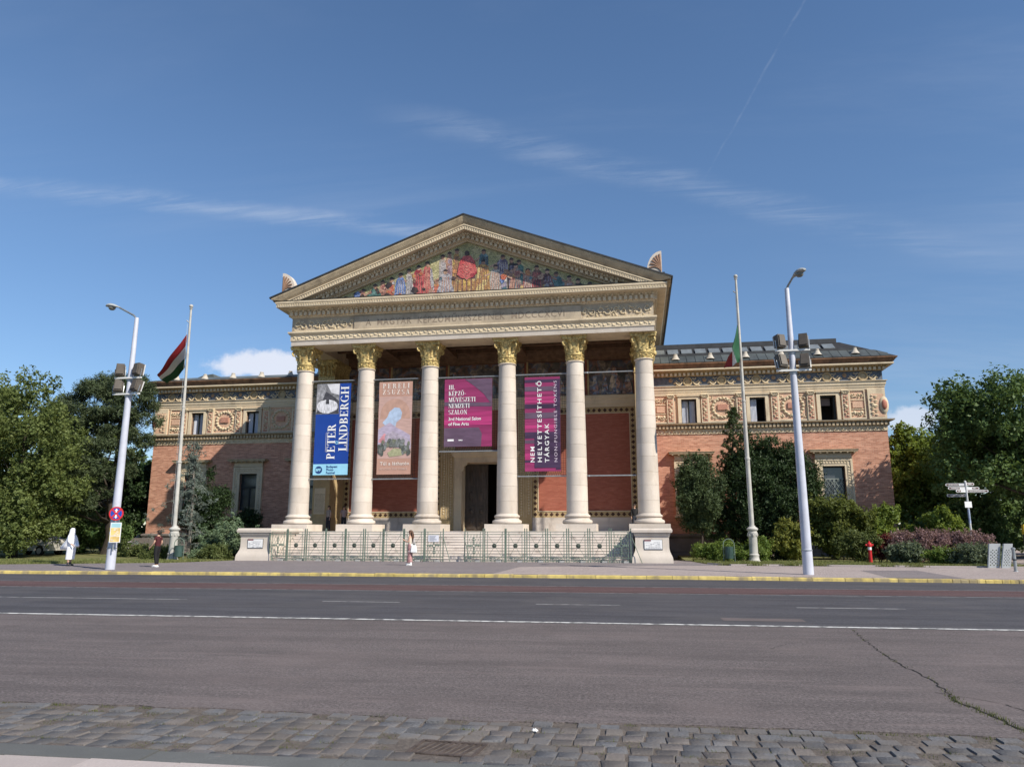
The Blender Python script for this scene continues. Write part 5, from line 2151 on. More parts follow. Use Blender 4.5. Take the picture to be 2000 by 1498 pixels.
# --- blue banner
xa, xb, za, zb = -21.04, -18.63, 5.38, 11.48
t, off = banner('tall blue banner with big white upright lettering and a black and white photo', xa, xb, za, zb, (-21.5, -18.4, 11.67), (-21.45, -18.4, 5.12), BLUEB, group=BG_)
ph = panel(t, off, 'photo_print', grey_photo('photo_print'), xa + .005, xa + 1.62, 9.42, zb - .005)
poly(t, off, 'photo_street', mat('photo_dark', (.06, .06, .07), .5, .5, 3), [(xa + .02, 9.45), (xa + .4, 10.25), (xa + .65, 10.95), (xa + 1.0, 10.75), (xa + 1.6, 10.3), (xa + 1.6, 9.45)], .014)
poly(t, off, 'photo_sky', mat('photo_light', (.66, .66, .70), .5, .2, 2), [(xa + .7, 11.46), (xa + 1.6, 11.46), (xa + 1.6, 10.7), (xa + 1.05, 10.85)], .015)
poly(t, off, 'photo_gown', mat('photo_white', (.62, .62, .66), .5, .35, 4, stretch=(4, 1, 1)), blob(xa + .80, 9.95, .74, .46, 22, .07, 3), .018)
poly(t, off, 'photo_figure', bpy.data.materials['photo_dark'], [(xa + .68, 10.1), (xa + .92, 10.1), (xa + .9, 10.55), (xa + .8, 10.7), (xa + .7, 10.5)], .022)
panel(t, off, 'pale_strip', PALEB, xa + .005, xb - .005, za + .005, 6.10)
poly(t, off, 'round_logo', NAVY, blob(xa + .40, 5.72, .25, .25, 22), .014)
wall_text(text_geo('BPF', .24, .012), 'logo_text', PALEB, t, xa + .19, BY - .02, 5.64, off=off)
for q, word in enumerate(('Budapest', 'Photo', 'Festival')):
    wall_text(text_geo(word, .21, .004), 'festival_text', NAVY, t, xa + .92, BY - .014, 5.86 - q * .2, off=off)
for word, h_, x_, z_, L_ in (('PETER', .56, xa + 1.46, 6.42, 2.35), ('LINDBERGH', .56, xa + 2.27, 6.95, 4.35)):
    g_ = serif_geo(word, h_, .05)
    k = L_ / g_[2]
    wall_text(([(a * k, c) for a, c in g_[0]], g_[1]), 'lettering', WHITEB, t, x_, BY - .016, z_, up=True, off=off)
b = MB(off)
b.box(xa + .80, xa + .815, BY - .02, BY - .016, 6.9, 8.2).box(xb - .10, xb - .085, BY - .02, BY - .016, 6.9, 8.2)
b.build('hairline', WHITEB, t)
poly(t, off, 'ring', PALEB, blob(xa + 1.58, 7.5, .11, .11, 16), .018)
poly(t, off, 'ring_centre', BLUEB, blob(xa + 1.58, 7.5, .065, .065, 16), .021)

# --- pink banner
xa, xb, za, zb = -16.66, -14.37, 5.37, 11.47
t, off = banner('tall dusty pink banner printed with a misty mountain landscape', xa, xb, za, zb, (-17.2, -14.0, 11.64), (-17.1, -13.9, 5.08), PINKB, group=BG_)
PK2 = mat('print_pink_sky', (.50, .33, .29), .6, .12, 2, stretch=(1, 1, 6))
panel(t, off, 'landscape_print', PK2, xa + .03, xb - .005, 6.4, 10.48)
poly(t, off, 'print_arch', mat('print_arch', (.47, .29, .23), .6, .12, 3), [(xa + .12, 9.0)] + [(xa + 1.15 - 1.0 * math.cos(PI * i / 14), 9.3 + 1.02 * math.sin(PI * i / 14)) for i in range(15)] + [(xa + 2.17, 9.0)], .013)
poly(t, off, 'print_cloud', mat('print_cloud', (.40, .50, .66), .6, .15, 4), [(xa + .3, 8.75), (xa + .62, 9.1), (xa + .75, 9.45), (xa + 1.1, 9.75), (xa + 1.45, 9.7), (xa + 1.62, 9.4), (xa + 1.55, 9.0), (xa + 1.25, 8.75), (xa + 1.2, 8.5), (xa + .6, 8.45)], .016)
poly(t, off, 'print_peak', mat('print_peak', (.42, .36, .47), .6, .22, 3, stretch=(1, 1, 4)), [(xa + .03, 7.2), (xa + .03, 8.3), (xa + .35, 8.5), (xa + .8, 8.75), (xa + 1.3, 8.4), (xa + 1.7, 8.2), (xa + 2.2, 7.9), (xa + 2.27, 7.2)], .019)
poly(t, off, 'print_slope', mat('print_slope', (.52, .24, .27), .6, .3, 3), [(xa + .03, 7.5), (xa + .45, 8.05), (xa + .8, 7.8), (xa + .5, 7.3)], .022)
poly(t, off, 'print_ridge', mat('print_ridge', (.38, .33, .40), .6, .3, 5), [(xa + .5, 7.9), (xa + 1.0, 8.2), (xa + 2.0, 7.7), (xa + 2.27, 7.35), (xa + 2.27, 7.0), (xa + .5, 7.2)], .023)
rr = random.Random(6)
for k in range(46):
    x_ = xa + .12 + rr.random() * 2.05
    lv = rr.random()
    z_ = 6.42 + (lv * .95 if (x_ < xa + .7 or x_ > xa + 1.75) else .72 + lv * .35)
    s_ = .16 - .07 * lv
    poly(t, off, 'print_tree', mat('print_tree_%d' % (k % 4), [(.14, .15, .14), (.20, .21, .21), (.09, .10, .09), (.17, .18, .13)][k % 4], .6, .35, 9) if k < 4 else bpy.data.materials['print_tree_%d' % (k % 4)], blob(x_, z_ + s_, s_, s_ * 1.5, 9, .2, k), .026 + .0004 * k)
poly(t, off, 'print_meadow', mat('print_meadow', (.36, .36, .22), .6, .2, 5), [(xa + .7, 6.75), (xa + 1.1, 7.05), (xa + 1.75, 7.0), (xa + 1.7, 6.6), (xa + .85, 6.5)], .0245)
for word, z_ in (('PERELI', 11.03), ('ZSUZSA', 10.62)):
    g_ = serif_geo(word, .32, .30)
    k = 1.85 / g_[2] * 1.05
    wall_text(([(a * k, c) for a, c in g_[0]], g_[1]), 'lettering', mat('print_cream', (.76, .70, .64), .6, .03) if 'print_cream' not in MATS else MATS['print_cream'], t, xa + .25, BY - .014, z_, off=off)
wall_text(text_geo('Túl a láthatón', .31, .004, 1.12), 'lettering', MATS['print_cream'], t, xa + .22, BY - .014, 5.97, off=off, gap=.085)
wall_text(text_geo('BEYOND THE VISIBLE', .19, 0, 1.03), 'lettering', mat('print_pale', (.60, .46, .40), .6, .03), t, xa + .2, BY - .014, 5.66, off=off, gap=.05)

# --- plum banner over the door
xa, xb, za, zb = -12.2, -9.04, 7.08, 11.5
t, off = banner('wide plum banner announcing the national salon above the museum door', xa, xb, za, zb, (-12.65, -8.6, 11.62), (-12.5, -8.6, 6.78), PLUM, group=BG_)
poly(t, off, 'print_shade', PLUMG, [(xa + 1.35, 11.48), (xb - .01, 11.48), (xb - .01, 9.75), (xa + 2.6, 10.5), (xa + 2.0, 11.0)], .008)
poly(t, off, 'print_streak', PLUMG, [(xa + .005, 9.75), (xb - .01, 9.65), (xb - .01, 9.9), (xa + .005, 10.0)], .009)
poly(t, off, 'print_flare', MAG, [(xa + .005, 8.5), (xb - .01, 8.45), (xb - .01, 9.35), (xa + .005, 9.3)], .0085)
poly(t, off, 'print_block', PLUMG, [(xa + .005, za + .005), (xa + 2.45, za + .005), (xa + 2.5, 7.9), (xa + 2.3, 8.3), (xa + .005, 8.3)], .0105)
for i, word in enumerate(('III.', 'KÉPZŐ-', 'MŰVÉSZETI', 'NEMZETI', 'SZALON')):
    g_ = serif_geo(word, .29, .075)
    wall_text((([(a * .97, c) for a, c in g_[0]]), g_[1]), 'lettering', WHITEB, t, xa + .28, BY - .016, 10.82 - i * .41, off=off)
for q, word in enumerate(('3rd National Salon', 'of Fine Arts')):
    wall_text(text_geo(word, .30, .004, .96), 'lettering', WHITEB, t, xa + .28, BY - .016, 8.78 - q * .33, off=off, gap=.07)
panel(t, off, 'white_label', WHITEB, xa + .25, xa + .66, 7.44, 7.57, .014)
wall_text(text_geo('MMA', .12, .004), 'lettering', WHITEB, t, xa + .98, BY - .016, 7.46, off=off)

# --- magenta banner
xa, xb, za, zb = -6.92, -4.65, 5.44, 11.46
t, off = banner('magenta banner with vertical white lettering about non-fungible tokens', xa, xb, za, zb, (-7.5, -4.2, 11.63), (-7.4, -4.1, 5.14), PLUM, group=BG_)
rr = random.Random(3)
z_ = 6.0
k = 0
while z_ < 11.2:
    h_ = rr.uniform(.05, .4)
    panel(t, off, 'print_band', (PLUMD, MAG, PLUM, PLUMG)[k % 4], xa + .005, xb - .005 - rr.choice((0, 0, .4)), z_, min(z_ + h_, 11.3), .008 + .0006 * (k % 5))
    z_ += h_ + rr.uniform(.03, .35)
    k += 1
panel(t, off, 'print_block', PLUMD, xa + .62, xb - .12, za + .22, 7.9, .013)
panel(t, off, 'print_edge', PLUMD, xb - .3, xb - .005, za + .1, 11.3, .012)
for word, x_, L_, h_ in (('NEM', xa + .62, 1.0, .30), ('HELYETTESÍTHETŐ', xa + 1.08, 5.2, .30), ('TÁRGYAK', xa + 1.54, 2.45, .30), ('NON-FUNGIBLE TOKENS', xa + 2.06, 5.2, .22)):
    thin = word.startswith('NON')
    g_ = text_geo(word, h_ * 1.25, .0 if thin else .005, 1.3)
    k = L_ / max(a for a, c in g_[0])
    wall_text(([(a * k, c) for a, c in g_[0]], g_[1]), 'lettering', mat('print_lilac', (.62, .52, .62), .55, .03) if thin else WHITEB, t, x_, BY - .018, za + .55, up=True, off=off, gap=.16 if thin else None)

for z_, wd_ in ((11.64, 'upper'), (5.13, 'lower')):
    b = MB((-1.6, BY, z_))
    b.tube([(-3.1, BY, z_), (-.02, BY, z_)], .045, 8)
    b.tube([(-2.9, BY, z_ - .05), (-2.9, BY, z_ + .05)], .055, 8)
    o = b.build('banner_tube', STEEL, None, (-1.6, BY, z_), smooth=40)
    tag(o, 'empty %s steel banner tube between the two rightmost columns' % wd_, 'banner tube')

# ================================================================== lamp posts with floodlights
LAMP = mat('lamp_post_paint', (.50, .52, .60), .45, .08, 2, spec=.4, dirt=((.30, .29, .28), .35, 2.5, .55, .8))
FLOOD = mat('floodlight_brown', (.095, .080, .066), .5, .15, 4, spec=.4)
FLOODW = mat('floodlight_glass', (.55, .55, .54), .3, .1, 4)
BAR = mat('white_bracket', (.68, .68, .66), .55, .08, 4)
LENS = mat('lamp_lens', (.16, .16, .14), .15, .2, 6, spec=.7)


def lamp_post(label, x, y, h, arm, zb1, zb2, lean):
    t = thing('lamp_post', label, 'lamp post', (x, y, .12), 0, 'lamp posts carrying floodlights')
    b = MB()
    b.lathe([(.20, 0), (.195, .95), (.185, .96), (.185, 1.0), (.165, 4.0), (.125, 8.5), (.09, h - .02), (.085, h)], 18)
    b.v = [(vx + lean[0] * vz, vy + lean[1] * vz, vz) for vx, vy, vz in b.v]
    b.build('pole', LAMP, t, smooth=35)
    b = MB()
    b.lathe([(.20, .9), (.215, .91), (.215, .93), (.2, .94)], 18)
    for z in (zb1, zb2):
        b.lathe([(.14, z - .12), (.165, z - .11), (.165, z - .07), (.14, z - .06)], 14, lean[0] * z, lean[1] * z)
    b.build('collar', STEEL, t)
    # arm and lantern
    tx, ty = lean[0] * h, lean[1] * h
    ax, ay, az = arm
    b = MB()
    b.tube([(tx, ty, h - .5), (tx, ty, h - .05), (tx + ax * .12, ty + ay * .12, h + az * .22), (tx + ax * .68, ty + ay * .68, h + az * .95)], [.05, .05, .045, .04], 8)
    b.build('arm', STEEL, t, smooth=40)
    L = MB()
    prof = [(0, .0, .045, .04), (.10, .01, .07, .05), (.28, .03, .15, .09), (.48, .03, .185, .12), (.66, .01, .16, .10), (.78, -.02, .07, .05)]
    hl = math.hypot(ax, ay)
    ux, uy = ax / hl, ay / hl
    vs, fs = [], []
    for d_, up_, rx, rz in prof:
        for i in range(12):
            a = 2 * PI * i / 12
            s_ = math.sin(a)
            px = tx + ax * .66 + ux * d_ - uy * rx * math.cos(a)
            py = ty + ay * .66 + uy * d_ + ux * rx * math.cos(a)
            vs.append((px, py, h + az * .95 + up_ + (rz * s_ if s_ > 0 else rz * .55 * s_) + d_ * .18))
    for j in range(len(prof) - 1):
        for i in range(12):
            fs.append((j * 12 + i, j * 12 + (i + 1) % 12, j * 12 + 12 + (i + 1) % 12, j * 12 + 12 + i))
    fs += [tuple(range(12)), tuple(range(60, 72))]
    L.add(vs, fs)
    ln = L.build('lantern', mat('lantern_grey', (.36, .38, .38), .4, .1, 4) if 'lantern_grey' not in MATS else MATS['lantern_grey'], t, smooth=40)
    b = MB()
    b.ell((tx + ax * .66 + ux * .45, ty + ay * .66 + uy * .45, h + az * .95 + .02), (.17, .15, .13), 12, 6)
    b.build('lens', LENS, ln, smooth=60)
    # two cross bars with four floodlights
    for z, tilt in ((zb1, .0), (zb2, .14)):
        b = MB()
        cx = lean[0] * z
        b.box(cx - .68, cx + .68, -.20 + lean[1] * z, -.14 + lean[1] * z, z - .03, z + .04)
        b.build('cross_bar', BAR, t)
        for sx_, rot in ((-1, .5), (1, -.3)):
            m = MB()
            w_, hh, dp = .19, .27, .14
            m.prism([(-w_, -hh), (w_, -hh), (w_ * .86, hh), (-w_ * .86, hh)], 'y', -dp, dp)
            m.prism([(-w_ * .8, -hh * .82), (w_ * .8, -hh * .82), (w_ * .68, hh * .82), (-w_ * .68, hh * .82)], 'y', -dp - .05, -dp)
            o = m.build('floodlight', FLOOD, t, (cx + sx_ * .46, -.12 + lean[1] * z, z + .40))
            o.rotation_euler = (-.12 - tilt, 0, rot)
            m = MB()
            m.box(-w_ * .96, w_ * .96, dp + .002, dp + .05, -hh * .94, hh * .94)
            m.build('glass', FLOODW, o)
            m = MB()
            m.tube([(-w_ - .03, 0, .02), (-w_ - .03, 0, -hh - .06), (w_ + .03, 0, -hh - .06), (w_ + .03, 0, .02)], .018, 5)
            m.build('bracket', STEEL, o)
    return t


lp = lamp_post('white lamp post with four floodlights, carrying the no stopping sign', -22.96, 30.3, 11.45, (-1.55, .15, .62), 8.54, 7.79, (.006, 0))
b = MB()
b.lathe([(.1835, 1.2), (.1835, 1.52), ], 18, cap=False)
b.lathe([(.1832, 1.62), (.1832, 1.80)], 18, cap=False)
b.v = [(vx * 1.012 + .006 * vz, vy * 1.012, vz) for vx, vy, vz in b.v]
b.build('yellow_sticker', mat('sticker_yellow', (.75, .50, .04), .5, .08, 5), lp)
lamp_post('grey blue lamp post with four floodlights in front of the yew trees', 6.42, 31.12, 11.55, (.26, -.5, .34), 8.86, 8.03, (-.0012, 0))

# no stopping sign and the parking board below it, both strapped to the left lamp post
SRED = mat('sign_red', (.55, .03, .04), .45, .05)
SBLUE = mat('sign_blue', (.02, .07, .40), .45, .05)
off = (-22.70, 30.0, 2.53)
t = thing('no_stopping_sign', 'round blue and red no stopping sign on the white lamp post', 'road sign', off)
def disc(r, y0, y1, n=28):
    b = MB()
    b.prism([(r * math.cos(2 * PI * i / n), r * math.sin(2 * PI * i / n)) for i in range(n)], 'y', y0, y1)
    return b
disc(.30, -.002, .016).build('disc', SRED, t)
disc(.235, -.006, -.003).build('blue_field', SBLUE, t)
for k, a in enumerate((PI / 4, -PI / 4)):
    b = MB()
    ca, sa = math.cos(a), math.sin(a)
    b.prism([(.25 * ca - .035 * sa, .25 * sa + .035 * ca), (.25 * ca + .035 * sa, .25 * sa - .035 * ca), (-.25 * ca + .035 * sa, -.25 * sa - .035 * ca), (-.25 * ca - .035 * sa, -.25 * sa + .035 * ca)], 'y', -.010 - .003 * k, -.007 - .003 * k)
    b.build('cross_stroke', SRED, t)
b = MB()
b.prism([(0, .22), (.07, .13), (.03, .13), (.03, .05), (-.03, .05), (-.03, .13), (-.07, .13)], 'y', -.019, -.016)
b.prism([(0, -.22), (.07, -.13), (.03, -.13), (.03, -.05), (-.03, -.05), (-.03, -.13), (-.07, -.13)], 'y', -.019, -.016)
b.build('arrow', WHITEP, t)
b = MB()
b.box(-.03, .03, .02, .14, -.1, .1)
b.tube([(.0, .03, -.28), (.0, .03, -1.62)], .028, 8)
b.build('bracket', STEEL, t)
t.rotation_euler = (0, 0, .35)
off = (-22.62, 29.96, 1.71)
t = thing('parking_board', 'yellow and pale blue parking information board below the round sign', 'information board', off)
b = MB()
b.box(-.225, .225, 0, .014, -.43, .43)
b.build('board', WHITEP, t)
b = MB()
b.box(-.19, .19, -.004, -.001, .22, .40)
b.build('map_sky', mat('board_sky', (.36, .60, .66), .5, .1), t)
b = MB()
b.box(-.19, .19, -.004, -.001, -.40, .2)
b.build('map_field', mat('board_yellow', (.72, .52, .20), .5, .25, 5), t)
b = MB()
rr = random.Random(2)
for k in range(9):
    x_, z_ = rr.uniform(-.17, .08), rr.uniform(-.36, .14)
    b.box(x_, x_ + rr.uniform(.04, .12), -.008, -.006, z_, z_ + rr.uniform(.03, .09))
b.box(-.19, .19, -.0078, -.0055, -.17, -.12)
b.build('map_streets', mat('board_pale', (.74, .66, .55), .5, .1), t)
t.rotation_euler = (0, 0, .3)

# ================================================================== flagpoles and flags
POLEP = mat('flagpole_paint', (.44, .43, .40), .6, .15, 2.5, .1, 20, dirt=((.20, .15, .11), .7, 2.2, .52, .75))
FRED = mat('flag_red', (.22, .015, .02), .7, .12, 3)
FWHT = mat('flag_white', (.62, .62, .60), .7, .06, 3)
FGRN = mat('flag_green', (.012, .070, .030), .7, .12, 3)  # green darkened in the colour itself, as if the cloth hung in shade


def flagpole(label, x, y, h, rb, lean=0.0):
    t = thing('flagpole', label, 'flagpole', (x, y, .12), 0, 'flagpoles before the museum')
    b = MB()
    b.lathe([(.36, 0), (.34, .05), (.28, .14), (.27, .30), (.29, .34), (.29, .38), (.235, .44), (.225, 1.3), (.24, 1.36), (.27, 1.5), (.275, 1.56), (.24, 1.6), (.24, 1.66), (.30, 1.72), (.31, 1.78), (.26, 1.84), (.17, 1.9), (.16, 1.96)], 20)
    for i in range(8):
        a = 2 * PI * i / 8
        b.ell((.25 * math.cos(a), .25 * math.sin(a), 1.44), (.05, .05, .09), 6, 4)
    b.build('pedestal', POLEP, t, smooth=32)
    b = MB()
    b.lathe([(rb, 1.96), (rb * .97, 4.0), (rb * .93, 5.6), (rb * 1.2, 5.62), (rb * 1.2, 5.72), (rb * .85, 5.74), (rb * .75, 8.9), (rb * .9, 8.92), (rb * .9, 9.0), (rb * .7, 9.02), (rb * .5, h - .15), (rb * .8, h - .12), (rb * .8, h - .08), (rb * .4, h - .05)], 14)
    b.ell((0, 0, h + .06), (.12, .12, .12), 12, 8)
    b.v = [(vx + lean * vz, vy, vz) for vx, vy, vz in b.v]
    b.build('pole', POLEP, t, smooth=35)
    b = MB()
    b.tube([(lean * 2 - .14, -.1, 2.0), (lean * h - .10, -.08, h - 1.1)], .008, 4)
    b.tube([(lean * h - .02, 0, h - 1.0), (lean * h - .2, -.05, h - .85)], .03, 6)
    b.build('halyard', STEEL, t)
    return t


flagpole('slim pale flagpole left of the steps, flying a spread flag', -26.72, 40.46, 15.25, .12, -.012)
flagpole('tall grey flagpole right of the steps, with a drooping flag', 6.22, 43.7, 16.4, .125, -.004)


def flag(label, rows, mats_, loc, nsub=10):
    """cloth through a grid of points given as rows from the top seam to the bottom seam"""
    rows = [[Vector(p) for p in r] for r in rows]
    nr, nc = len(rows), len(rows[0])
    vs, fs, mi = [], [], []
    NU, NV = 18, 18
    def sample(u, v):
        a, c = min(int(v * (nr - 1)), nr - 2), min(int(u * (nc - 1)), nc - 2)
        fv, fu = v * (nr - 1) - a, u * (nc - 1) - c
        fv_, fu_ = fv, fu
        p = (rows[a][c] * (1 - fu_) + rows[a][c + 1] * fu_) * (1 - fv_) + (rows[a + 1][c] * (1 - fu_) + rows[a + 1][c + 1] * fu_) * fv_
        return p
    for j in range(NV + 1):
        for i in range(NU + 1):
            u, v = i / NU, j / NV
            p = sample(u, v)
            vs.append((p.x, p.y + .10 * math.sin(u * 9 + v * 4) * u + .04 * math.sin(v * 13 + u * 3), p.z))
    for j in range(NV):
        for i in range(NU):
            fs.append((j * (NU + 1) + i, j * (NU + 1) + i + 1, (j + 1) * (NU + 1) + i + 1, (j + 1) * (NU + 1) + i))
            mi.append(min(2, int((j + .5) / NV * 3)))
    b = MB(loc)
    b.v, b.f, b.m = vs, fs, mi
    o = b.build('flag', mats_, None, loc, smooth=180)
    return tag(o, label, 'flag', 'red white and green flags')


flag('red white and green flag blown out to the left of its pole',
     [[(-26.98, 40.4, 13.66), (-27.54, 40.3, 12.82), (-28.01, 40.1, 11.92), (-28.5, 40.0, 11.09)], [(-26.96, 40.4, 12.92), (-27.75, 40.8, 12.33), (-28.39, 40.9, 11.73), (-28.95, 40.9, 11.1)],
      [(-26.95, 40.4, 12.21), (-28.01, 41.3, 11.9), (-28.76, 41.7, 11.49), (-29.35, 41.8, 11.1)], [(-27.0, 40.5, 11.56), (-28.29, 41.9, 11.48), (-29.05, 42.5, 11.26), (-29.64, 42.7, 11.09)]], [FRED, FWHT, FGRN], (-27.0, 40.3, 11.6))
flag('red white and green flag hanging limp against the right flagpole',
     [[(6.05, 43.55, 13.0), (5.86, 43.5, 12.2), (5.48, 43.7, 11.75), (5.20, 43.9, 11.10)],
      [(6.06, 43.55, 13.1), (5.90, 43.3, 12.5), (5.66, 43.2, 11.7), (5.62, 43.3, 11.05)],
      [(6.07, 43.55, 13.6), (5.84, 43.2, 12.75), (5.62, 43.0, 12.1), (5.82, 43.1, 11.2)],
      [(6.10, 43.55, 13.0), (6.10, 43.45, 12.4), (6.08, 43.3, 11.6), (6.04, 43.4, 11.3)]], [FRED, FWHT, FGRN], (6.05, 43.5, 11.2))

# ================================================================== litter bins
BING = mat('bin_green', (.045, .085, .075), .5, .2, 5, spec=.4)
def litter_bin(label, x, y):
    t = thing('litter_bin', label, 'litter bin', (x, y, .12), .1, 'green litter bins with hoop handles')
    b = MB()
    b.lathe([(.20, .22), (.215, .24), (.225, .80), (.24, .82), (.24, .85), (.21, .85)], 20)
    for i in range(20):
        a = 2 * PI * i / 20
        b.tube([(.222 * math.cos(a), .222 * math.sin(a), .27), (.232 * math.cos(a), .232 * math.sin(a), .78)], .008, 4)
    b.build('bucket', BING, t, smooth=35)
    b = MB()
    pts = [(-.29, 0, 0), (-.29, 0, .85)] + [(-.29 * math.cos(PI * i / 10), 0, .95 + .30 * math.sin(PI * i / 10)) for i in range(11)] + [(.29, 0, .85), (.29, 0, 0)]
    b.tube(pts, .022, 6)
    b.box(-.29, -.21, -.015, .015, .45, .48).box(.21, .29, -.015, .015, .45, .48)
    b.build('hoop', IRON, t)
    return t
litter_bin('dark green litter bin at the foot of the left flagpole', -25.98, 39.9)
litter_bin('dark green litter bin on the grass by the right hedge', 4.68, 41.7)

# ================================================================== hydrant
HR = mat('hydrant_red', (.50, .025, .03), .45, .08, 5)
t = thing('fire_hydrant', 'slim red and white fire hydrant on the grass before the shrubs', 'fire hydrant', (11.66, 41.6, .12))
b = MB()
b.lathe([(.12, 0), (.12, .04), (.085, .06), (.085, .70), (.10, .71)], 16)
b.build('standpipe', HR, t, smooth=35)
b = MB()
b.lathe([(.088, .70), (.088, .86)], 16)
b.build('white_band', WHITEP, t, smooth=35)
b = MB()
b.lathe([(.10, .86), (.11, .88), (.11, 1.0), (.09, 1.04), (.05, 1.09), (.03, 1.10), (.03, 1.16), (.0, 1.17)], 16)
b.ell((0, 0, 1.0), (.115, .115, .08), 12, 6)
b.build('cap', HR, t, smooth=35)
for s in (-1, 1):
    b = MB()
    b.tube([(s * .08, 0, .95), (s * .19, 0, .95)], [.05, .055], 10)
    b.build('outlet', HR, t, smooth=35)

# ================================================================== finger post
BRN = mat('finger_brown', (.10, .055, .05), .6, .2, 5)
FGREY = mat('finger_silver', (.62, .63, .64), .4, .08, 5)
t = thing('finger_post', 'white finger post with seven brown direction arms behind the purple hedge', 'signpost', (18.25, 45.9, .12), .12)
b = MB()
b.lathe([(.055, 0), (.055, 4.30), (.06, 4.31), (.06, 4.4), (.0, 4.46)], 12)
b.build('post', FGREY, t, smooth=35)
for z, ang, L, full in ((4.22, PI - .12, 1.05, 0), (4.26, .35, .62, 1), (4.02, PI + .06, 1.02, 0), (4.02, .1, .78, 0), (3.86, PI + .25, .68, 0), (3.86, -.05, 1.18, 1), (3.63, PI - .35, .98, 1)):
    m = MB()
    n = 6
    hh = .075
    P = [(.06, -hh), (L - hh, -hh)] + [(L - hh + hh * math.cos(-PI / 2 + PI * i / n), hh * math.sin(-PI / 2 + PI * i / n)) for i in range(1, n)] + [(L - hh, hh), (.06, hh)]
    m.prism(P, 'y', -.014, .014)
    a_ = m.build('arm', FGREY, t, (0, 0, z))
    a_.rotation_euler = (0, 0, ang)
    m = MB()
    x0 = .10 if full else .36
    for yy in (-.018, .015):
        m.box(x0, L - .05, yy, yy + .003, -hh * .66, hh * .66)
    m.build('name_field', BRN, a_)
    m = MB()
    rr = random.Random(int(z * 50 + L * 9))
    for yy in (-.022, .019):
        x = x0 + .06
        while x < L - .2:
            w_ = rr.uniform(.02, .06)
            m.box(x, x + w_, yy, yy + .003, -.02, .022)
            x += w_ + .02
    m.build('name_print', FGREY, a_)
b = MB()
b.box(-.20, .18, -.075, -.06, 2.95, 3.28)
b.build('plate', WHITEP, t)
b = MB()
b.lathe([(.062, 2.1), (.062, 2.85)], 12, cap=False)
b.build('sticker', mat('sticker_blue', (.30, .36, .50), .5, .5, 4), t)

# ================================================================== perforated metal panels, bollard, ticket machine
PERF = mat('perforated_sheet', (.42, .44, .45), .45, .06, 4, metal=.3)
def perforated(label, x, y, rz, w=.62, lean=.10):
    t = thing('perforated_screen', label, 'metal screen', (x, y, .11), rz, 'perforated metal screens')
    b = MB()
    H_ = 1.10
    n, mrows = 5, 10
    # a sheet with real diamond holes in the middle
    cw, chh = (w - .10) / n, (H_ - .36) / mrows
    sh = lambda zz: lean * zz * 1.5
    def Q(x0, x1, z0, z1):
        b.quad((x0 + sh(z0), 0, z0), (x1 + sh(z0), 0, z0), (x1 + sh(z1), 0, z1), (x0 + sh(z1), 0, z1))
    Q(0, .05, 0, H_); Q(w - .05, w, 0, H_); Q(.05, w - .05, 0, .10); Q(.05, w - .05, H_ - .26, H_)
    for i in range(n):
        for j in range(mrows):
            x0, z0 = .05 + i * cw, .10 + j * chh
            x1, z1 = x0 + cw, z0 + chh
            if (i + j) % 2 == 0:
                xm, zm = (x0 + x1) / 2, (z0 + z1) / 2
                k = .5 if False else .485
                cs = [(x0, z0), (x1, z0), (x1, z1), (x0, z1)]
                ds = [(xm, zm - chh * k), (xm + cw * k, zm), (xm, zm + chh * k), (xm - cw * k, zm)]
                V = [(p + sh(q), 0, q) for p, q in cs + ds]
                b.add(V, [(0, 1, 5, 4), (1, 2, 6, 5), (2, 3, 7, 6), (3, 0, 4, 7)])
            else:
                Q(x0, x1, z0, z1)
    o = b.build('sheet', PERF, t)
    sm = o.modifiers.new('thick', 'SOLIDIFY')
    sm.thickness = .02
    b = MB()
    b.tube([(0, .04, 0), (sh(H_), .04, H_)], .03, 6)
    b.tube([(w, .04, 0), (w + sh(H_), .04, H_)], .03, 6)
    b.build('frame', STEEL, t)
    return t
perforated('left pale perforated metal screen half behind the hedge end', 15.72, 38.15, 0, .46)
perforated('right pale perforated metal screen at the end of the pavement', 16.22, 38.0, 0, .36, .13)

t = thing('bollard', 'grey steel bollard at the right edge of the pavement', 'bollard', (15.42, 34.9, .12))
b = MB()
b.lathe([(.095, 0), (.09, .02), (.065, .04), (.065, .88), (.085, .9), (.085, .95), (.05, .98), (0, .985)], 14)
b.build('post', STEEL, t, smooth=35)
b = MB()
b.lathe([(.067, .45), (.07, .46), (.07, .50), (.067, .51)], 14, cap=False)
b.build('band', LEAD, t)
t = thing('ticket_machine', 'dark ticket machine with a yellow and white top in tree shade', 'ticket machine', (20.35, 44.0, .11), -.2)
b = MB()
b.rloft(-.3, .3, -.2, .2, [(0, .02), (.06, .02), (.08, 0), (1.45, 0), (1.5, -.02)])
b.build('body', LEAD, t)
b = MB()
b.rloft(-.3, .3, -.2, .2, [(1.5, 0), (1.98, 0), (2.02, -.04)])
b.build('head', mat('machine_yellow', (.60, .42, .04), .5, .1, 4), t)
b = MB()
b.box(-.22, .22, -.212, -.202, 1.75, 1.93)
b.build('label', WHITEP, t)

# ================================================================== vehicles in the shade
VANP = mat('van_paint', (.46, .44, .40), .4, .06, 2, spec=.5)
TYRE = mat('tyre_rubber', (.02, .02, .02), .85, .2, 8)
RIM = mat('wheel_rim', (.22, .22, .22), .4, .1, 5, metal=.5)
CARGL = mat('car_glass', (.02, .025, .03), .1, .2, 3, spec=.7)


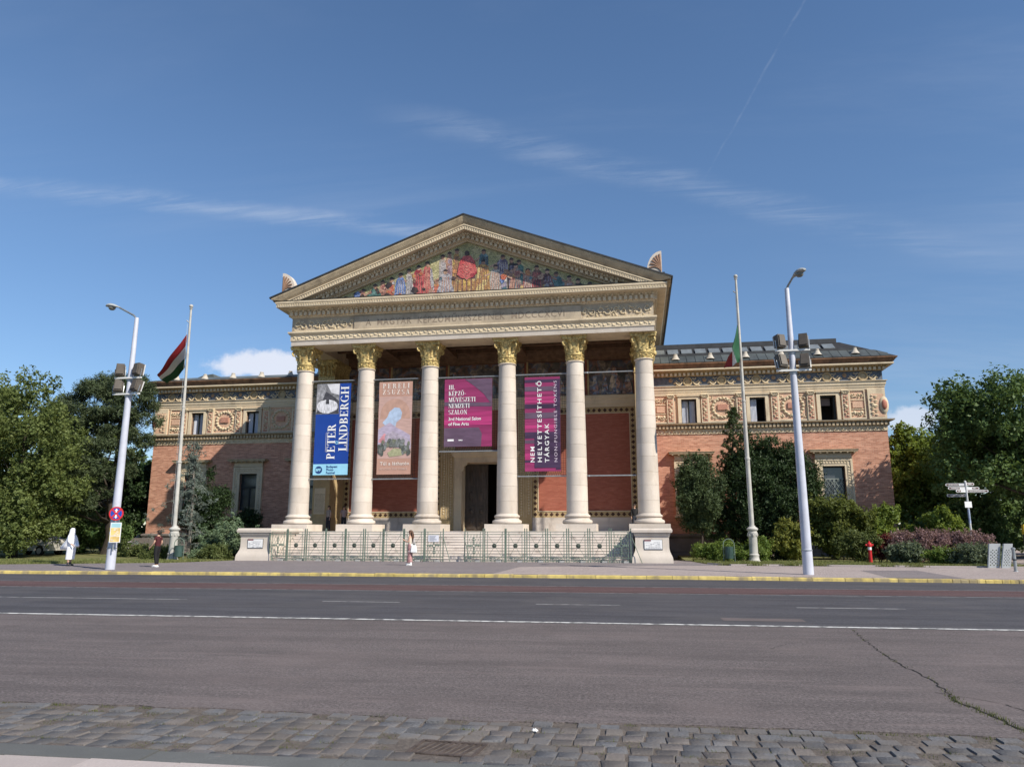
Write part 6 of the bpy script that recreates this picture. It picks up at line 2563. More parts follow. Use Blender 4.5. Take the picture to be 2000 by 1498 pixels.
def vehicle(label, cat, name, x, y, rz, paint, van):
    t = thing(name, label, cat, (x, y, .12), rz)
    H_ = 1.95 if van else 1.45
    if van:
        side = [(-2.2, .35), (-2.25, .8), (-2.15, 1.05), (-1.5, 1.2), (-.95, 1.88), (-.6, 1.95), (2.1, 1.95), (2.2, 1.8), (2.22, .4)]
    else:
        side = [(-2.1, .32), (-2.12, .65), (-1.9, .82), (-1.05, .92), (-.45, 1.40), (.9, 1.45), (1.6, 1.02), (2.05, .95), (2.1, .35)]
    arch = []
    P = []
    # wheel arches cut into the lower edge
    low = []
    for cx in (1.35, -1.4):
        low += [(cx + .40, .33)] + [(cx + .38 * math.cos(PI * i / 8), .34 + .38 * math.sin(PI * i / 8)) for i in range(9)] + [(cx - .40, .33)]
    b = MB()
    n = len(side)
    ring = side + low
    for (yy, ins) in ():
        pass
    L_ = [(px, -.82, pz) for px, pz in ring]
    R_ = [(px, .82, pz) for px, pz in ring]
    k = len(ring)
    top_in = lambda p: (p[0], p[1] * (1 - .16 * max(0, (p[2] - .9))), p[2])
    vs = [top_in(p) for p in L_ + R_]
    b.add(vs, [(i, (i + 1) % k, (i + 1) % k + k, i + k) for i in range(k)] + [tuple(range(k)), tuple(range(k, 2 * k))[::-1]])
    b.build('body', paint, t)
    for cx in (1.35, -1.4):
        for sy in (-1, 1):
            b = MB()
            for rad, w0, w1, mi in ((.32, .66, .84, 0), (.20, .655, .85, 1)):
                n_ = 18
                b.add([(cx + rad * math.cos(2 * PI * i / n_), sy * w0, .32 + rad * math.sin(2 * PI * i / n_)) for i in range(n_)] + [(cx + rad * math.cos(2 * PI * i / n_), sy * w1, .32 + rad * math.sin(2 * PI * i / n_)) for i in range(n_)],
                      [(i, (i + 1) % n_, (i + 1) % n_ + n_, i + n_) for i in range(n_)] + [tuple(range(n_, 2 * n_))], mi)
            b.build('wheel', [TYRE, RIM], t)
    for sy in (-1, 1):
        b = MB()
        Y_ = lambda z: sy * (.825 * (1 - .16 * max(0, z - .9)))
        if van:
            P = [(-1.35, 1.22), (-.85, 1.75), (-.1, 1.75), (-.1, 1.22)]
        else:
            P = [(-.95, .95), (-.42, 1.32), (.85, 1.36), (1.25, 1.0)]
        b.add([(px, Y_(pz) , pz) for px, pz in P], [(0, 1, 2, 3)])
        b.build('side_window', CARGL, t)
        b = MB()
        b.box(-2.2 if van else -2.1, -2.12 if van else -2.0, sy * .45, sy * .75, .7, .86)
        b.build('headlight', WHITEP, t)
    return t
vehicle('pale grey van parked in the shade behind the leafy tree', 'van', 'parked_van', -42.2, 47.6, PI - .12, VANP, True)
vehicle('white car parked behind the low hedge beside the brick corner', 'car', 'parked_car', -39.6, 56.5, PI / 2 + .25, mat('car_white', (.70, .70, .70), .35, .04, 3, spec=.5), False)

# ================================================================== people
SKIN = mat('skin', (.52, .32, .23), .6, .08, 8)
HAIRD = mat('hair_dark', (.028, .02, .016), .6, .25, 20, stretch=(3, 3, 1))
HAIRB = mat('hair_brown', (.10, .05, .03), .55, .3, 20, stretch=(4, 4, 1))
EYEW = mat('eye_dark', (.03, .02, .02), .3, .1)


def skinned(nodes, edges, name, m, parent, root=None, sub=1, extra=None):
    """grow one smooth surface round a skeleton of joints, each with its own radius"""
    keys = list(nodes)
    idx = {k: i for i, k in enumerate(keys)}
    me = bpy.data.meshes.new(name)
    me.from_pydata([nodes[k][:3] for k in keys], [(idx[a], idx[b]) for a, b in edges], [])
    me.update()
    ob = bpy.data.objects.new(name, me)
    COL.objects.link(ob)
    md = ob.modifiers.new('skin', 'SKIN')
    md.use_smooth_shade = True
    if not me.skin_vertices:
        me.attributes.new  # skin layer is made with the modifier below
    sv = me.skin_vertices
    if len(sv) == 0:
        bpy.context.view_layer.objects.active = ob
        bpy.ops.mesh.customdata_skin_add()
        sv = me.skin_vertices
    for k in keys:
        r = nodes[k][3]
        sv[0].data[idx[k]].radius = r if isinstance(r, tuple) else (r, r)
        sv[0].data[idx[k]].use_root = (k == (root or keys[0]))
    if sub:
        ss = ob.modifiers.new('sub', 'SUBSURF')
        ss.levels = sub
        ss.render_levels = sub
    dg = bpy.context.evaluated_depsgraph_get()
    new = bpy.data.meshes.new_from_object(ob.evaluated_get(dg))
    bpy.data.objects.remove(ob)
    bpy.data.meshes.remove(me)
    new.name = name
    new.materials.clear()
    new.materials.append(m)
    new.polygons.foreach_set('use_smooth', [True] * len(new.polygons))
    return put(name, new, parent)


def body_nodes(arms, stride=.0, spread=.10):
    """standing figure 1.70 m tall facing +Y; arms = {side: (elbow, wrist, hand)}"""
    N = {'pelvis': (0, 0, .92, (.15, .105)), 'waist': (0, .005, 1.06, (.125, .09)), 'chest': (0, .01, 1.25, (.155, .105)), 'upper': (0, 0, 1.37, (.13, .085)),
         'neck0': (0, -.005, 1.44, .055), 'neck': (0, .005, 1.49, .052), 'jaw': (0, .02, 1.545, .062), 'face': (0, .012, 1.605, .088), 'crown': (0, 0, 1.66, .078)}
    Ed = [('pelvis', 'waist'), ('waist', 'chest'), ('chest', 'upper'), ('upper', 'neck0'), ('neck0', 'neck'), ('neck', 'jaw'), ('jaw', 'face'), ('face', 'crown')]
    for s, t in ((-1, 'l'), (1, 'r')):
        st = stride * s
        N['hip' + t] = (s * .085, 0, .86, .09)
        N['knee' + t] = (s * spread, .02 + st * .5, .48, .056)
        N['calf' + t] = (s * spread, -.015 + st * .7, .34, .054)
        N['ankle' + t] = (s * spread, -.03 + st, .09, .037)
        N['toe' + t] = (s * (spread + .02), .12 + st, .03, .034)
        Ed += [('pelvis', 'hip' + t), ('hip' + t, 'knee' + t), ('knee' + t, 'calf' + t), ('calf' + t, 'ankle' + t), ('ankle' + t, 'toe' + t)]
        e, w, h = arms[t]
        N['sh' + t] = (s * .165, 0, 1.385, .054)
        N['elb' + t] = (*e, .040)
        N['wri' + t] = (*w, .026)
        N['palm' + t] = (*h, .034)
        Ed += [('upper', 'sh' + t), ('sh' + t, 'elb' + t), ('elb' + t, 'wri' + t), ('wri' + t, 'palm' + t)]
        # five fingers: four off the end of the palm, the thumb off its side
        W_, H_ = Vector(w), Vector(h)
        d = (H_ - W_).normalized()
        side = Vector((0, 1, 0)) if abs(d.y) < .8 else Vector((0, 0, 1))
        sd = d.cross(side).cross(d).normalized()
        nrm = d.cross(sd)
        for q, (o_, ln) in enumerate(((-.024, .058), (-.008, .072), (.008, .068), (.024, .052))):
            b0 = H_ + sd * o_ + d * .02
            N['f%d%s' % (q, t)] = (*(b0 + d * ln * .5), .0095)
            N['g%d%s' % (q, t)] = (*(b0 + d * ln * .85 + nrm * .018), .008)
            Ed += [('palm' + t, 'f%d%s' % (q, t)), ('f%d%s' % (q, t), 'g%d%s' % (q, t))]
        b0 = W_ + d * .03 + sd * .032
        N['t0' + t] = (*b0, .011)
        N['t1' + t] = (*(b0 + sd * .02 + d * .035), .009)
        Ed += [('palm' + t, 't0' + t), ('t0' + t, 't1' + t)]
    return N, Ed


def face(parent, z=1.61):
    b = MB()
    for s in (-1, 1):
        b.ell((s * .034, .088, z + .008), (.013, .008, .008), 6, 4)
    b.build('eyes', EYEW, parent)
    b = MB()
    b.add([(-.014, .092, z - .03), (.014, .092, z - .03), (0, .118, z - .026), (0, .09, z + .015)], [(0, 1, 2), (1, 3, 2), (3, 0, 2)])
    b.build('nose', SKIN, parent)
    b = MB()
    b.ell((0, .084, z - .058), (.024, .008, .006), 8, 4)
    b.build('mouth', mat('lips', (.36, .14, .12), .5, .05) if 'lips' not in MATS else MATS['lips'], parent)
    b = MB()
    for s in (-1, 1):
        b.ell((s * .088, .0, z - .005), (.012, .022, .032), 6, 4)
    b.build('ears', SKIN, parent)


def hair_cap(parent, m, z=1.63, back=.02, down=.0):
    b = MB()
    b.ell((0, -.014, z), (.100, .108, .098), 14, 8, zmin=-.15)
    b.ell((0, -.055, z - .04 - down * .5), (.088, .062, .085 + down), 12, 8)
    return b.build('hair', m, parent, smooth=60)


def loft(sections, name, m, parent, n=20, ripple=0.0, seed=1, freq=6):
    """cloth hung through elliptical sections (x, y, z, rx, ry)"""
    b = MB()
    rr = random.Random(seed)
    ph = rr.uniform(0, 6)
    vs, fs = [], []
    for j, (x, y, z, rx, ry) in enumerate(sections):
        for i in range(n):
            a = 2 * PI * i / n
            k = 1 + ripple * j / len(sections) * math.sin(freq * a + ph + j * .35)
            vs.append((x + rx * k * math.cos(a), y + ry * k * math.sin(a), z))
    for j in range(len(sections) - 1):
        for i in range(n):
            fs.append((j * n + i, (j + 1) * n + i, (j + 1) * n + (i + 1) % n, j * n + (i + 1) % n))
    fs.append(tuple(range(n)))
    b.add(vs, fs)
    return b.build(name, m, parent, smooth=70)


def shoes(parent, m, N, boot=0.0):
    for t in 'lr':
        ax, ay, az, _ = N['ankle' + t]
        tx, ty, tz, _ = N['toe' + t]
        b = MB()
        b.ell((ax * .4 + tx * .6, ay * .45 + ty * .55, .045), (.052, .145, .05), 12, 6)
        b.box(ax - .045, ax + .05, ay - .06, ty + .05, .0, .03)
        if boot:
            b.lathe([(.055, .04), (.056, boot)], 10, ax, ay)
        b.build('shoe', m, parent, smooth=50)


ARMS_DOWN = {'l': ((-.225, -.02, 1.12), (-.235, .06, .88), (-.235, .085, .80)), 'r': ((.225, -.02, 1.12), (.235, .06, .88), (.235, .085, .80))}


def trousers(N, m, parent, r=1.0, to='ankle'):
    P = {'p': (0, 0, .95, (.168 * r, .128 * r)), 'b': (0, 0, 1.05, (.150 * r, .112 * r))}
    E_ = [('b', 'p')]
    for t in 'lr':
        P['h' + t] = (*N['hip' + t][:3], .108 * r)
        P['k' + t] = (*N['knee' + t][:3], .078 * r)
        a = N[to + t]
        P['a' + t] = (a[0], a[1], a[2] + .01, .062 * r)
        E_ += [('p', 'h' + t), ('h' + t, 'k' + t), ('k' + t, 'a' + t)]
    return skinned(P, E_, 'trousers', m, parent)


def shirt(N, m, parent, r=1.0, sleeve=.62, hem=.84):
    P = {'c': (0, .01, 1.25, (.175 * r, .125 * r)), 'w': (0, .005, 1.08, (.152 * r, .115 * r)), 'h': (0, 0, hem, (.182 * r, .140 * r)), 'u': (0, 0, 1.37, (.145 * r, .098 * r)), 'n': (0, -.005, 1.435, .066)}
    E_ = [('c', 'w'), ('w', 'h'), ('c', 'u'), ('u', 'n')]
    for t in 'lr':
        s, e = Vector(N['sh' + t][:3]), Vector(N['elb' + t][:3])
        P['s' + t] = (*s, .069)
        P['e' + t] = (*(s + (e - s) * sleeve), .062)
        E_ += [('u', 's' + t), ('s' + t, 'e' + t)]
        if sleeve >= 1:
            w = Vector(N['wri' + t][:3])
            P['e' + t] = (*e, .055)
            P['x' + t] = (*(e + (w - e) * .9), .042)
            E_ += [('e' + t, 'x' + t)]
    return skinned(P, E_, 'shirt', m, parent)


def person(label, x, y, z, rz, scale=1.0, arms=None, stride=0.0, spread=.10, group=None):
    t = thing('person', label, 'person', (x, y, z), rz, group)
    N, E_ = body_nodes(arms or ARMS_DOWN, stride, spread)
    b = skinned(N, E_, 'body', SKIN, t, 'pelvis')
    face(t)
    t.scale = (scale,) * 3
    return t, N


# the man in maroon and black, looking left along the pavement
ar = {'l': ((-.22, .03, 1.13), (-.20, .22, .93), (-.19, .29, .87)), 'r': ((.22, -.05, 1.12), (.22, .12, .92), (.21, .19, .86))}
t, N = person('man in a maroon shirt and black trousers standing on the pavement', -22.43, 32.75, .124, PI / 2 - .1, .985, ar, .05)
shirt(N, mat('maroon_shirt', (.075, .018, .022), .8, .15, 6), t)
trousers(N, mat('black_trousers', (.012, .012, .014), .8, .2, 6), t)
shoes(t, WHITEP, N)
hair_cap(t, HAIRD)

# the woman with long brown hair, reading her phone
ar = {'l': ((-.19, .06, 1.13), (-.10, .25, 1.20), (-.07, .31, 1.24)), 'r': ((.19, .06, 1.12), (.11, .25, 1.18), (.08, .31, 1.22))}
t, N = person('long-haired woman in a white top and rosy trousers before the fence', -11.14, 36.25, .124, PI / 2 + .1, .985, ar, .03, .075)
loft([(0, .0, 1.42, .10, .075), (0, .005, 1.36, .15, .095), (0, .01, 1.25, .165, .118), (0, 0, 1.10, .135, .105), (0, 0, 1.02, .14, .11)], 'top', mat('cream_top', (.62, .55, .46), .8, .1, 6), t, 20)
ROSE = mat('rosy_cloth', (.40, .22, .22), .8, .5, 5, fine=.35, fscale=14)
loft([(0, 0, 1.05, .14, .11), (0, 0, .92, .175, .135), (0, .0, .75, .175, .135), (0, 0, .5, .16, .125), (0, .01, .28, .155, .13), (0, .01, .14, .165, .14)], 'skirt', ROSE, t, 24, .10, 3, 7)
loft([(.01, -.02, 1.04, .145, .115), (.01, -.015, .86, .18, .14), (.01, -.01, .66, .182, .142)], 'shirt_tail', WHITEP, t, 20, .06, 5)
shoes(t, WHITEP, N, .16)
h = hair_cap(t, HAIRB, down=.05)
b = MB()
for k, (xx, r_) in enumerate(((-.06, .05), (0, .06), (.06, .05))):
    b.tube([(xx * .8, -.08, 1.63), (xx, -.115, 1.5), (xx, -.125, 1.35), (xx * .8, -.13, 1.2), (xx * .5, -.12, 1.08)], [r_, r_ * 1.15, r_ * 1.1, r_ * .9, r_ * .4], 8)
b.build('long_hair', HAIRB, t, smooth=60)
b = MB()
b.box(-.035, .035, .35, .36, 1.22, 1.36)
b.build('phone_case', LEAD, t)
o = thing('tote_bag', 'white cloth bag hanging at the long-haired woman\'s side', 'bag', (-10.95, 36.12, .124))
b = MB()
b.rloft(-.05, .14, -.05, .05, [(.62, .03), (.66, .04), (.86, .02), (.98, -.01)])
b.build('sack', WHITEB, o)
b = MB()
b.tube([(-.03, 0, .97), (.0, 0, 1.2), (.03, 0, 1.33), (.06, 0, 1.2), (.11, 0, .97)], .010, 5)
b.build('strap', WHITEB, o)

# the walker in flowing white, cape blown back
ar = {'l': ((-.24, .05, 1.14), (-.20, .20, .96), (-.18, .26, .90)), 'r': ((.24, .08, 1.15), (.20, .26, 1.00), (.18, .33, .95))}
t, N = person('person in a white headscarf and blowing white cape with white trousers', -27.26, 33.05, .124, -PI / 2 - .2, 1.02, ar, .07, .11)
CLW = mat('white_cloth', (.82, .82, .85), .75, .04, 5)
loft([(0, .0, 1.765, .03, .03), (0, -.01, 1.74, .085, .09), (0, -.015, 1.67, .115, .125), (0, -.02, 1.56, .125, .135), (0, -.03, 1.46, .14, .14), (0, -.03, 1.36, .19, .155), (0, -.02, 1.27, .20, .16)], 'headscarf', CLW, t, 22, .03)
loft([(0, -.01, 1.44, .12, .11), (0, -.02, 1.34, .20, .165), (0, -.03, 1.20, .23, .20), (0, -.08, 1.08, .24, .26), (.0, -.15, .97, .24, .32), (.0, -.21, .87, .23, .36), (0, -.25, .79, .18, .37), (0, -.27, .75, .12, .33)], 'cape', CLW, t, 36, .16, 2, 6)
shirt(N, CLW, t, .95, 1.0)
loft([(0, .30, 1.06, .05, .02), (0, .34, 1.0, .11, .06), (0, .36, .93, .13, .07), (0, .33, .88, .10, .04)], 'sleeve', CLW, t, 14, .1, 8)
loft([(0, 0, 1.02, .16, .14), (0, .02, .88, .20, .19), (0, .01, .66, .20, .185), (0, .0, .46, .195, .175), (0, -.01, .30, .19, .17)], 'skirt', CLW, t, 26, .09, 4, 5)
shoes(t, LEAD, N, .17)

# three people in the shade of the portico
cols = [((.30, .26, .24), (.035, .035, .045)), ((.33, .25, .25), (.03, .03, .035)), ((.02, .02, .022), (.03, .035, .05))]
for k, (lab, x, y, rz, hm) in enumerate((('person in a pale top leaning by the square pier in the portico', -21.0, 49.2, PI - .5, HAIRD),
                                         ('person in a light shirt beside the second column in the portico', -20.05, 49.6, PI + .6, HAIRD),
                                         ('person in black standing in the portico behind the rightmost column', -.22, 48.9, PI + .3, HAIRD))):
    t, N = person(lab, x, y, 1.775, rz, 1.0, None, .03)
    shirt(N, mat('portico_shirt_%d' % k, cols[k][0], .8, .1, 5), t, 1.0, .7 if k < 2 else 1.0)
    trousers(N, mat('portico_trousers_%d' % k, cols[k][1], .8, .1, 5), t)
    shoes(t, LEAD, N)
    hair_cap(t, hm, down=.05 if k == 0 else 0)
# far figure in red under the trees
t, N = person('distant person in a red shirt under the trees by the metal screens', 24.9, 57.5, .11, .6, 1.0)
shirt(N, mat('red_shirt', (.36, .02, .03), .8, .1, 5), t, 1.05, .7)
trousers(N, MATS['black_trousers'], t)
shoes(t, LEAD, N)
hair_cap(t, HAIRD)

# ================================================================== trees, shrubs and hedges
BARK = mat('bark', (.050, .040, .032), .9, .3, 5, .6, 14, stretch=(2, 2, .5))
BARKG = mat('bark_grey', (.16, .145, .125), .9, .3, 5, .5, 14, stretch=(2, 2, .5))
L_MAPLE = leafmat('leaf_mid_green', (0.070, 0.104, 0.030), (0.200, 0.240, 0.078), .35)
L_LIME = leafmat('leaf_bright', (0.074, 0.128, 0.024), (0.230, 0.290, 0.061), .4)
L_DARK = leafmat('leaf_deep', (0.045, 0.091, 0.032), (0.149, 0.219, 0.070), .3)
L_PINE = leafmat('needle_pine', (0.031, 0.051, 0.025), (0.105, 0.133, 0.061), .15)
L_YEW = leafmat('needle_yew', (0.014, 0.032, 0.014), (0.051, 0.084, 0.027), .15)
L_YEWG = leafmat('needle_soft', (0.032, 0.058, 0.026), (0.109, 0.145, 0.061), .2)
L_CEDAR = leafmat('needle_blue', (0.085, 0.115, 0.105), (0.23, 0.27, 0.235), .15)
L_JUN = leafmat('needle_juniper', (0.10, 0.165, 0.095), (0.27, 0.35, 0.21), .2)
L_HEDGE = leafmat('leaf_hedge', (0.058, 0.111, 0.019), (0.195, 0.260, 0.058), .3)
L_HEDGED = leafmat('leaf_hedge_dull', (0.058, 0.085, 0.023), (0.156, 0.182, 0.065), .3)
L_YEL = leafmat('leaf_yellow', (0.080, 0.115, 0.025), (0.280, 0.280, 0.070), .35)
L_OCHRE = leafmat('leaf_ochre', (0.075, 0.100, 0.020), (0.165, 0.190, 0.055), .35)
L_RED = leafmat('leaf_red', (0.090, 0.022, 0.022), (0.220, 0.055, 0.050), .3)
L_PUR = leafmat('leaf_purple', (.095, .060, .062), (.400, .255, .260), .25)
L_GREY = leafmat('leaf_greygreen', (0.061, 0.088, 0.054), (0.189, 0.230, 0.149), .3)


def leaves(name, m, parent, clumps, n, size, seed, aspect=.55, shell=.55, flat=.35, droop=0.0, per=16, twig=1.0, upward=.35, off=(0, 0, 0), **tags):
    """n leaf-sized faces through a set of ellipsoid clumps (x, y, z, rx, ry, rz)"""
    rg = np.random.default_rng(seed)
    C = np.array(clumps, float)
    vol = (C[:, 3] * C[:, 4] * C[:, 5]) ** .72
    # twigs first: each starts inside a clump and runs outward and a little upward
    nt = max(8, n // per)
    cw = rg.choice(len(C), nt, p=vol / vol.sum())
    d = rg.normal(size=(nt, 3))
    d /= np.linalg.norm(d, axis=1)[:, None]
    b0 = C[cw, :3] + d * C[cw, 3:6] * (shell * .6 + (1 - shell * .6) * rg.random(nt) ** .6)[:, None] * .85
    td = d * .75 + rg.normal(size=(nt, 3)) * .5
    td[:, 2] += upward
    td /= np.linalg.norm(td, axis=1)[:, None]
    L = C[cw, 3:6].mean(1) * rg.uniform(.25, 1.0, nt) * twig
    who = rg.integers(0, nt, n)
    u = rg.random(n)
    P = b0[who] + td[who] * (L[who] * u)[:, None] + rg.normal(size=(n, 3)) * (L[who] * .13 * (1.25 - u) + size * .22)[:, None]
    nr = d[who] * .5 + rg.normal(size=(n, 3)) * .7
    nr[:, 2] += flat
    nr /= np.linalg.norm(nr, axis=1)[:, None]
    t = rg.normal(size=(n, 3)) * .8 + td[who] * 1.1
    t[:, 2] -= droop
    t -= nr * (t * nr).sum(1)[:, None]
    t /= np.linalg.norm(t, axis=1)[:, None] + 1e-9
    b = np.cross(nr, t)
    s = size * rg.uniform(.55, 1.3, n)[:, None]
    v = np.empty((n, 4, 3))
    v[:, 0] = P - t * s * .5
    v[:, 1] = P + b * s * .5 * aspect + nr * s * .08
    v[:, 2] = P + t * s * .5 - nr * s * .10
    v[:, 3] = P - b * s * .5 * aspect + nr * s * .08
    v -= np.array(off)
    me = bpy.data.meshes.new(name)
    me.vertices.add(n * 4)
    me.vertices.foreach_set('co', v.reshape(-1))
    me.loops.add(n * 4)
    me.loops.foreach_set('vertex_index', np.arange(n * 4, dtype=np.int32))
    me.polygons.add(n)
    me.polygons.foreach_set('loop_start', np.arange(0, n * 4, 4, dtype=np.int32))
    me.materials.append(m)
    me.update(calc_edges=True)
    o = put(name, me, parent, **tags)
    return o


def fill(c, r, k, size, seed, edge=.55, zmin=None, squash=.75):
    """k clumps scattered through a crown, more of them near its surface"""
    rg = np.random.default_rng(seed)
    out = []
    while len(out) < k:
        d = rg.normal(size=3)
        d /= np.linalg.norm(d)
        q = (edge + (1 - edge) * rg.random() ** .6) * (1 if rg.random() < .8 else .5)
        p = np.array(c) + d * np.array(r) * q
        if zmin is not None and p[2] < zmin:
            continue
        s = size * rg.uniform(.65, 1.3)
        out.append((*p, s, s, s * squash))
    return out


def wood(parent, base, tip, r0, r1, clumps, m, off, seed, nbranch=14, name='trunk', bend=.25):
    rr = random.Random(seed)
    b = MB(off)
    base, tip = Vector(base), Vector(tip)
    n = 9
    pts = [base + (tip - base) * (i / n) + Vector((rr.uniform(-bend, bend), rr.uniform(-bend, bend), 0)) * (1 if 0 < i < n else 0) * .6 for i in range(n + 1)]
    pts[0] = base
    rad = [r0 + (r1 - r0) * (i / n) ** .8 for i in range(n + 1)]
    rad[0] *= 1.35
    b.tube(pts, rad, 10)
    o = b.build(name, m, parent, smooth=60)
    b = MB(off)
    ch = list(clumps)
    rr.shuffle(ch)
    for c in ch[:nbranch]:
        t_ = Vector(c[:3])
        k = min(max(.2, (t_.z - base.z) / max(.1, tip.z - base.z) - .22), .95)
        j = k * n
        i = min(int(j), n - 1)
        s = pts[i] + (pts[i + 1] - pts[i]) * (j - i)
        mid = s * .5 + t_ * .5 + Vector((rr.uniform(-.2, .2), rr.uniform(-.2, .2), -.12 * (t_ - s).length * rr.random()))
        r = max(.02, (r0 + (r1 - r0) * k) * .42)
        b.tube([s, mid, t_], [r, r * .6, r * .18], 6)
    b.build('limb', m, parent, smooth=60)
    return o


def tree(name, label, x, y, crown, m, nleaf, size, seed, trunk, cat='tree', bark=None, group=None, crown_name='crown', **kw):
    t = thing(name, label, cat, (x, y, .12), 0, group)
    off = (x, y, .12)
    leaves(crown_name, m, t, crown, nleaf, size, seed, off=off, **kw)
    if trunk:
        (bx, by, bz), tip, r0, r1 = trunk
        wood(t, (bx, by, bz), tip, r0, r1, crown, bark or BARK, off, seed, name='trunk')
    return t


# ---- left side
cr = fill((-40.2, 43.2, 6.4), (4.0, 3.4, 5.3), 60, 1.05, 1, .6, .4) + fill((-38.0, 42.2, 3.0), (2.1, 1.6, 2.8), 30, .75, 2, .5, .5) + fill((-40.5, 41.6, 1.2), (2.6, .9, .9), 16, .6, 4, .4, .3) + [(-38.4, 42.6, 11.1, .8, .8, .8), (-39.6, 42.6, 11.7, .8, .8, .7), (-37.0, 42.4, 9.2, .9, .8, .9), (-36.8, 42.3, 7.6, .9, .8, .9)]
tree('leafy_tree', 'tall leafy sunlit green tree at the left edge, foliage almost to the ground', -40, 43.4, cr, L_MAPLE, 62000, .21, 11, ((-40, 43.4, 0), (-40, 43.2, 10), .22, .06), group='park trees left of the museum')
cr = fill((-46.0, 45.5, 6.2), (4.2, 3.5, 5.6), 46, 1.15, 3, .6, .4)
tree('leafy_tree', 'second leafy green tree beyond the tall sunlit one at the left edge', -46, 45.8, cr, L_MAPLE, 30000, .26, 12, ((-46, 45.8, 0), (-46, 45.5, 10), .22, .06), group='park trees left of the museum')

pads = [(-39.4, 50.0, 13.0, 1.5, 1.3, .65), (-37.4, 49.8, 12.6, 1.5, 1.3, .6), (-41.4, 50.2, 12.3, 1.7, 1.4, .7), (-43.4, 50.4, 11.5, 1.5, 1.3, .7), (-36.4, 49.4, 11.3, 1.2, 1.1, .6), (-39.0, 49.2, 11.8, 1.7, 1.3, .65),
        (-41.9, 49.2, 10.7, 1.8, 1.3, .6), (-38.0, 49.0, 10.4, 1.8, 1.2, .6), (-36.1, 49.6, 9.9, 1.1, 1.1, .6), (-43.2, 49.6, 9.6, 1.4, 1.2, .6), (-39.9, 48.6, 9.5, 1.6, 1.2, .55), (-37.0, 49.2, 8.8, 1.3, 1.1, .5),
        (-41.6, 49.0, 8.3, 1.7, 1.2, .5), (-43.0, 49.4, 7.3, 1.3, 1.2, .5), (-40.0, 48.6, 7.2, 1.4, 1.1, .45), (-36.9, 49.4, 7.3, .9, 1.0, .45), (-41.8, 48.4, 6.0, 1.7, 1.2, .45), (-39.8, 48.0, 5.3, 1.5, 1.1, .4), (-42.3, 48.0, 4.7, 1.5, 1.1, .4), (-40.6, 47.4, 4.0, 1.7, 1.1, .40), (-41.8, 47.2, 3.0, 1.5, 1.0, .35), (-39.4, 47.4, 2.9, 1.2, 1.0, .35), (-35.9, 49.8, 12.0, .9, .9, .5), (-40.6, 50.4, 12.5, 1.4, 1.2, .7), (-38.6, 50.4, 12.9, 1.3, 1.2, .7), (-40.4, 50.2, 10.3, 1.9, 1.4, .8), (-38.9, 50.2, 9.3, 1.7, 1.4, .8), (-42.2, 50.2, 9.2, 1.6, 1.3, .7), (-40.6, 50.0, 8.2, 1.8, 1.4, .7), (-43.9, 50.4, 10.6, 1.2, 1.1, .7), (-37.2, 50.3, 11.0, 1.5, 1.3, .8), (-42.4, 49.6, 6.4, 1.6, 1.2, .6), (-39.0, 49.4, 6.4, 1.4, 1.1, .5), (-40.8, 48.6, 4.9, 1.7, 1.1, .5), (-36.2, 50.3, 8.3, .9, 1.0, .5), (-38.6, 48.4, 7.9, 1.5, 1.0, .6), (-39.6, 48.0, 6.6, 1.5, 1.0, .5), (-38.0, 47.6, 5.6, 1.4, .9, .45), (-39.4, 47.4, 4.5, 1.6, .9, .45), (-37.6, 47.2, 4.0, 1.0, .8, .4), (-41.8, 48.6, 7.4, 1.5, 1.0, .5), (-38.8, 46.8, 3.4, 1.4, .9, .4), (-36.6, 48.6, 6.0, .9, .8, .4), (-43.0, 48.8, 8.4, 1.3, 1.0, .5)]
rr = random.Random(3)
cr = []
for p in pads:
    for q in range(7):
        cr.append((p[0] + rr.uniform(-1, 1) * p[3] * .8, p[1] + rr.uniform(-1, 1) * p[4] * .8, p[2] + rr.uniform(-.3, .35), p[3] * .42, p[4] * .42, p[5] * .62))
t = tree('pine_tree', 'dark spreading pine with flat layered branches left of the museum', -38.4, 50.2, cr, L_PINE, 125000, .25, 13, ((-38.4, 50.2, 0), (-37.9, 49.8, 12.2), .40, .10), aspect=.22, shell=.35, flat=.5, twig=1.1, upward=.3)
b = MB((-38.4, 50.2, .12))
for k in range(16):
    z = 2.5 + k * .5
    a = rr.uniform(2.4, 4.6)
    L = rr.uniform(1.5, 3.6)
    p0 = Vector((-38.3 + .03 * z, 50.1, z))
    p1 = p0 + Vector((math.cos(a) * L, math.sin(a) * L * .7, rr.uniform(-.5, .4)))
    b.tube([p0, p0 * .45 + p1 * .55 + Vector((0, 0, .2)), p1], [.06, .035, .012], 5)
    for q in range(3):
        s_ = p0 + (p1 - p0) * rr.uniform(.5, .95)
        b.tube([s_, s_ + Vector((rr.uniform(-.6, .2), rr.uniform(-.4, .2), rr.uniform(-.4, .3)))], [.018, .005], 4)
b.build('bare_twigs', BARKG, t)

# bright trees behind the pine
for k, (lab, x, y, z, r, h) in enumerate((('bright green tree seen between the pine trunk and the brick corner', -40.2, 61, 5.3, (2.7, 2.3, 4.2), 9),
                                          ('bright green tree glimpsed through the middle of the pine', -46.5, 60, 6.0, (3.2, 2.3, 4.6), 10))):
    tree('broadleaf_tree', lab, x, y, fill((x, y, z), r, 26, 1.0, 20 + k, .5, .6), L_LIME, 15000, .34, 30 + k, ((x, y, 0), (x, y, h - 1), .18, .05), group='park trees left of the museum')

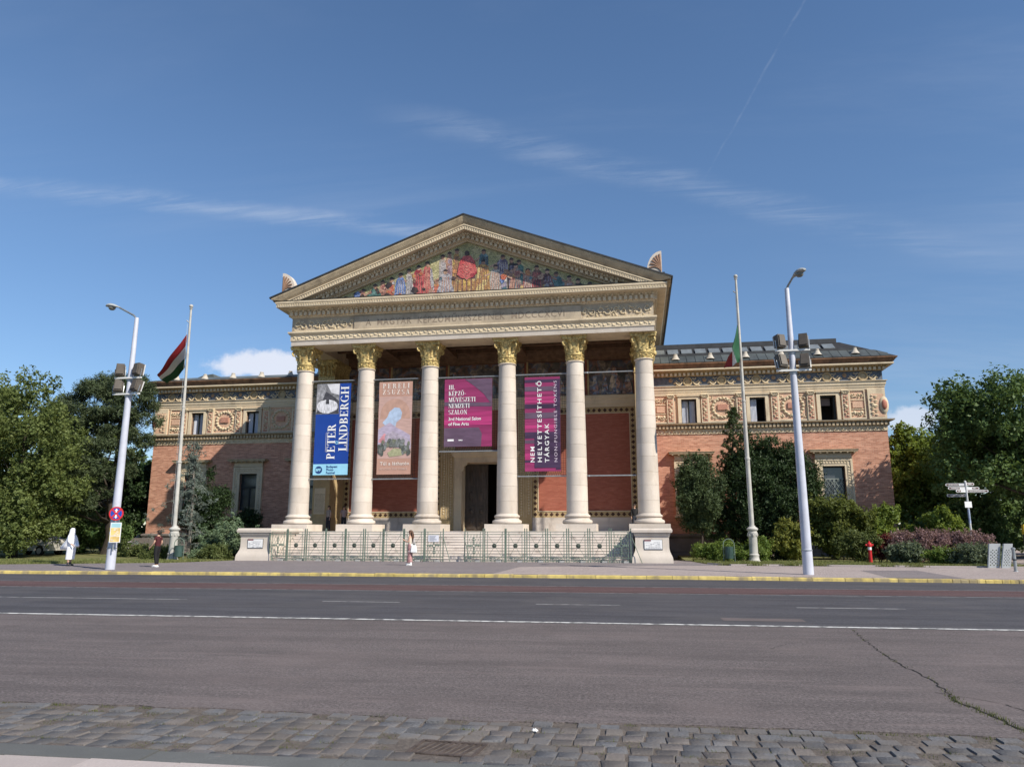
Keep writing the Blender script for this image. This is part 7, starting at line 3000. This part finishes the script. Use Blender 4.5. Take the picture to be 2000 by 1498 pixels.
# blue cedar, dark yew, juniper and the low clipped bushes before the left wing
cr = []
rr = random.Random(17)
t = thing('cedar_tree', 'sparse blue-grey cedar with drooping branches beside the left flagpole', 'tree', (-29.5, 46.4, .12))
off = (-29.5, 46.4, .12)
bw = MB(off)
bw.tube([(-29.5, 46.4, 0), (-29.5, 46.4, 3), (-29.6, 46.4, 6), (-29.8, 46.4, 7.4), (-29.6, 46.3, 8.1)], [.13, .10, .06, .03, .012], 8)
for k in range(30):
    z = .9 + 6.8 * (k / 30) ** .95
    a = k * 2.399
    L = max(.35, 3.9 - .44 * z) * rr.choice((.35, .7, 1.0, 1.2, 1.3)) * rr.uniform(.8, 1.1)
    x0 = -29.5 - .08 * max(0, z - 4)
    pts = []
    for q in range(6):
        u = q / 5
        pts.append((x0 + math.cos(a) * L * (1.1 if math.cos(a) < 0 else .6) * u, 46.4 + math.sin(a) * L * .7 * u, z + .25 * math.sin(u * PI) - .75 * u * u * L * .45))
    bw.tube(pts, [.035, .028, .022, .016, .010, .005], 5)
    for q in range(1, 6):
        p = pts[q]
        for w_ in range(3):
            cr.append((p[0] + rr.uniform(-.2, .2), p[1] + rr.uniform(-.18, .18), p[2] - rr.uniform(-.02, .30), .20, .17, .10))
bw.build('trunk', BARKG, t, smooth=60)
leaves('crown', L_CEDAR, t, cr, 19000, .14, 18, aspect=.22, shell=.1, flat=.5, droop=.3, twig=1.5, upward=.1, off=off)

cr = fill((-29.9, 49.0, 2.9), (1.75, 1.3, 2.7), 44, .55, 41, .5, .3, .95) + [(-30.7, 50.2, 5.8, .32, .3, .5), (-30.5, 50.2, 6.1, .2, .2, .35)]
tree('yew_bush', 'dense dark green conical yew at the foot of the left wing', -30.4, 50.3, cr, L_YEW, 36000, .16, 42, ((-30.4, 50.3, 0), (-30.4, 50.2, 4), .12, .03), cat='bush', aspect=.35)
cr = fill((-27.6, 50.8, 1.5), (1.5, 1.0, 1.4), 16, .5, 43, .5, .2)
tree('yew_bush', 'low dark yew between the conical yew and the juniper', -27.6, 50.8, cr, L_YEW, 12000, .16, 44, None, cat='bush', aspect=.35)

t = thing('juniper_bush', 'feathery spreading grey-green juniper beside the left pedestal', 'bush', (-25.0, 43.8, .12))
off = (-25.0, 43.8, .12)
cr = []
bw = MB(off)
rr = random.Random(23)
for k in range(76):
    a = rr.uniform(0, 2 * PI)
    el = rr.uniform(.12, 1.2)
    L = rr.uniform(1.4, 3.0) * (1 if math.cos(a) < .4 else .8)
    d = Vector((math.cos(a) * math.cos(el) * 1.05, math.sin(a) * math.cos(el) * .55, math.sin(el) * 1.15))
    p0 = Vector((-25.0 + rr.uniform(-.5, .5), 43.8, .25))
    bw.tube([p0, p0 + d * L * .6, p0 + d * L + Vector((0, 0, -.12))], [.03, .018, .005], 4)
    for q in range(3, 10):
        u = q / 9
        p = p0 + d * L * u + Vector((0, 0, -.12 * u * u))
        s = .24 * (1.15 - u * .75)
        cr.append((p.x, p.y, p.z, s * 1.1, s, s * .55))
bw.build('stem', BARK, t)
leaves('crown', L_JUN, t, cr, 60000, .13, 24, aspect=.3, shell=.2, flat=.6, twig=1.3, off=off)

for k, (lab, x, y, r, m_, n) in enumerate((('low rounded dull green bush right of the lamp post foot', -27.9, 41.6, (1.25, .8, .5), L_HEDGED, 11000),
                                           ('low rounded green bush left of the maroon-shirted man', -29.6, 43.0, (1.3, .8, .5), L_HEDGED, 9000),
                                           ('low pale juniper mat behind the maroon-shirted man', -26.4, 43.4, (1.2, .8, .42), L_JUN, 10000),
                                           ('low dark bush between the bin and the juniper', -24.7, 41.4, (1.15, .7, .46), L_HEDGED, 10000),
                                           ('scrubby low bush under the pine trunk', -33.0, 45.5, (1.8, .9, .62), L_HEDGED, 9000))):
    cr = fill((x, y, .32), r, 22, .36, 50 + k, .4, .1)
    tree('low_bush', lab, x, y, cr, m_, n, .12, 60 + k, None, cat='bush', aspect=.45, group='low bushes on the left lawn')

# ---- right side
cr = fill((3.95, 49.0, 3.9), (1.25, 1.0, 2.5), 52, .48, 71, .45, .9, 1.25) + [(3.3, 49, 6.2, .25, .25, .6), (3.9, 49, 6.4, .25, .25, .6), (4.5, 49, 6.0, .25, .25, .55), (2.75, 49, 4.9, .3, .3, .7), (5.1, 48.9, 4.6, .35, .3, .7)]
tree('columnar_yew', 'upright grey-green yew nearest the rightmost column', 3.9, 49.1, cr, L_YEWG, 46000, .16, 72, ((3.85, 49.1, 0), (3.9, 49.0, 4), .10, .03), aspect=.35, flat=.1, cat='tree', group='yews before the right wing')
cr = fill((8.1, 50.4, 3.9), (3.1, 1.9, 3.6), 110, .72, 73, .5, .2, 1.0) + [(9.9, 50.2, 6.6, .55, .5, .6), (10.7, 50.2, 5.2, .5, .5, .6), (10.9, 50.2, 4.2, .5, .5, .5), (10.6, 50.2, 3.4, .7, .6, .6), (10.4, 50.2, 6.0, .7, .6, .6), (5.2, 50.0, 3.0, .8, .7, .9), (5.3, 50.2, 4.6, .7, .6, .8), (5.0, 50.0, 1.6, .7, .7, .6), (7.2, 50.2, 7.5, .6, .6, .6), (8.6, 50.2, 7.3, .6, .6, .5)]
tree('yew_tree', 'big dark green yew behind the right flagpole and lamp post', 8.0, 50.6, cr, L_YEW, 120000, .19, 74, ((7.6, 50.6, 0), (7.9, 50.5, 6), .2, .05), aspect=.35, flat=.1, group='yews before the right wing')
t = thing('thin_conifer', 'thin airy conifer with pointed leader rising behind the right flagpole', 'tree', (6.1, 51.4, .12))
off = (6.1, 51.4, .12)
bw = MB(off)
bw.tube([(6.1, 51.4, 0), (6.25, 51.4, 5), (6.55, 51.4, 10.1)], [.14, .09, .012], 8)
cr = []
rr = random.Random(29)
for k in range(46):
    z = 4.6 + 5.2 * k / 46
    a = k * 2.4
    L = (2.1 - .18 * z) * rr.uniform(.6, 1.4)
    d = Vector((math.cos(a), math.sin(a) * .8, .55)).normalized()
    p0 = Vector((6.1 + .043 * z, 51.4, z))
    bw.tube([p0, p0 + d * L], [.022, .006], 4)
    for q in range(2, 7):
        p = p0 + d * L * q / 6
        cr.append((p.x, p.y, p.z, .18, .16, .14))
cr += [(6.5, 51.4, 9.8, .12, .12, .35)]
bw.build('trunk', BARK, t)
leaves('crown', L_YEWG, t, cr, 8500, .15, 30, aspect=.35, shell=.15, off=off)

for k, (lab, x, y, c, r, m_, n, sz, kk) in enumerate((
        ('clipped bright green hedge left of the right flagpole', 4.4, 43.9, (4.3, 43.9, .55), (1.45, .55, .45), L_HEDGE, 16000, .12, 26),
        ('yellow-green leafy bush right of the flagpole foot', 6.5, 44.6, (6.5, 44.5, .65), (.9, .6, .5), L_HEDGE, 9000, .14, 14),
        ('yellow-leaved shrub left of the grey blue lamp post', 8.7, 46.0, (8.7, 45.9, 1.25), (.95, .8, .95), L_YEL, 9000, .17, 16),
        ('dark undergrowth shrub under the big yew', 8.4, 47.6, (8.2, 47.6, .7), (1.7, .7, .6), L_YEW, 10000, .15, 14),
        ('tall ochre-tipped shrub under the lattice window', 11.7, 47.2, (11.6, 47.1, 2.1), (1.75, 1.2, 1.55), L_OCHRE, 24000, .19, 34),
        ('round green shrub at the right corner of the brick wing', 14.0, 48.2, (14.0, 48.1, 1.8), (1.25, 1.0, 1.35), L_LIME, 13000, .18, 20),
        ('low olive bush behind the red hydrant', 11.9, 44.0, (11.7, 44.0, .85), (1.1, .7, .75), L_HEDGED, 12000, .13, 18),
        ('dark red barberry between the olive bush and the purple hedge', 13.0, 44.4, (12.9, 44.3, 1.05), (.75, .6, .6), L_RED, 8000, .11, 12),
        ('grey-green leafy bush right of the hydrant', 13.4, 42.0, (13.3, 41.9, .5), (.8, .5, .40), L_GREY, 10000, .15, 16),
        ('low green bush at the pavement end of the purple hedge', 16.3, 40.1, (16.0, 40.1, .50), (1.15, .55, .40), L_GREY, 10000, .13, 16),
        ('small bright green bush before the purple hedge', 14.9, 40.9, (14.9, 40.9, .42), (.6, .4, .34), L_HEDGE, 5000, .13, 9),
        ('pale green shrub in the shade behind the purple hedge', 16.8, 47.5, (16.8, 47.5, 1.75), (1.6, .9, 1.2), L_LIME, 11000, .2, 18))):
    cr = fill(c, r, kk, .30 + .12 * max(r), 80 + k, .5, .12)
    tree('shrub', lab, x, y, cr, m_, n, sz, 100 + k, None if r[2] < .9 else ((x, y, 0), (c[0], c[1], c[2]), .05, .02), cat='shrub', aspect=.5, group='shrubs before the right wing')
cr = []
rr = random.Random(31)
for k in range(60):
    u = rr.random()
    cr.append((13.2 + 4.5 * u, 43.1 + rr.uniform(-.6, .6), .88 + rr.uniform(-.5, .75) * (1.0 - .35 * abs(u - .45)), .36, .34, .30))
t = tree('barberry_hedge', 'long purple-leaved barberry hedge before the finger post', 15.5, 43.1, cr, L_PUR, 46000, .095, 121, None, cat='hedge', aspect=.45)
b = MB((15.5, 43.1, .12))
for k in range(150):
    u = rr.random()
    p = Vector((13.2 + 4.6 * u, 43.1 + rr.uniform(-.5, .5), 1.2))
    b.tube([p, p + Vector((rr.uniform(-.15, .25), rr.uniform(-.1, .1), rr.uniform(.3, .62) * (1 if u < .9 else .8)))], [.012, .004], 3)
b.build('sprig', L_PUR, t)

cr = fill((23.4, 49.5, 7.2), (5.1, 4.0, 3.8), 70, 1.25, 131, .6, 2.6) + [(19.0, 48.6, 8.4, .9, .9, .8), (18.7, 48.6, 7.2, .8, .8, .6), (18.6, 48.4, 5.6, 1.1, 1.0, .8), (20.6, 47.6, 5.0, 1.4, 1.0, .9), (19.4, 49, 10.2, 1.0, 1.0, .7), (18.3, 48.8, 4.5, .8, .8, .6), (22.6, 47.2, 4.6, 1.4, 1., .9)]
tree('broad_tree', 'broad dark green tree filling the right edge above the finger post', 22.6, 49.8, cr, L_DARK, 66000, .24, 132, ((25.0, 51.0, 0), (23.4, 49.6, 9), .32, .08), group='park trees right of the museum')
cr = fill((30.0, 48.5, 9.3), (5.2, 4.6, 6.3), 60, 1.4, 133, .6, 2.5)
tree('broad_tree', 'tall dark tree outside the right edge shading the brick corner', 30.0, 48.5, cr, L_DARK, 36000, .32, 134, ((30, 48.5, 0), (30, 48.5, 13), .35, .08), group='park trees right of the museum')
cr = fill((20.0, 58.5, 5.6), (2.4, 1.8, 3.5), 40, .85, 135, .45, .6) + [(19.2, 58, 9.0, .6, .6, .5), (18.6, 57, 3.2, 1.0, .8, 1.1), (18.5, 57, 5.2, .8, .7, 1.0), (21.3, 58, 7.6, .7, .7, .6)]
tree('broadleaf_tree', 'bright green tree just behind the right brick corner', 20.0, 58.5, cr, L_LIME, 30000, .26, 136, ((20, 58.5, 0), (20, 58.5, 8), .18, .05), group='park trees right of the museum')
for k, (lab, x, y, z, r, n) in enumerate((('deep green tree in shade behind the finger post', 24.5, 60, 4.6, (4.2, 2.4, 4.0), 16000),
                                          ('dark tree far right behind the ticket machine', 31.5, 60, 5.0, (4.2, 2.6, 4.6), 14000))):
    tree('broadleaf_tree', lab, x, y, fill((x, y, z), r, 34, 1.2, 140 + k, .5, 1.4), L_DARK, n, .36, 150 + k, ((x, y, 0), (x, y, 7), .22, .06), group='park trees right of the museum')

for k, (lab, x, y, c, r, m_, n) in enumerate((
        ('dark undergrowth below the spreading pine', -42.5, 51.5, (-42.5, 51.5, 1.7), (4.2, 1.4, 1.7), L_DARK, 15000),
        ('dark evergreen thicket behind the pine trunk', -41.0, 56.0, (-41.0, 56.0, 4.3), (4.6, 1.8, 4.3), L_YEW, 30000),
        ('shaded undergrowth behind the finger post', 21.0, 54.0, (21.0, 54.0, 1.9), (3.6, 1.4, 1.9), L_DARK, 15000),
        ('shaded shrubs along the path behind the metal screens', 28.0, 55.0, (28.0, 55.0, 1.9), (4.2, 1.4, 2.0), L_DARK, 15000))):
    cr = fill(c, r, 40, .75, 170 + k, .4, .2)
    tree('undergrowth', lab, x, y, cr, m_, n, .25, 180 + k, None, cat='undergrowth', aspect=.5)

# far woods closing the park on both sides
cr = []
rr = random.Random(41)
for k in range(110):
    cr.append((rr.uniform(-95, -42), rr.uniform(72, 90), rr.uniform(.5, 9.5), 2.4, 2.2, 1.9))
o = leaves('far_wood', L_DARK, None, cr, 42000, .7, 160, kind='stuff')
tag(o, 'dark wood closing the park behind the trees on the left', 'wood')
cr = []
for k in range(120):
    cr.append((rr.uniform(27, 95), rr.uniform(74, 92), rr.uniform(.5, 9.0), 2.4, 2.2, 1.9))
o = leaves('far_wood', L_DARK, None, cr, 42000, .7, 161, kind='stuff')
tag(o, 'dark wood closing the park behind the trees on the right', 'wood')
